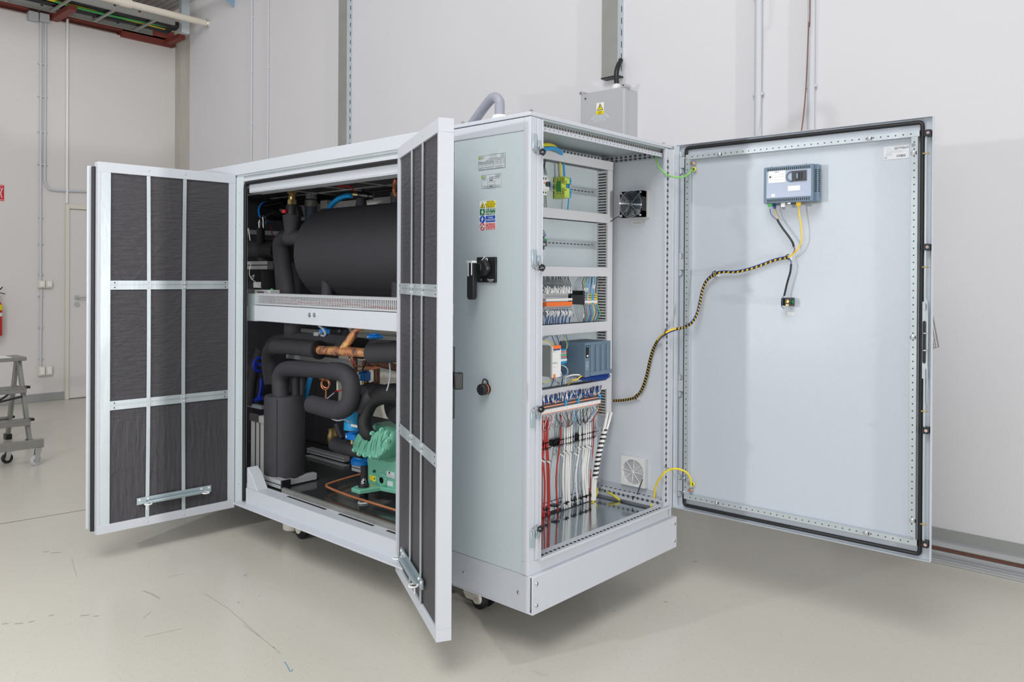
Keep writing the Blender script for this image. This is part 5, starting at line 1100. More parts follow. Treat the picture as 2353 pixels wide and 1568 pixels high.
for i in range(22):
    u = 1254+i*2.75; m = [DBLU, WPL, BLUE][i % 3]; dx = rnd.uniform(-7, 1)
    ew('relay_wire', [(u, 711, .292), (u+1.5, 718, .290), (u-.5+dx*.3, 730, .315), (u+dx, 748, .335)], 0, .0015, m, {id(DBLU): 'thin dark blue', id(BLUE): 'thin bright blue', id(WPL): 'thin white'}[id(m)]+' wire hanging below the relay sockets', 'blue and white wires below the relays')
for i, (u, m) in enumerate(((1340, BRN), (1344, GY), (1347, SKY), (1351, SKY), (1356, DBLU), (1360, SKY), (1364, SKY), (1369, BLK))):
    ew('terminal_wire', [(u+3, 636, .335), (u+rnd.uniform(-2, 4), 650, .32), (u, 664, .31), (u, 677, .31)], 0, .0018, m, ['brown', 'green and yellow', 'blue', 'blue', 'dark blue', 'blue', 'blue', 'black'][i]+' wire above the short terminal block', 'wires above the short terminal block')
for i, (u, m, c_) in enumerate(((1341, BLK, 'black'), (1345, BRN, 'brown'), (1349, SKY, 'blue'), (1353, BRN, 'brown'), (1356, BLUE, 'blue'), (1359, SKY, 'blue'), (1362, GY2, 'yellow'), (1366, BRN, 'brown'), (1370, BLUE, 'blue'), (1373, GY, 'green and yellow'))):
    ew('terminal_wire', [(u, 700, .31), (u+3, 712, .305), (u+(3 if i < 8 else 6), 722, .31), (u-1-i*.4, 741, .335)], 0, .0019, m, c_+' wire below the short terminal block', 'wires below the short terminal block')
for i, u in enumerate((1343, 1346.5, 1350, 1363, 1366.5, 1342)):
    v = 662 if i < 3 else 655 if i < 5 else 722; p0 = E_(u, v, .303); p1 = E_(u-1.5, v+9, .303); b = MB(); b.tube([p0, p1], .0028, 6, k=1); tag(b.build('marker_sleeve', WPL), 'white wire marker at the short terminal block', 'wire marker', 'white sleeves at the short block')
# power supply
yf = .225; x0 = E_(1270, 800, yf).x; x1 = E_(1289, 800, yf).x; zt_ = E_(1272, 796, yf).z; zb_ = E_(1268, 868, yf).z
r = thing('power_supply', 'white and silver power supply with orange plugs beside the controller', 'power supply', ((x0+x1)/2, .29, zb_))
b = MB(); b.box(x0-.002, x1, yf+.008, YP-.008, zb_, zt_-.004); b.build('metal_case', GALVD, r, bevel=.002)
mb = MB(); mb.box(x0-.001, x1+.001, yf, yf+.010, zb_-.002, zt_); mb.build('front_panel', WPL, r, bevel=.001)
mb = MB(); text(mb, 'WAGO', frame((x0+.015, yf-.0006, (zt_+zb_)/2-.006), (1, 0, 0)), .010, 0, sx=.9); mb.build('maker_name', GRE, r, smooth=0)
mb = MB(); scribble(mb, frame((x0+.010, yf-.0004, (zt_+zb_)/2+.040), (1, 0, 0)), .014, 2, .004, 0, .0008); scribble(mb, frame((x0+.010, yf-.0004, (zt_+zb_)/2-.022), (1, 0, 0)), .008, 1, .004, 0, .0012)
for k in range(3): mb.box(x1-.006, x1-.004, yf-.001, yf, (zt_+zb_)/2+.010+k*.007, (zt_+zb_)/2+.012+k*.007)
mb.build('front_marking', INK, r, smooth=0)
b = MB(); b.box(x0+.004, x1-.003, yf-.003, yf+.02, zt_-.012, zt_+.002); b.box(x0+.006, x0+.016, yf-.003, yf+.02, zb_-.004, zb_+.012); b.build('orange_plug', ORG, r, bevel=.001)
b = MB(); b.box(x0+.004, x1-.008, yf-.0035, yf+.0, zt_-.017, zt_-.012); b.build('blue_plug', DBLU, r)
# small coloured block between
yf = .290; x0 = E_(1288, 815, yf).x; x1 = E_(1302, 815, yf).x; zt_ = E_(1290, 804, yf).z; zb_ = E_(1290, 836, yf).z
for i in range(3):
    xa = x0+(x1-x0)*i/3; b = MB(); b.box(xa, xa+(x1-x0)/3-.0005, yf, YP-.006, zb_, zt_); zq = zb_+(zt_-zb_)*.16
    for k, m_ in enumerate((1, 2, 3, 1)): b.box(xa, xa+(x1-x0)/3-.0005, yf-.0012, yf, zb_+(zt_-zb_)*(.40+.14*k), zb_+(zt_-zb_)*(.40+.14*k+.09), m_)
    b.box(xa, xa+(x1-x0)/3-.0005, yf-.003, yf, zq, zq+.010, 4)
    tag(b.build('fuse_terminal', [SKY, ORG, GY, PEA, WPL], bevel=.0006), 'narrow coloured terminal between power supply and controller', 'terminal', 'small coloured terminal block')
for i, (pts, m_, c_) in enumerate((([(1300, 770, .335), (1304, 782, .31), (1305, 795, .295), (1296, 810, .289)], SKY, 'blue'), ([(1294, 769, .335), (1299, 780, .31), (1303, 795, .295), (1297, 811, .289)], YO, 'yellow'), ([(1268, 772, .335), (1272, 782, .29), (1277, 795, .23)], DBLU, 'dark blue'), ([(1274, 771, .335), (1279, 780, .29), (1281, 795, .23)], WPL, 'white'), ([(1279, 771, .33), (1283, 783, .28), (1283, 795, .23)], DBLU, 'dark blue'), ([(1244, 785, .24), (1262, 786, .225), (1272, 796, .22)], YO, 'yellow'), ([(1244, 788, .24), (1258, 789, .225), (1268, 797, .22)], WPL, 'white'), ([(1289, 834, .289), (1300, 842, .28), (1303, 855, .29), (1294, 868, .31), (1292, 882, .335)], SKY, 'blue'), ([(1287, 838, .289), (1302, 846, .27), (1304, 860, .28), (1292, 869, .30)], WPL, 'white'), ([(1286, 850, .28), (1291, 862, .28), (1287, 886, .32)], WPL, 'white'), ([(1289, 845, .285), (1293, 858, .285), (1290, 884, .32)], DBLU, 'dark blue'), ([(1273, 868, .23), (1270, 878, .26), (1266, 888, .30)], DBLU, 'dark blue'), ([(1276, 868, .23), (1274, 878, .26), (1271, 888, .30)], WPL, 'white'), ([(1279, 867, .23), (1278, 877, .26), (1276, 887, .30)], WPL, 'white'), ([(1244, 877, .25), (1256, 878, .25), (1266, 870, .24)], GY2, 'yellow'), ([(1299, 882, .30), (1300, 868, .27), (1316, 862, .25), (1332, 862, .24)], WPL, 'white'), ([(1306, 884, .31), (1312, 876, .26), (1326, 872, .24), (1336, 864, .235)], YO, 'yellow'))):
    ew('control_wire', pts, 0, .0032 if i >= 15 else .0016, m_, c_+' wire around the power supply', 'wires around the power supply')
# controller
yf = .222; a = E_(1345, 790, yf); c = E_(1405, 785, yf); zt_ = E_(1345, 789, yf).z; zb_ = E_(1348, 867, yf).z
PL = thing('programmable_controller', 'slate grey modular controller with four input modules on the fourth rail', 'controller', ((a.x+c.x)/2, .29, zb_))
xs = [a.x, a.x+.034]; n = 4; mw = (c.x-a.x-.034)/n
b = MB(); b.box(a.x, a.x+.0335, yf, YP-.012, zb_, zt_); o = b.build('processor_module', SLATE, PL, bevel=.0015)
b = MB(); b.box(a.x+.002, a.x+.024, yf-.0015, yf, zb_+.080, zt_-.010); b.build('display', BLK, o)
b = MB(); b.box(a.x+.004, a.x+.018, yf-.002, yf-.0015, zt_-.017, zt_-.013); b.build('teal_badge', mat('teal_badge', (40, 180, 180), .4), o)
b = MB(); b.box(a.x+.008, a.x+.019, yf-.002, yf-.0015, zb_+.085, zb_+.092); b.build('display_text', WPL, o)
b = MB(); b.box(a.x+.003, a.x+.022, yf-.0012, yf, zb_+.030, zb_+.066)
for k, (dx, dz) in enumerate(((.006, .055), (.014, .055), (.010, .062), (.010, .048), (.006, .038), (.016, .038))): b.box(a.x+dx, a.x+dx+.002, yf-.0018, yf-.0012, zb_+dz, zb_+dz+.003, 1)
b.box(a.x+.013, a.x+.019, yf-.002, yf-.0012, zb_+.032, zb_+.038, 2); b.build('key_pad', [STEELB, INK, GRE], o)
for i in range(n):
    xa = a.x+.034+i*mw; b = MB(); b.box(xa, xa+mw-.0008, yf+.004, YP-.012, zb_+.006, zt_); b.box(xa+.002, xa+mw*.62, yf-.002, yf+.006, zb_+.020, zt_-.010); b.box(xa, xa+mw-.0006, yf-.003, yf+.006, zb_+.002, zb_+.020)
    o = b.build('input_module', SLATE, PL, bevel=.0012)
    b = MB()
    for k in range(20): zz = zb_+.028+k*.0052; b.box(xa+mw*.70, xa+mw*.76, yf+.0034, yf+.004, zz, zz+.0016); b.box(xa+mw*.84, xa+mw*.88, yf+.0034, yf+.004, zz, zz+.0016)
    b.build('channel_marks', DARK, o)
b = MB()
for i in range(16):
    for j in range(9): x = a.x+.004+i*(c.x-a.x-.01)/16; y = yf+.014+j*.012; b.box(x, x+.005, y, y+.006, zt_, zt_+.0006)
b.build('vent_grille', SLATD, PL)
for i in range(14):
    u0 = 1330+i*4.2; 
    ew('controller_wire', [(u0-4, 868+rnd.uniform(-2, 2), .26), (u0+6, 874+rnd.uniform(-3, 3)-i*.25, .235), (u0+16, 870-i*.35, .232), (min(u0+28, 1398), 862-i*.3, .238)], 0, .0026, DBLU, 'dark blue wire looping under the controller', 'dark blue wires under the controller')
# long terminal strip, seen rising to the right
yf = .285; zt_ = E_(1376, 908, yf).z; zb_ = E_(1376, 929, yf).z; x0 = .30; x1 = E_(1381, 915, yf).x
LS = thing('terminal_strip', 'long terminal strip with peach rims and a white marker band above the cable clamps', 'terminal strip', ((x0+x1)/2, .33, zb_))
h = zt_-zb_
b = MB(); b.box(x0, x1, yf+.012, YP-.006, zb_, zt_+.012); b.build('terminal_body', GPL, LS)
b = MB()
for f0, dy in ((.96, .010), (.66, .004), (-.02, .004)): b.box(x0, x1, yf+dy, yf+dy+.016, zb_+h*f0, zb_+h*f0+.0045)
b.build('peach_rim', PEA, LS)
b = MB(); b.box(x0, x1, yf+.006, yf+.014, zb_+h*.80, zb_+h*.92); b.box(x0, x1, yf+.006, yf+.014, zb_+h*.52, zb_+h*.60)
b.build('grey_step', INK, LS)
b = MB(); b.box(x0, x1-.002, yf, yf+.012, zb_+h*.10, zb_+h*.46)
x = x0+.04
while x < x1: b.box(x-.0015, x+.0015, yf-.0004, yf, zb_+h*.26, zb_+h*.30, 1); x += .035
b.build('marker_band', [WPL, INK], LS, smooth=0)
for xf_ in (.62, .42, .985):
    b = MB(); xx = .36+(x1-.36)*xf_; b.box(xx-.006, xx+.006, yf-.001, yf+.02, zb_+h*.55, zt_+.002); b.build('blue_bridge', SKY, LS)
for i in range(92):
    u = 1242+i*1.52; v1_ = 930-(u-1243)*.176+rnd.uniform(-7, 3); v0_ = 908-(u-1243)*.176; m = [DBLU, WPL, DBLU, BLUE, WPL, DBLU, WPL][(i*3) % 7]; w_ = .0024 if m is WPL else .0019; o_ = rnd.uniform(-3.5, 3.5)
    ew('strip_wire', [(u+o_, v0_-3, .325), (u+o_*.6+rnd.uniform(-2, 2), (v0_+v1_)/2-2, rnd.uniform(.280, .296)), (u+rnd.uniform(-2.5, 2.5), v1_-4, rnd.uniform(.276, .286)), (u, v1_, .288)], 0, w_, m, {id(DBLU): 'short dark blue', id(BLUE): 'short bright blue', id(WPL): 'short white'}[id(m)]+' wire above the long terminal strip', 'wires above the long terminal strip')
for i in range(30):
    u = 1246+i*4.6; vv = 958-(u-1243)*.187; m = [RCAB, WPL, RCAB, WPL, RCAB, WPL, WPL, BLK, GCAB, BLK, BRN, GCAB, BLK, BRN, BRN, BLK, SKY, DBLU, BLK, BLK, BLK, BLK, BRN, BLK, BRN, DBLU, WPL, BLUE, GY2, RCAB][i]
    tgt = [1253, 1262, 1290, 1302, 1310, 1331, 1345, 1352, 1358][min(8, i*9//30)]
    ew('strip_wire', [(u, vv, .30), (u+rnd.uniform(-5, 5), vv+10, .30), (tgt+rnd.uniform(-5, 6), 985-(tgt-1243)*.14+rnd.uniform(-6, 6), .31), (tgt+rnd.uniform(-1, 1), 992-(tgt-1243)*.2, .335)], 0, .0015, m, {id(RCAB): 'thin red', id(WPL): 'thin white', id(BLK): 'thin black', id(GCAB): 'thin grey', id(BRN): 'thin brown', id(SKY): 'thin light blue', id(DBLU): 'thin dark blue', id(BLUE): 'thin bright blue', id(GY2): 'thin yellow'}[id(m)]+' wire below the long terminal strip', 'wires below the long terminal strip')
# clamp rail and field cables
zc = E_(1300, 1010, YP).z
dinrail(zc+.004, .30, E_(1380, 985, YP).x, 'steel mounting rail carrying the black cable clamps')
xs_cl = [(1243, 1262), (1272, 1292), (1296, 1316), (1318, 1330), (1331, 1343), (1344, 1365)]
for i, (ua, ub) in enumerate(xs_cl):
    pa = E_(ua, 1010, .335); pb_ = E_(ub, 1010, .335); b = MB(); b.box(pa.x, pb_.x, .338, YP-.008, zc-.010, zc+.018)
    for k in range(int((pb_.x-pa.x)/.012)): b.box(pa.x+.003+k*.012, pa.x+.008+k*.012, .334, .338, zc-.012, zc+.020)
    for dz in (-.006, .014): b.tube([Vector((pa.x-.004, .3265, zc+dz)), Vector((pb_.x+.004, .3265, zc+dz))], .0022, 6, k=1)
    for k in range(int((pb_.x-pa.x)/.010)): b.tube([Vector((pa.x+.006+k*.010, .325, zc-.007)), Vector((pa.x+.004+k*.010, .323, zc-.013))], .0014, 5, k=1); b.tube([Vector((pa.x+.006+k*.010, .325, zc+.013)), Vector((pa.x+.004+k*.010, .323, zc+.019))], .0014, 5, k=1)
    tag(b.build('cable_clamp', BLK), 'black comb clamp holding the field cables', 'cable clamp', 'black cable clamps')
zl = .375
def fc(u0, u1, u2, r_, m, i, lab, grp, v0=978, vend=None, y0=.333, v2=None):
    vv = v0-(u0-1243)*.12; ve = vend or 1215-(u2-1243)*.50
    pts = [(u0, vv, y0+.01), (u0, vv+25, y0-.004), (u0-.5, vv+60, y0-.004), (u1, (vv+ve)/2+20, .325), (u2, ve-30, .325), (u2+1, ve, .335)]
    P_ = [E_(p[0], p[1], p[2]) for p in pts]
    P_ = [Vector((p.x, p.y, max(p.z, .345))) for p in P_]
    return cable('field_cable', P_, r_, m, lab, 'cable', grp, n=8, k=4)
wh = [(1297, 1293, 1296), (1303, 1300, 1301), (1307.5, 1304, 1306), (1313, 1308, 1309), (1332, 1323, 1326), (1346.5, 1340, 1341), (1351, 1344, 1347), (1356, 1349, 1350), (1341, 1338, 1343)]
for i, (a_, b_, c_) in enumerate(wh): fc(a_, b_, c_, .0046 if i != 8 else .0034, WCAB, i, 'white field cable running through the black clamps', 'white field cables')
for i, (a_, b_, c_) in enumerate(((1292, 1296, 1291), (1319, 1324, 1315), (1336, 1330, 1335), (1360, 1358, 1357), (1343, 1334, 1330))): fc(a_, b_, c_, .0027, GCAB, i, 'thin grey cable among the white field cables', 'thin grey field cables')
for i, (a_, b_, c_, v0_) in enumerate(((1246, 1252, 1250, 968), (1251, 1244, 1246, 968), (1256, 1258, 1259, 962), (1259, 1262, 1262, 962), (1288, 1278, 1281, 960), (1364, 1358, 1356, 975))): fc(a_, b_, c_, .0036 if i != 5 else .0026, RCAB, i, 'red cable left of the white field cables' if i < 5 else 'thin red cable running down beside the striped sleeve', 'red field cables' if i < 5 else None, v0=v0_)
for i, (u, v) in enumerate(((1296, 1037), (1246, 1057), (1260, 1060), (1330, 1028), (1340, 1027), (1349, 1024), (1354, 1026), (1290, 1044), (1308, 1040), (1322, 1042))):
    p0 = E_(u-3, v, .318); p1 = E_(u+4, v+5, .316); b = MB(); b.tube([p0, p1], .0032, 6, k=1); b.tube([E_(u+4, v-2, .316), E_(u+6, v+2, .320)], .0014, 5, k=1, m=1); tag(b.build('cable_tag', [WPL, BLK]), 'small white tag tied to the field cables', 'cable tag', 'white cable tags')
for i, u in enumerate((1254, 1278, 1300, 1318, 1333, 1345, 1356)):
    p = E_(u, 1185-(u-1243)*.47, .325); b = MB(); b.box(p.x-.016, p.x+.016, .318, .342, .372, .377); b.box(p.x-.005, p.x+.002, .316, .32, .366, .380); tag(b.build('cable_tie', BLK), 'black cable tie at the punched floor rail', 'cable tie', 'black ties at the floor rail')
b = MB(); b.box(.36, .80, .345, .352, .350, .366); tag(b.build('floor_cable_bar', WHITE), 'white bar on the enclosure floor behind the field cable ends', 'bar')
striped([E_(1389.5, 986, .293), E_(1387, 1000, .295), E_(1379, 1030, .30), E_(1373, 1062, .305), E_(1367, 1100, .31)], .0125, WCAB, BLK, 'thick white cable bundle wrapped in a black spiral at the right of the field cables', 'wrapped_bundle', .020, .45, n=28, flip=-1)
for i, (du) in enumerate((-3.2, .4, 3.6)):
    pts = [E_(1366+du, 1098, .312), E_(1364+du, 1125, .315), E_(1363.5+du, 1150, .318)]; cable('white_cable', [Vector((p.x, p.y, max(p.z, .345))) for p in pts], .0052, WCAB, 'white cable running out of the lower end of the spiral wrap', 'cable', 'white cables below the spiral wrap')
for i, (du) in enumerate((-2, 2.6)): cable('white_cable', [E_(1400+du*1.8, 948, .290), E_(1396+du*1.7, 965, .288), E_(1389+du*1.2, 992, .293)], .0062, WCAB, 'white cable at the upper end of the spiral wrap', 'cable', 'white cables above the spiral wrap')
p = E_(1371, 1104, .345); b = MB(); b.torus((p.x, .350, p.z), (0, 1, 0), .0095, .0035, 20, 8); b.cyl((p.x, .346, p.z), (p.x, .356, p.z), .0075, 16, m=1); tag(b.build('earth_symbol_disc', [SY, SG]), 'round yellow and green earth marker low on the mounting plate', 'marker disc')
cable('earth_wire', [E_(1372, 1122, .34), E_(1371, 1135, .33), E_(1366, 1148, .32), E_(1357, 1160, .31)], .004, GY2, 'yellow earth wire hooked beside the lower end of the spiral wrap', 'wire')
cable('earth_wire', [at(1392, 1128, x=.875), at(1408, 1138, x=.868), at(1424, 1150, x=.866)], .0042, GY2, 'short yellow earth wire along the punched floor rail under the filter', 'wire')
p = at(1383, 1123, x=.87); b = MB(); b.cyl((.862, p.y, p.z), (.885, p.y, p.z), .010, 6); b.cyl((.855, p.y, p.z), (.862, p.y, p.z), .006, 10); tag(b.build('earth_bolt', CHR), 'zinc earth bolt at the rear corner of the enclosure floor', 'bolt')
p = at(1427, 1158, x=.866); b = MB(); b.cyl((.862, p.y, p.z), (.872, p.y, p.z), .010, 10); tag(b.build('earth_bolt', CHR), 'zinc earth bolt at the end of the short yellow wire', 'bolt')
# fan with guard
def R_(u, v, x=.915): return at(u, v, x=x)
ya, yb2 = at(1422, 450, x=.86).y, at(1473, 450, x=.86).y; zt_, zb_ = at(1424, 441, x=.86).z, at(1424, 500, x=.86).z; ym = (ya+yb2)/2; zm = (zt_+zb_)/2; hs_ = (zt_-zb_)/2
FN = thing('cooling_fan', 'square black cooling fan with a chrome wire guard on the enclosure side wall', 'fan', (.89, ym, zb_))
b = MB(); b.box(.905, .914, ym-hs_-.012, ym+hs_+.004, zb_-.004, zt_+.004); b.build('mounting_frame', WPL, FN, bevel=.002)
b = MB(); b.box(.868, .905, ym-hs_, ym+hs_, zb_, zb_+.006); b.box(.868, .905, ym-hs_, ym+hs_, zt_-.006, zt_); b.box(.868, .905, ym-hs_, ym-hs_+.006, zb_, zt_); b.box(.868, .905, ym+hs_-.006, ym+hs_, zb_, zt_)
for sy in (-1, 1):
    for sz in (-1, 1): b.prism([(sy*hs_, sz*hs_), (sy*(hs_-.026), sz*hs_), (sy*hs_, sz*(hs_-.026))], (.868, ym, zm), (0, 1, 0), (0, 0, 1), (.036, 0, 0))
b.build('fan_frame', BLK, FN)
b = MB(); b.lathe((.872, ym, zm), (1, 0, 0), [(0, .020), (.003, .022), (.03, .022)], 24)
for i in range(7):
    a = i*2*math.pi/7; u_ = Vector((0, math.cos(a), math.sin(a))); w_ = Vector((0, -math.sin(a), math.cos(a)))
    p = Vector((.876, ym, zm)); q = [p+u_*.02-w_*.010, p+u_*.055-w_*.016, p+u_*.055+w_*.012+Vector((.022, 0, 0)), p+u_*.02+w_*.010+Vector((.022, 0, 0))]; b.hexa([*q, *[x_+Vector((.002, 0, 0)) for x_ in q]])
b.build('impeller', BLK, FN)
b = MB()
for R__ in (.009, .016, .023, .030, .037, .044, .051, .057): b.torus((.864, ym, zm), (1, 0, 0), R__, .0012, 36, 6)
for s_ in (-1, 1): b.cyl((.866, ym-hs_+.006, zm-s_*(hs_-.006)), (.866, ym+hs_-.006, zm+s_*(hs_-.006)), .0015, 6)
for sy in (-1, 1):
    for sz in (-1, 1): b.torus((.866, ym+sy*(hs_-.007), zm+sz*(hs_-.007)), (1, 0, 0), .004, .0018, 12, 6); b.cyl((.864, ym+sy*(hs_-.007), zm+sz*(hs_-.007)), (.905, ym+sy*(hs_-.007), zm+sz*(hs_-.007)), .0022, 8)
b.build('wire_guard', CHR, FN)
cable('fan_cable', [Vector((.88, ym+hs_+.002, zb_+.008)), at(1416, 500, x=.885), at(1410, 504, x=.885), at(1404, 510, x=.87)], .0018, BLK, 'thin black cable leading from the fan to the vertical duct')
a = R_(1451, 508, .9145); c = R_(1478, 517, .9145); mb = MB(); mb.box(.9130, .9139, c.y, a.y, c.z, a.z); text(mb, 'VENTILÁTOR', frame((.9126, (a.y+c.y)/2, (a.z+c.z)/2), (0, -1, 0)), .007, 1); tag(mb.build('printed_strip', [WPL, INK], smooth=0), 'small white printed strip under the cooling fan', 'label')
# filter grille
ya, yb2 = at(1429, 1080, x=.893).y, at(1480, 1080, x=.893).y; zt_, zb_ = at(1431, 1048, x=.893).z, at(1431, 1113, x=.893).z; ym = (ya+yb2)/2; zm = (zt_+zb_)/2; hs_ = (zt_-zb_)/2
FG = thing('filter_grille', 'white square outlet filter with round ribs low on the enclosure side wall', 'filter grille', (.90, ym, zb_))
b = MB(); n = 32; sq = [(-hs_, -hs_), (hs_, -hs_), (hs_, hs_), (-hs_, hs_)]
# square face with a round opening
vs = []; 
for i in range(n):
    a = 2*math.pi*i/n; cc, ss = math.cos(a), math.sin(a); k = hs_/max(abs(cc), abs(ss)); vs.append((.893, ym+cc*k, zm+ss*k)); 
for i in range(n):
    a = 2*math.pi*i/n; vs.append((.893, ym+math.cos(a)*hs_*.86, zm+math.sin(a)*hs_*.86))
vs += [(.903, p[1], p[2]) for p in vs[n:2*n]]; vs += [(.914, p[1], p[2]) for p in vs[:n]]
fs = []
for i in range(n):
    j = (i+1) % n; fs += [(i, j, n+j, n+i), (n+i, n+j, 2*n+j, 2*n+i), (j, i, 3*n+i, 3*n+j)]
b.add(vs, fs); b.build('frame', WPL, FG, smooth=0)
b = MB(); b.cyl((.903, ym, zm), (.906, ym, zm), hs_*.88, 32); b.build('filter_mat', GCAB, FG)
b = MB()
for k in range(8): b.torus((.899, ym, zm), (1, 0, 0), hs_*(.14+.095*k), .0016, 36, 6)
for i in range(8): a = i*math.pi/4+.1; b.cyl((.895, ym, zm), (.895, ym+math.cos(a)*hs_*.86, zm+math.sin(a)*hs_*.86), .0018, 6)
b.build('ribs', WPL, FG)
cable('cable_tie_strap', [at(1484, 1090, x=.905), at(1474, 1108, x=.89), at(1463, 1138, x=.875), at(1455, 1143, x=.868), at(1454, 1150, x=.872)], .0022, BLK, 'black tie strap slanting down in front of the white outlet filter', 'cable tie')
b = MB(); b.box(EX1-.073, EX1-.067, .24, .29, 1.86, 1.882) if False else None
p = at(1398, 357, x=.905); b = MB(); b.box(.885, .913, .325, .375, 1.852, 1.868); b.box(.88, .90, .32, .335, 1.848, 1.853); tag(b.build('corner_connector', GALVD, bevel=.001), 'dull grey corner connector where the two punched roof rails meet', 'bracket')
# ================================================================ inside the machine housing
def A(u, v, x): return at(u, v, x=x)
def pipe(name, pts, r, m, label, cat='pipe', group=None, n=18, k=6, rs=None):
    b = MB(); b.tube([A(*p) for p in pts], r, n, k=k, rs=rs); return tag(b.build(name, m), label, cat, group)
# horizontal insulated tank
TX, TZ, TR = .512, 1.456, .250
r = thing('insulated_tank', 'large horizontal tank wrapped in smooth black foam behind the upper opening', 'tank', (TX, 1.35, TZ-TR))
b = MB(); b.lathe((TX, 1.905, TZ), (0, -1, 0), [(0, .05), (.0, TR-.010), (.008, TR), (1.10, TR), (1.11, TR-.01), (1.11, .05)], 72); b.build('foam_jacket', FOAM, r, smooth=30)
b = MB(); a0 = math.radians(228); b.tube([(TX+(TR+.0006)*math.cos(a0), 1.895-i*.10, TZ+(TR+.0006)*math.sin(a0)) for i in range(11)], .0022, 6, k=1); b.build('foam_seam', RUB, r)
for (u, v0, v1) in ((752, 650, 684), (914, 655, 690)):
    p = A(u, v0, .34); b = MB(); b.cyl((.34, p.y, 1.18), (.34, p.y, p.z+.05), .030, 18); b.build('support_leg', FOAM, r)
# fitting, ball valve and hose on the tank
p = A(830, 455, .50)
r = thing('ball_valve', 'black ball valve with a red lever and a brass end on top of the tank', 'valve', (.50, p.y, TZ+TR-.01))
b = MB(); b.lathe((.50, p.y, TZ+TR-.015), (0, 0, 1), [(0, .034), (.02, .030), (.045, .026), (.055, .022)], 20); b.build('foam_stub', FOAM, r)
b = MB(); c0 = A(812, 446, .48); c1 = A(857, 452, .54); b.cyl(c0.lerp(c1, .25), c1, .017, 16); b.cyl(c0.lerp(c1, .45), c0.lerp(c1, .8), .024, 16); b.cyl(c0.lerp(c1, .5), c0.lerp(c1, .5)+Vector((0, 0, .035)), .008, 10); b.build('valve_body', BLK, r)
b = MB(); b.cyl(c0, c0.lerp(c1, .28), .013, 16); b.cyl(c0+(c0-c1).normalized()*.002, c0, .010, 16, m=1); b.build('brass_end', [BRS, DARK], r)
b = MB(); b.tube([A(777, 428.5, .47), A(795, 428, .48), A(803, 428.5, .48), A(809, 435, .49), A(815, 438, .50)], .0042, 8, k=3); b.build('red_lever', RED, r)
pipe('blue_hose', [(808, 450, .49), (796, 450, .49), (782, 455, .50), (769, 464, .52), (760, 474, .55), (756, 486, .58)], .014, BLUT, 'bright blue hose arching from the ball valve down behind the tank', 'hose')
p = A(905, 440, .45); b = MB(); b.tube(rounded([A(910, 412, .45), A(906, 420, .45), A(906, 442, .45), A(912, 452, .45)], .02), .010, 12, k=1); tag(b.build('copper_riser', COP), 'short copper pipe bend just beside the right door edge above the tank', 'pipe')
b = MB(); q = A(905, 462, .5); b.cyl((.5, q.y-.02, TZ+TR-.01), (.5, q.y-.02, TZ+TR+.05), .030, 18); tag(b.build('foam_stub', FOAM), 'black foam stub on the tank beneath the copper bend', 'pipe stub')
# upper left riser with brass adaptor
r = thing('insulated_riser', 'black foam covered pipe bending down beside the left end of the tank', 'pipe', A(655, 600, .30))
b = MB(); b.tube([A(702, 548, .33), A(684, 546, .31), A(668, 545, .30), A(655, 548, .30), A(647, 560, .30), A(647, 580, .30), A(650, 610, .30), A(654, 645, .30), A(659, 700, .30)], .045, 22, k=6, rs=[.040, .042, .044, .046, .048, .047, .047, .049, .052]); b.build('foam_pipe', FOAM, r)
zt0, zt1 = A(672, 530, .30).z, A(672, 495, .30).z; c = A(671, 510, .30)
b = MB(); b.lathe((c.x, c.y, zt0-.02), (0, 0, 1), [(0, .040), (.02, .040), (zt1-zt0+.02, .050), (zt1-zt0+.022, .04)], 24); b.build('foam_cone', FOAM, r)
b = MB(); z2 = A(672, 471, .30).z; b.lathe((c.x, c.y, zt1), (0, 0, 1), [(0, .036), (.03, .034), (z2-zt1, .030)], 24); b.prism([(0, 0), (.05, 0), (.02, .06)], (c.x, c.y-.02, zt1-.01), (0, -1, 0), (0, 0, 1), (.03, 0, 0)); b.build('rubber_sleeve', RUB, r)
b = MB(); q = A(655, 486, .26); b.box(q.x-.012, q.x+.004, q.y-.014, q.y+.014, q.z-.010, q.z+.010); b.cyl((q.x, q.y, q.z), (c.x, c.y, q.z), .005, 8); b.build('red_knob', RED, r, bevel=.003)
zA = [A(672, v, .30).z for v in (470, 459, 457, 448, 446, 434, 428)]
b = MB(); b.lathe((c.x, c.y, zA[0]), (0, 0, 1), [(0, .024), (zA[1]-zA[0], .024)], 6); b.lathe((c.x, c.y, zA[1]), (0, 0, 1), [(0, .018), (zA[4]-zA[1], .018)], 18); b.lathe((c.x, c.y, zA[4]), (0, 0, 1), [(0, .026), (zA[5]-zA[4], .026)], 6); b.lathe((c.x, c.y, zA[5]), (0, 0, 1), [(0, .020), (.03, .016)], 18); b.build('brass_adaptor', BRS, r)
# expansion vessel
p0, p1 = A(612, 487, .62), A(668, 490, .62); 
r = thing('expansion_vessel', 'glossy black expansion vessel with a blue rim behind the riser', 'expansion vessel', (.62, (p0.y+p1.y)/2, p0.z-.068))
L_ = p0.y-p1.y; b = MB(); b.lathe((.62, p0.y+.02, p0.z), (0, -1, 0), [(0, .01), (.01, .040), (.03, .060), (.05, .067), (L_, .068), (L_+.03, .055), (L_+.05, .01)], 32); b.build('shell', BLKG, r)
b = MB(); b.lathe((.62, p0.y+.018, p0.z), (0, -1, 0), [(.002, .041), (.010, .0555), (.030, .0685), (.040, .0695), (.05, .068)], 32); b.build('blue_rim', BLUE, r)
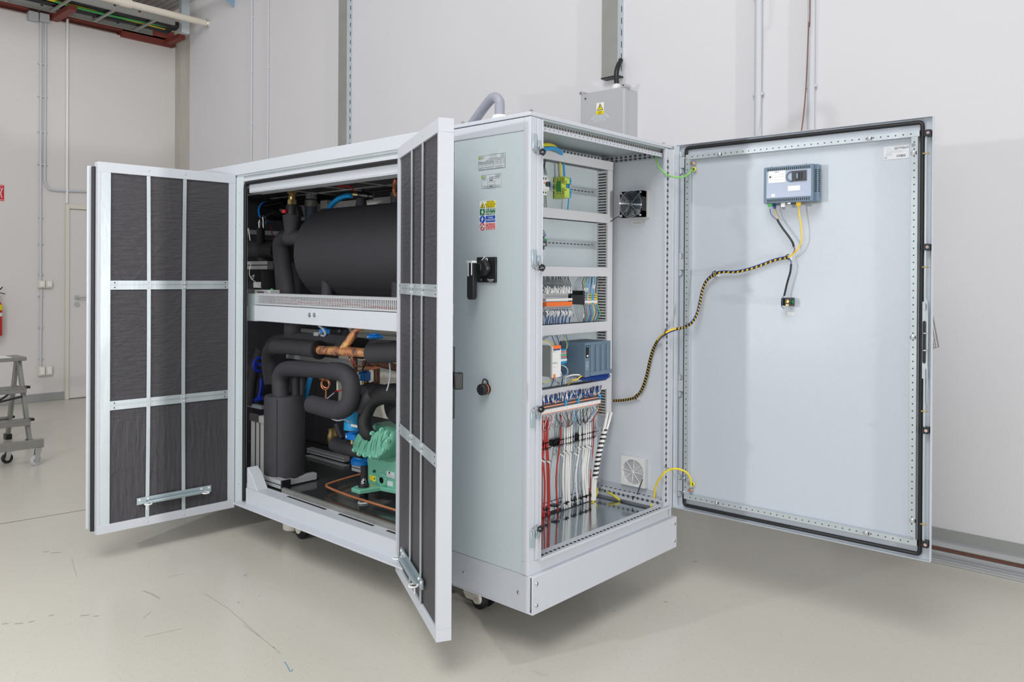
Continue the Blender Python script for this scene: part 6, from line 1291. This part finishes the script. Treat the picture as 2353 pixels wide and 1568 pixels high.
# air separator behind the tank
c = A(715, 470, .75); zz = [A(715, v, .75).z for v in (434, 458, 461, 475, 505)]
r = thing('air_separator', 'dark grey separator with a ribbed knob standing behind the tank', 'separator', (c.x, c.y, zz[4]-.1))
b = MB(); b.lathe((c.x, c.y, zz[1]), (0, 0, 1), [(0, .036), (zz[0]-zz[1]-.01, .030), (zz[0]-zz[1], .022)], 10); b.build('knob', GPL, r, smooth=0)
b = MB(); b.cyl((c.x, c.y, zz[3]), (c.x, c.y, zz[2]), .042, 20); b.build('head', GALVD, r)
b = MB(); b.cyl((c.x, c.y, zz[4]-.1), (c.x, c.y, zz[3]), .038, 20); b.build('body', SLATD, r)
q = A(751, 470, .72); b = MB(); b.box(.70, .74, q.y-.03, q.y+.04, q.z-.025, q.z+.025); tag(b.build('clamp_block', ALU, bevel=.004), 'pale aluminium clamp block behind the tank beside the separator', 'clamp')
# dark pipe work on the far left
pipe('insulated_pipe', [(560, 572, .5), (600, 572, .5), (640, 575, .5)], .055, FOAM, 'thick black foam pipe running into the dark at the upper left', 'pipe')
pipe('insulated_pipe', [(600, 575, .55), (618, 600, .55), (621, 640, .55), (620, 700, .55)], .055, FOAM, 'thick black foam pipe dropping behind the riser at the left', 'pipe')
pipe('insulated_pipe', [(599, 560, .45), (599, 535, .45), (599, 524, .45)], .024, FOAM, 'short black foam pipe with a chrome elbow at the upper left', 'pipe')
b = MB(); b.tube([A(598, 526, .45), A(597, 512, .45), A(601, 503, .45), A(606, 500, .45), A(607, 524, .46)], .010, 8, k=3); tag(b.build('chrome_elbow', CHR), 'small chrome elbow above a short foam pipe at the upper left', 'fitting')
pipe('white_hose', [(567, 555, .4), (568, 535, .4), (571, 526, .4), (575, 553, .4)], .004, WPL, 'thin white hose loop at the far upper left of the opening', 'hose')
pipe('sensor_cable', [(576, 608, .4), (573, 630, .4), (580, 642, .4), (584, 632, .4), (577, 640, .4), (590, 650, .4), (600, 662, .4)], .0022, WPL, 'thin white sensor cable knotted under the left aluminium profile', 'cable')
pipe('red_wire', [(623, 520, .55), (624, 532, .55), (628, 548, .55)], .003, RED, 'short thin red wire below the black expansion vessel', 'wire')
def block(name, u0, v0, u1, v1, x, d, m, label, cat, parts=None, bevel=.002, group=None):
    a = A(u0, v0, x); c = A(u1, v1, x); b = MB(); b.box(x, x+d, c.y, a.y, min(a.z, c.z), max(a.z, c.z))
    return tag(b.build(name, m, bevel=bevel), label, cat, group)
def profile(name, u0, u1, v0, v1, x, d, label, vertical=False):
    a = A(u0, v0, x); c = A(u1, v1, x); z0, z1 = min(a.z, c.z), max(a.z, c.z); b = MB(); b.box(x, x+d, c.y, a.y, z0, z1)
    if vertical:
        for f_ in (.28, .6): yy = c.y+(a.y-c.y)*f_; b.box(x-.0006, x, yy, yy+(a.y-c.y)*.08, z0, z1, 1)
    else:
        zz = z0+(z1-z0)*.45; b.box(x-.0006, x, c.y, a.y, zz, zz+(z1-z0)*.12, 1)
    return tag(b.build(name, [ALU, DARK], bevel=.0015), label, 'profile')
profile('aluminium_profile', 565, 614, 601, 619, .40, .04, 'grooved aluminium profile at the upper left inside the housing')
block('bright_strip', 565, 648, 601, 662, .62, .02, WPL, 'bright strip low behind the upper left pipes', 'strip')
block('cross_plate', 565, 664, 602, 676, .42, .05, INK, 'dark plate edge just above the slotted duct at the far left', 'plate')
a = A(588, 668, .16); c = A(624, 678, .16)
r = thing('controller_box', 'small pale grey controller box resting behind the slotted duct', 'controller', (.18, (a.y+c.y)/2, 1.20))
b = MB(); b.box(.15, .21, c.y, a.y, 1.20, a.z+.005); b.build('case', GPL, r, bevel=.003)
b = MB(); b.box(.149, .15, c.y+.06, c.y+.12, c.z, a.z-.004); b.build('display', BLK, r)
b = MB(); b.cyl((.18, c.y+.03, a.z+.004), (.18, c.y+.03, a.z+.012), .008, 10); b.build('green_lamp', GRE, r)
# slotted duct and white cross beam
r = thing('slotted_cable_duct', 'long grey slotted cable duct lying on the white cross beam under the tank', 'cable duct', (.06, 1.3, 1.18), 'duct on the cross beam')
b = MB(); y0, y1, z0, z1 = .62, 1.910, 1.184, 1.2415
b.box(.05, .052, y0, y1, z0, z0+.010); b.box(.05, .052, y0, y1, z1-.008, z1); b.box(.048, .110, y0, y1, z1, z1+.003); b.box(.05, .11, y0, y1, z0, z0+.002); b.box(.108, .110, y0, y1, z0, z1)
y = y0+.004
while y < y1-.003: b.box(.05, .052, y, y+.0055, z0+.010, z1-.008); y += .0125
b.box(.0505, .052, y0, y0+.010, z0, z1); b.build('slotted_wall', GPL, r)
b = MB()
for i in range(5): b.tube([(.09, y0+.05+j*.14, z0+.012+random.uniform(0, .025)) for j in range(9)], .0035, 6, k=4, m=i % 3)
b.build('wires_inside', [WCAB, RCAB, GCAB], r)
r = thing('cross_beam', 'white cross beam with two bolts separating the upper and lower openings', 'beam', (.07, 1.3, 1.10))
b = MB(); b.box(.045, .11, .46, 1.912, 1.1045, 1.183); b.build('beam_face', WHITE, r, bevel=.002)
for u in (712, 723):
    q = A(u, 724, .045); b = MB(); b.cyl((.045, q.y, q.z), (.043, q.y, q.z), .0105, 18); b.cyl((.043, q.y, q.z), (.037, q.y, q.z), .0065, 6, m=1); b.build('bolt', [CHR, GALVD], r)
b = MB(); b.box(.07, .13, 1.914, 2.02, 1.10, 1.24); b.box(.064, .07, 1.914, 2.02, 1.10, 1.175); tag(b.build('beam_bracket', GREYP), 'grey bracket holding the left end of the white cross beam', 'bracket')
# ---- lower compartment
AX, AY = .2+.02, 1.855
r = thing('suction_accumulator', 'upright cylinder wrapped in black foam standing at the left of the lower opening', 'accumulator', (AX, AY, .29))
c = A(654, 1000, .2); AX, AY = .21, A(654, 1000, .21).y; AR = A(608, 1000, .21).y-AY; AR = .104
zt_ = A(654, 908, .2).z; zb_ = A(654, 1106, .2).z+.02
b = MB(); b.lathe((AX, AY, zb_), (0, 0, 1), [(0, .02), (0, AR-.008), (.010, AR), (zt_-zb_-.012, AR), (zt_-zb_-.002, AR-.005), (zt_-zb_, AR-.016), (zt_-zb_, .02)], 56); b.build('foam_jacket', FOAM, r, smooth=30)
b = MB(); b.tube([(AX-(AR+.0006)*.80, AY-(AR+.0006)*.6, zb_+.01), (AX-(AR+.0006)*.80, AY-(AR+.0006)*.6, zt_-.012)], .0016, 6, k=1); b.build('foam_seam', RUB, r)
pipe('suction_pipe', [(645, 915, .17), (643, 890, .17), (643, 868, .17), (652, 851, .17), (672, 847, .17), (700, 848, .17), (735, 851, .17), (765, 853, .17)], .040, FOAM, 'black foam pipe rising from the cylinder and turning right, the lower of two parallel pipes', n=22)
pipe('pipe_bend', [(762, 853, .17), (785, 856, .17), (801, 868, .17), (807, 890, .165), (806, 915, .16), (798, 934, .155), (780, 943, .15), (757, 940, .15), (735, 934, .15), (716, 929, .15)], .0435, FOAM, 'thick black foam pipe bend curling back left in a hook', n=22)
b = MB(); q = A(764, 853, .17); b.torus(q, (0, 1, 0), .0412, .0014, 30, 6); q2 = A(752, 933, .145)
tag(b.build('foam_joint', RUB), 'thin glued joint ring where the lower foam pipe meets the hook bend', 'joint')
pipe('insulated_pipe', [(679, 915, .24), (679, 890, .24), (679, 862, .24)], .020, FOAM, 'slim upright black foam pipe behind the large foam cylinder')
pipe('insulated_pipe', [(693, 915, .27), (694, 890, .27), (694, 862, .27)], .016, FOAM, 'slimmest upright black foam pipe beside the blue hose')
pipe('blue_hose', [(700, 920, .32), (706, 895, .32), (714, 865, .32), (722, 835, .33)], .013, BLUT, 'bright blue hose slanting up between the foam pipes of the lower opening', 'hose')
pipe('discharge_pipe', [(626, 880, .24), (621, 850, .23), (619, 822, .22), (625, 802, .21), (642, 796, .20), (670, 797, .19), (700, 800, .18), (731, 804, .17)], .042, FOAM, 'black foam pipe bending from the far left and ending open around a copper pipe', n=24)
b = MB(); q = A(732, 804.5, .172); b.cyl(q+Vector((0, .003, 0)), q-Vector((0, .012, 0)), .046, 26); tag(b.build('foam_collar', RUB), 'black rubber collar at the cut end of the foam pipe', 'collar')
pipe('insulated_pipe', [(628, 800, .32), (640, 788, .31), (700, 786, .31), (780, 792, .31), (850, 802, .31), (905, 806, .31)], .048, FOAM, 'black foam pipe running behind the copper tee, upper of the parallel pipes', n=22)
pipe('insulated_pipe', [(672, 740, .30), (672, 760, .30), (672, 784, .30)], .044, FOAM, 'upright black foam pipe directly under the white cross beam')
r = thing('copper_tee', 'bright copper pipe with a brazed tee branching upward', 'pipe', A(795, 808, .17))
b = MB(); b.cyl(A(733, 804.5, .17), A(856, 812, .17), .0215, 24); b.build('run', COPH, r)
b = MB(); b.tube([A(786, 806, .175), A(800, 787, .18), A(812, 768, .185), A(819, 756, .19), A(840, 748, .20)], .020, 16, k=4, rs=[.021, .020, .019, .0185, .018]); b.build('branch', COPH, r)
b = MB(); b.cyl(A(768, 806.5, .17), A(782, 807.3, .17), .0232, 18); b.cyl(A(800, 808.6, .17), A(812, 809.4, .17), .0232, 18); b.build('brazed_sleeve', COPH, r)
pipe('insulated_pipe', [(854, 812, .17), (875, 811, .17), (900, 810, .17), (930, 809, .17)], .046, FOAM, 'black foam pipe continuing right from the copper tee', n=22)
b = MB(); q = A(825, 800, .25); b.cyl(q, q+Vector((0, -.03, 0)), .05, 24); tag(b.build('foam_collar', RUB), 'second black collar behind the copper tee', 'collar')
for (pts, lab) in (([(802, 818, .30), (806, 830, .30), (811, 838, .30)], 'thin copper capillary hanging below the copper tee'), ([(812, 840, .30), (840, 844, .30), (872, 845, .30)], 'thin copper capillary running level to the right'), ([(818, 854, .28), (840, 850, .28), (873, 845, .28)], 'thin copper capillary rising to meet the level one')):
    pipe('capillary_tube', pts, .0042, COP, lab, 'tube', n=8)
pipe('copper_riser', [(817, 820, .34), (817, 835, .34), (817, 856, .34)], .010, COPD, 'slim dark copper riser under the tee', n=12)
pipe('copper_riser', [(842, 850, .45), (842, 880, .45), (841, 900, .45)], .014, COPD, 'dark copper riser behind the blue coil', n=12)
pipe('copper_riser', [(866, 840, .42), (866, 870, .42), (866, 900, .42)], .016, COPD, 'dark copper riser nearest the cream back panel', n=12)
pipe('copper_line', [(842, 886, .45), (852, 883, .43), (866, 879, .42)], .009, COPD, 'short slanting copper line joining the two dark risers', n=10)
pipe('copper_line', [(838, 836, .45), (868, 836, .44), (890, 840, .43), (912, 846, .42)], .018, COPD, 'thick tarnished copper line behind the capillaries', n=12)
pipe('black_wire', [(850, 820, .22), (840, 835, .24), (833, 850, .26)], .0034, BLK, 'short black wire with a connector below the foam pipe end', 'wire')
pipe('grey_wire', [(895, 832, .2), (897, 860, .2), (894, 880, .2), (889, 898, .2)], .0034, GCAB, 'pale wire hanging in front of the cream back panel', 'wire')
pipe('red_wire', [(811, 818, .26), (812, 830, .26), (812, 842, .26)], .0024, RED, 'thin red wire behind the tee', 'wire')
b = MB(); q = A(747, 884, .35); b.torus(q, (1, .3, 0), .026, .0035, 28, 8); b.torus(q+Vector((0, -.006, .006)), (1, .5, .2), .023, .0035, 28, 8); b.torus(A(744, 873, .35), (.4, .1, 1), .022, .0035, 28, 8); b.tube([A(749, 896, .35), A(749, 906, .35), A(748, 916, .35)], .0042, 8, k=3)
tag(b.build('copper_coil', COP), 'small loose coil of thin copper tube between the foam pipes', 'coil')
b = MB(); b.cyl(A(776, 875, .36), A(776, 897, .36), .006, 10, m=0); b.cyl(A(776, 868, .36), A(776, 877, .36), .005, 10, m=1); tag(b.build('service_port', [CREAM, BRS]), 'slim cream service port with a brass tip inside the hook bend', 'fitting')
pipe('probe_lead', [(790, 892, .3), (782, 898, .3), (770, 900, .3)], .003, RED, 'short red probe lead above the green casting inside the hook bend', 'wire')
b = MB(); b.cyl(A(751, 917, .26), A(768, 903, .26), .0032, 8); tag(b.build('probe_sleeve', GCAB), 'short grey probe sleeve lying above the hook bend', 'sleeve')
# deep blue valve at the far left
q = A(597, 838, .5); b = MB(); b.torus(q, (0, 1, .0), .04, .010, 26, 8); b.cyl(q+Vector((0, .02, 0)), q-Vector((0, .02, 0)), .014, 12); tag(b.build('valve_handwheel', BLUD), 'deep blue handwheel at the far left of the lower opening', 'handwheel')
q = A(597, 905, .5); b = MB(); b.tube([A(601, 870, .5), A(600, 895, .5), A(594, 918, .5)], .012, 10, k=3); b.cyl(A(603, 915, .5), A(588, 920, .5), .014, 12); tag(b.build('blue_valve_stem', BLUD), 'deep blue valve stem below the handwheel at the far left', 'valve')
pipe('insulated_pipe', [(600, 800, .55), (590, 830, .55), (580, 870, .55), (573, 930, .55)], .030, FOAM, 'grey black foam pipe slanting down at the far left edge')
block('bright_strip', 565, 842, 583, 855, .60, .02, WPL, 'short bright profile end at the far left of the lower opening', 'strip')
block('frame_profile', 565, 926, 600, 942, .55, .03, GALV, 'dull metal profile crossing behind the aluminium post', 'profile')
block('frame_profile', 700, 928, 726, 950, .55, .04, ALU, 'aluminium profile seen between the cylinder and the hook bend', 'profile')
# solenoid valves and coils in blue
def coilv(name, u0, v0, u1, v1, x, label):
    a = A(u0, v0, x); c = A(u1, v1, x); r = thing(name, label, 'valve', ((x+.02), (a.y+c.y)/2, c.z))
    b = MB(); b.box(x, x+.045, c.y, a.y, c.z, a.z); b.cyl((x+.02, (a.y+c.y)/2, a.z), (x+.02, (a.y+c.y)/2, a.z+.008), (a.y-c.y)*.32, 16); b.build('coil', BLUE, r, bevel=.004)
    b = MB(); b.box(x-.0008, x, a.y-.016, a.y-.008, c.z+.01, a.z-.012); b.build('marking', WPL, r)
    b = MB(); b.cyl((x+.02, (a.y+c.y)/2, c.z-.02), (x+.02, (a.y+c.y)/2, c.z), .012, 10); b.build('valve_base', BRS, r)
coilv('solenoid_valve', 792.5, 995, 813.5, 1014.5, .25, 'bright blue solenoid coil left of the green compressor')
coilv('solenoid_valve', 817, 986, 826, 1008, .30, 'narrow blue coil behind the square one beside the compressor')
coilv('solenoid_valve', 842, 770, 864, 780, .32, 'blue coil with brass base under the cross beam at the right')
coilv('solenoid_valve', 732, 757, 742, 776, .32, 'small blue coil under the cross beam left of the copper tee')
coilv('solenoid_valve', 823, 855, 836, 877, .40, 'dark blue coil behind the top of the hook bend')
b = MB(); b.tube([A(733, 750, .28), A(741, 756, .28), A(747, 765, .28), A(746, 772, .28), A(738, 771, .28)], .006, 8, k=3); tag(b.build('white_cable', GCAB), 'pale cable hooked over the small blue coil under the cross beam', 'cable')
block('grey_cube', 720, 764, 730, 777, .28, .03, GPL, 'small grey cube beside the blue coil under the cross beam', 'terminal head')
block('pump_body', 746, 752, 778, 780, .45, .08, BLK, 'black rounded motor body under the cross beam', 'motor', bevel=.02)
block('junction_cover', 672, 764, 706, 778, .45, .05, BLK, 'black cover left of the blue coil under the cross beam', 'cover', bevel=.006)
b = MB(); q = A(831, 1052, .42); b.lathe((.42, q.y, q.z-.03), (0, 0, 1), [(0, .055), (.02, .055), (.03, .045), (.06, .040)], 24); tag(b.build('blue_pump', BLUE), 'blue pump casing low behind the compressor', 'pump')
b = MB(); q = A(812, 960, .42); b.lathe((.42, q.y, q.z-.06), (0, 0, 1), [(0, .050), (.06, .046), (.10, .030)], 24); tag(b.build('blue_flange', SKY), 'light blue casting behind the hook bend', 'casting')
block('white_bracket', 806, 975, 822, 984, .34, .01, WPL, 'small white perforated bracket above the blue coils', 'bracket', bevel=.001)
pipe('insulated_pipe', [(768, 1020, .33), (785, 1027, .33), (812, 1033, .32), (835, 1038, .34)], .036, FOAM, 'short thick black foam pipe running into the compressor from the left', n=20)
b = MB(); b.torus(A(803, 1030, .325), (.15, 1, .1), .037, .0016, 24, 6); tag(b.build('foam_joint', RUB), 'thin joint ring on the short foam pipe left of the compressor', 'joint')
b = MB(); q = A(763, 1000, .45); b.lathe((q.x, q.y, q.z-.05), (0, 0, 1), [(0, .018), (.02, .026), (.05, .026), (.06, .020), (.085, .020)], 8); tag(b.build('brass_valve', BRS), 'dull brass valve in the dark left of the compressor', 'valve')
pipe('grey_lead', [(762, 962, .3), (775, 967, .3), (792, 965, .3), (803, 972, .3)], .004, GCAB, 'pale lead lying below the hook bend', 'wire')
pipe('insulated_pipe', [(773, 975, .36), (778, 990, .36), (786, 1008, .36)], .014, FOAM, 'thin dark foam hose left of the square blue coil', n=12)
for i, (u0, u1, v0, v1, x) in enumerate(((808, 832, 1066, 1088, .40), (700, 790, 1055, 1072, .62), (705, 790, 1040, 1052, .66))):
    profile('aluminium_profile', u0, u1, v0, v1, x, .04, ['short aluminium profile block under the blue pump', 'dark aluminium profile crossing the floor behind the cylinder', 'second dark profile crossing behind the cylinder'][i])
# left post and foot profile
a = A(577, 966, .14); c = A(607, 1128, .14)
r = thing('aluminium_post', 'grooved aluminium post with a black end cap beside the foam cylinder', 'profile', (.16, (a.y+c.y)/2, c.z))
b = MB(); b.box(.14, .18, c.y, a.y, c.z, a.z)
for f_ in (.30, .62): yy = c.y+(a.y-c.y)*f_; b.box(.1394, .14, yy, yy+.010, c.z, a.z, 1)
b.build('extrusion', [ALU, DARK], r, bevel=.0015)
a2 = A(575, 946, .14); b = MB(); b.box(.135, .185, c.y+.05, a2.y, a.z-.002, a2.z-.004); b.build('end_cap', BLK, r, bevel=.002)
b = MB(); b.box(.135, .185, c.y-.06, c.y+.05, a.z-.002, a2.z-.010); b.build('top_extrusion', ALU, r, bevel=.002)
r = thing('base_profile', 'aluminium base profile with a black end cap under the foam cylinder', 'profile', (.12, 1.87, .25))
b = MB(); b.box(.10, .14, 1.745, 2.03, .262, .305); b.box(.0994, .10, 1.745, 2.03, .281, .286, 1); b.box(.10, .14, 1.745, 2.03, .262, .264); b.build('extrusion', [ALU, DARK], r, bevel=.0015)
b = MB(); b.box(.097, .15, 1.735, 1.745, .258, .308); b.build('end_cap', BLK, r, bevel=.002)
b = MB(); b.box(.14, .34, 1.79, 1.83, .262, .296); b.box(.34, .345, 1.79, 1.83, .262, .296, 1); tag(b.build('cross_profile', [ALU, BLK], bevel=.0015), 'short cross profile carrying the foam cylinder', 'profile')
b = MB(); b.prism([(0, 0), (.03, 0), (0, .035)], (.138, 1.965, .306), (0, -1, 0), (0, 0, 1), (.02, 0, 0)); b.cyl((.136, 1.955, .318), (.139, 1.955, .318), .007, 10, m=1); tag(b.build('angle_bracket', [ALU, CHR], bevel=.001), 'small aluminium angle bracket at the foot of the grooved post', 'bracket')
pts = [at(842, 1087, z=.285), at(800, 1098, z=.285), at(758, 1111, z=.285), at(750, 1116, z=.285), at(757, 1122, z=.285), at(800, 1139, z=.285), at(860, 1158, z=.285), at(925, 1178, z=.285)]
b = MB(); b.tube(pts, .0060, 12, k=6); tag(b.build('copper_floor_tube', COP), 'slim copper tube bent back on itself above the base sheet', 'tube')
# ---- compressor
CXp = .335
KA = thing('compressor', 'green piston compressor with a bolted cylinder cover, partly behind the right door', 'compressor', (.45, 1.15, .262))
def K(u, v, x=CXp): return A(u, v, x)
a = K(843, 1063); zb_ = .315
y1 = a.y; b = MB()
b.prism([(y1, zb_+.01), (y1-.012, zb_), (.82, zb_-.005), (.82, .60), (y1-.04, .62), (y1+.006, a.z+.01), (y1, a.z-.02)], (CXp, 0, 0), (0, 1, 0), (0, 0, 1), (.28, 0, 0)); b.build('crankcase', GRN, KA, bevel=.012)
# cylinder cover: rounded plate turned up and outward
ol = [(825.3, 994), (818, 1003), (812, 1018), (811, 1028), (814, 1037), (825, 1043), (839, 1049.5), (855, 1054), (870.8, 1056.5), (880, 1053), (888, 1046), (896, 1034), (901, 1020), (903, 1005), (899, 993), (888.6, 987), (876, 986), (870, 990), (866, 997), (855, 1003), (845, 1006), (836, 1000)]
cc = [K(u, v, CXp-.075) for u, v in ol]
b = MB(); n = len(cc); cen = sum(cc, Vector())/n
front = [p+(cen-p)*.13+Vector((-.016, 0, 0)) for p in cc]; back = [p+Vector((.14, -.0, -.01))*1.0 for p in cc]
b.add(front+cc+[p+Vector((.018, 0, 0)) for p in cc]+[Vector((p.x+.12, p.y*.96+cen.y*.04, p.z-.012)) for p in cc], [tuple(range(n))]+[(k*n+i, k*n+(i+1) % n, (k+1)*n+(i+1) % n, (k+1)*n+i) for k in range(3) for i in range(n)])
hd = b.build('cylinder_cover', GRN, KA, smooth=50)
for (u0, v0, u1, v1) in ((836, 1002, 822, 1036), (848, 1008, 834, 1041), (860, 1001, 850, 1046), (872, 992, 862, 1047), (884, 990, 874, 1026)):
    b = MB(); p0, p1 = K(u0, v0, CXp-.089), K(u1, v1, CXp-.089); b.tube([p0, p0.lerp(p1, .5)+Vector((-.006, .004, 0)), p1], .0026, 8, k=4); b.build('rib', GRN, hd)
b = MB(); b.tube([K(893, 1001, CXp-.09), K(880, 1012, CXp-.094), K(874, 1026, CXp-.094), K(878, 1040, CXp-.09)], .0030, 8, k=4); b.tube([K(881, 1043, CXp-.086), K(876, 1036, CXp-.09), K(880, 1026, CXp-.09)], .0022, 8, k=4); b.build('rib', GRN, hd)
for (u, v) in ((817, 1034), (828, 1043), (841, 1046), (856, 1049), (871, 1048), (886, 1033), (894, 1013), (892, 994), (880, 988), (858, 996), (848, 1011)):
    p = K(u, v, CXp-.083); b = MB(); b.cyl(p, p+Vector((-.010, -.002, .001)), .0115, 16); b.cyl(p+Vector((-.008, 0, 0)), p+Vector((-.018, -.003, .002)), .0075, 6); b.build('cover_bolt', GRN, hd)
for (u, v) in ((841, 1026), (858, 1022)):
    p = K(u, v, CXp-.094); M = frame((p.x, p.y, p.z), (0, -.35, 1), (1, 0, 0), (0, .95, .3)); b = MB(); scribble(b, M, .06, 1, .01, 0, .006); b.build('cast_lettering', GRN, hd, smooth=0)
b = MB(); p = K(879.5, 1103.5); b.lathe((CXp, p.y, p.z), (-1, 0, 0), [(0, .036), (.006, .036), (.008, .034)], 28); b.cyl((CXp-.009, p.y, p.z), (CXp-.0075, p.y, p.z), .015, 20, m=1)
for i in range(4): a_ = math.pi/4+i*math.pi/2; b.cyl((CXp-.012, p.y+.027*math.cos(a_), p.z+.027*math.sin(a_)), (CXp-.007, p.y+.027*math.cos(a_), p.z+.027*math.sin(a_)), .004, 6)
b.build('sight_glass_flange', [GRN, BLKG], KA)
b = MB(); p = K(861.5, 1083); b.cyl((CXp, p.y, p.z), (CXp-.010, p.y, p.z), .007, 6); b.build('plug_screw', GRND, KA)
mb = MB(); a = K(849.5, 1092); c = K(863.5, 1109); mb.box(CXp-.0012, CXp, c.y, a.y, c.z+.004, a.z); mb.torus((CXp-.0012, a.y-.013, (a.z+c.z)/2), (1, 0, 0), .009, .0012, 18, 4, m=1); mb.box(CXp-.0018, CXp-.0012, c.y+.005, c.y+.014, (a.z+c.z)/2-.002, (a.z+c.z)/2+.008, 1); mb.build('yellow_sticker', [SY, INK], KA, smooth=0)
mb = MB(); a = K(889, 1082); c = K(907, 1103); mb.box(CXp-.0012, CXp, c.y, a.y, c.z+.004, a.z); mb.cyl((CXp-.0016, a.y-.020, a.z-.007), (CXp-.0012, a.y-.020, a.z-.007), .006, 16, m=1)
for k in range(4): mb.box(CXp-.0016, CXp-.0012, c.y+.004, a.y-.004, a.z-.017-k*.0045, a.z-.0164-k*.0045, 1)
a = K(889, 1103); c = K(903, 1121); mb.box(CXp-.0012, CXp, c.y, a.y, c.z+.004, a.z-.002); a = K(886.5, 1122); c = K(908, 1134); mb.box(CXp-.0012, CXp, c.y, a.y, c.z+.006, a.z-.002, 2); mb.build('type_label', [LAB, INK, WPL], KA, smooth=0)
# foot with damper
p = at(840, 1134, z=.325); fx, fy = .255, A(843, 1130, .27).y
b = MB(); b.prism([(fy+.05, .235), (fy+.035, .205), (fy-.03, .205), (fy-.055, .31), (fy-.20, .335), (fy-.20, .37), (fy, .37), (fy+.05, .31)], (0, 0, .312), (0, 1, 0), (1, 0, 0), (0, 0, .020)); b.build('mounting_foot', GRN, KA, bevel=.003)
b = MB(); b.cyl((fx, fy+.005, .332), (fx, fy+.005, .346), .026, 18); b.build('rubber_washer', RUB, KA)
b = MB(); b.cyl((fx, fy+.005, .346), (fx, fy+.005, .352), .015, 6); b.cyl((fx, fy+.005, .352), (fx, fy+.005, .372), .008, 12); b.cyl((fx, fy+.005, .354), (fx, fy+.005, .364), .012, 6); b.build('foot_nut', CHR, KA)
b = MB(); b.torus((fx, fy+.005, .270), (0, 0, 1), .016, .005, 18, 6); b.torus((fx, fy+.005, .282), (0, 0, 1), .016, .005, 18, 6); b.torus((fx, fy+.005, .294), (0, 0, 1), .016, .005, 18, 6); b.cyl((fx, fy+.005, .262), (fx, fy+.005, .312), .009, 10); b.build('spring', BLK, KA)
b = MB(); b.cyl((fx, fy+.005, .2575), (fx, fy+.005, .263), .028, 18); b.build('foot_pad', WPL, KA)
b = MB(); b.box(.40, .58, .80, 1.10, .60, .76); b.build('motor_terminal_box', GRND, KA, bevel=.01)
pipe('suction_elbow', [(925, 905, .28), (895, 905, .27), (870, 912, .26), (852, 925, .25), (843, 945, .245), (838, 962, .24), (838, 980, .24), (845, 996, .25), (856, 1004, .27)], .034, RUB, 'black taped elbow pipe curving down into the compressor cover', n=22, rs=[.048, .046, .042, .038, .034, .034, .034, .034, .031])
pipe('insulated_pipe', [(828, 905, .34), (850, 900, .34), (880, 903, .34), (915, 908, .34)], .040, FOAM, 'black foam pipe running right above the compressor', n=20)
pipe('insulated_pipe', [(826, 944, .22), (833, 930, .225), (842, 918, .23), (856, 907, .24)], .032, FOAM, 'lighter foam section of the elbow above the compressor', n=20)
b = MB(); q = A(899, 930, .36); b.lathe((.40, q.y-.04, q.z), (-1, .1, 0), [(0, .085), (.05, .085), (.058, .078), (.06, .02)], 30); tag(b.build('foam_covered_cap', FOAM), 'round foam covered cap at the right above the compressor', 'cap')
b = MB(); b.prism([(0, 0), (.06, 0), (.06, -.05), (.045, -.05), (.045, -.012), (0, -.012)], K(786, 900, .42), (0, -1, 0), (0, 0, 1), (.06, 0, 0)); tag(b.build('green_casting', GRN, bevel=.003), 'corner of a green casting inside the hook bend', 'casting')
pipe('insulated_pipe', [(838, 1058, .42), (838, 1090, .42), (837, 1118, .42)], .022, FOAM, 'grey black upright foam pipe just left of the green crankcase', n=14)

# ---- look-alikes: say which one by its place in the row
ORD = 'first second third fourth fifth sixth seventh eighth ninth tenth eleventh twelfth thirteenth fourteenth fifteenth sixteenth seventeenth eighteenth nineteenth'.split()
TENS = {2: ('twentieth', 'twenty'), 3: ('thirtieth', 'thirty'), 4: ('fortieth', 'forty'), 5: ('fiftieth', 'fifty'), 6: ('sixtieth', 'sixty'), 7: ('seventieth', 'seventy'), 8: ('eightieth', 'eighty'), 9: ('ninetieth', 'ninety')}
def ordinal(n):
    if n < 20: return ORD[n-1]
    t, o = divmod(n, 10); return TENS[t][0] if o == 0 else TENS[t][1]+'-'+ORD[o-1]
same = {}
for o in S.objects:
    if o.parent is None and 'label' in o: same.setdefault(o['label'], []).append(o)
def pxu(o):
    p = Vector(o.location)
    if o.type == 'MESH': p = p+Vector((0, 0, o.dimensions.z/2))
    d = p-CAM; return d.dot(RT)/d.dot(fw)
for lab, os_ in same.items():
    if len(os_) < 2: continue
    wall = 'overhead' in os_[0].get('group', '')
    os_.sort(key=(lambda o: -o.location.y) if wall else pxu)
    for i, o in enumerate(os_): o['label'] = lab+', '+ordinal(i+1)+(' from the wall' if wall else ' from the left')
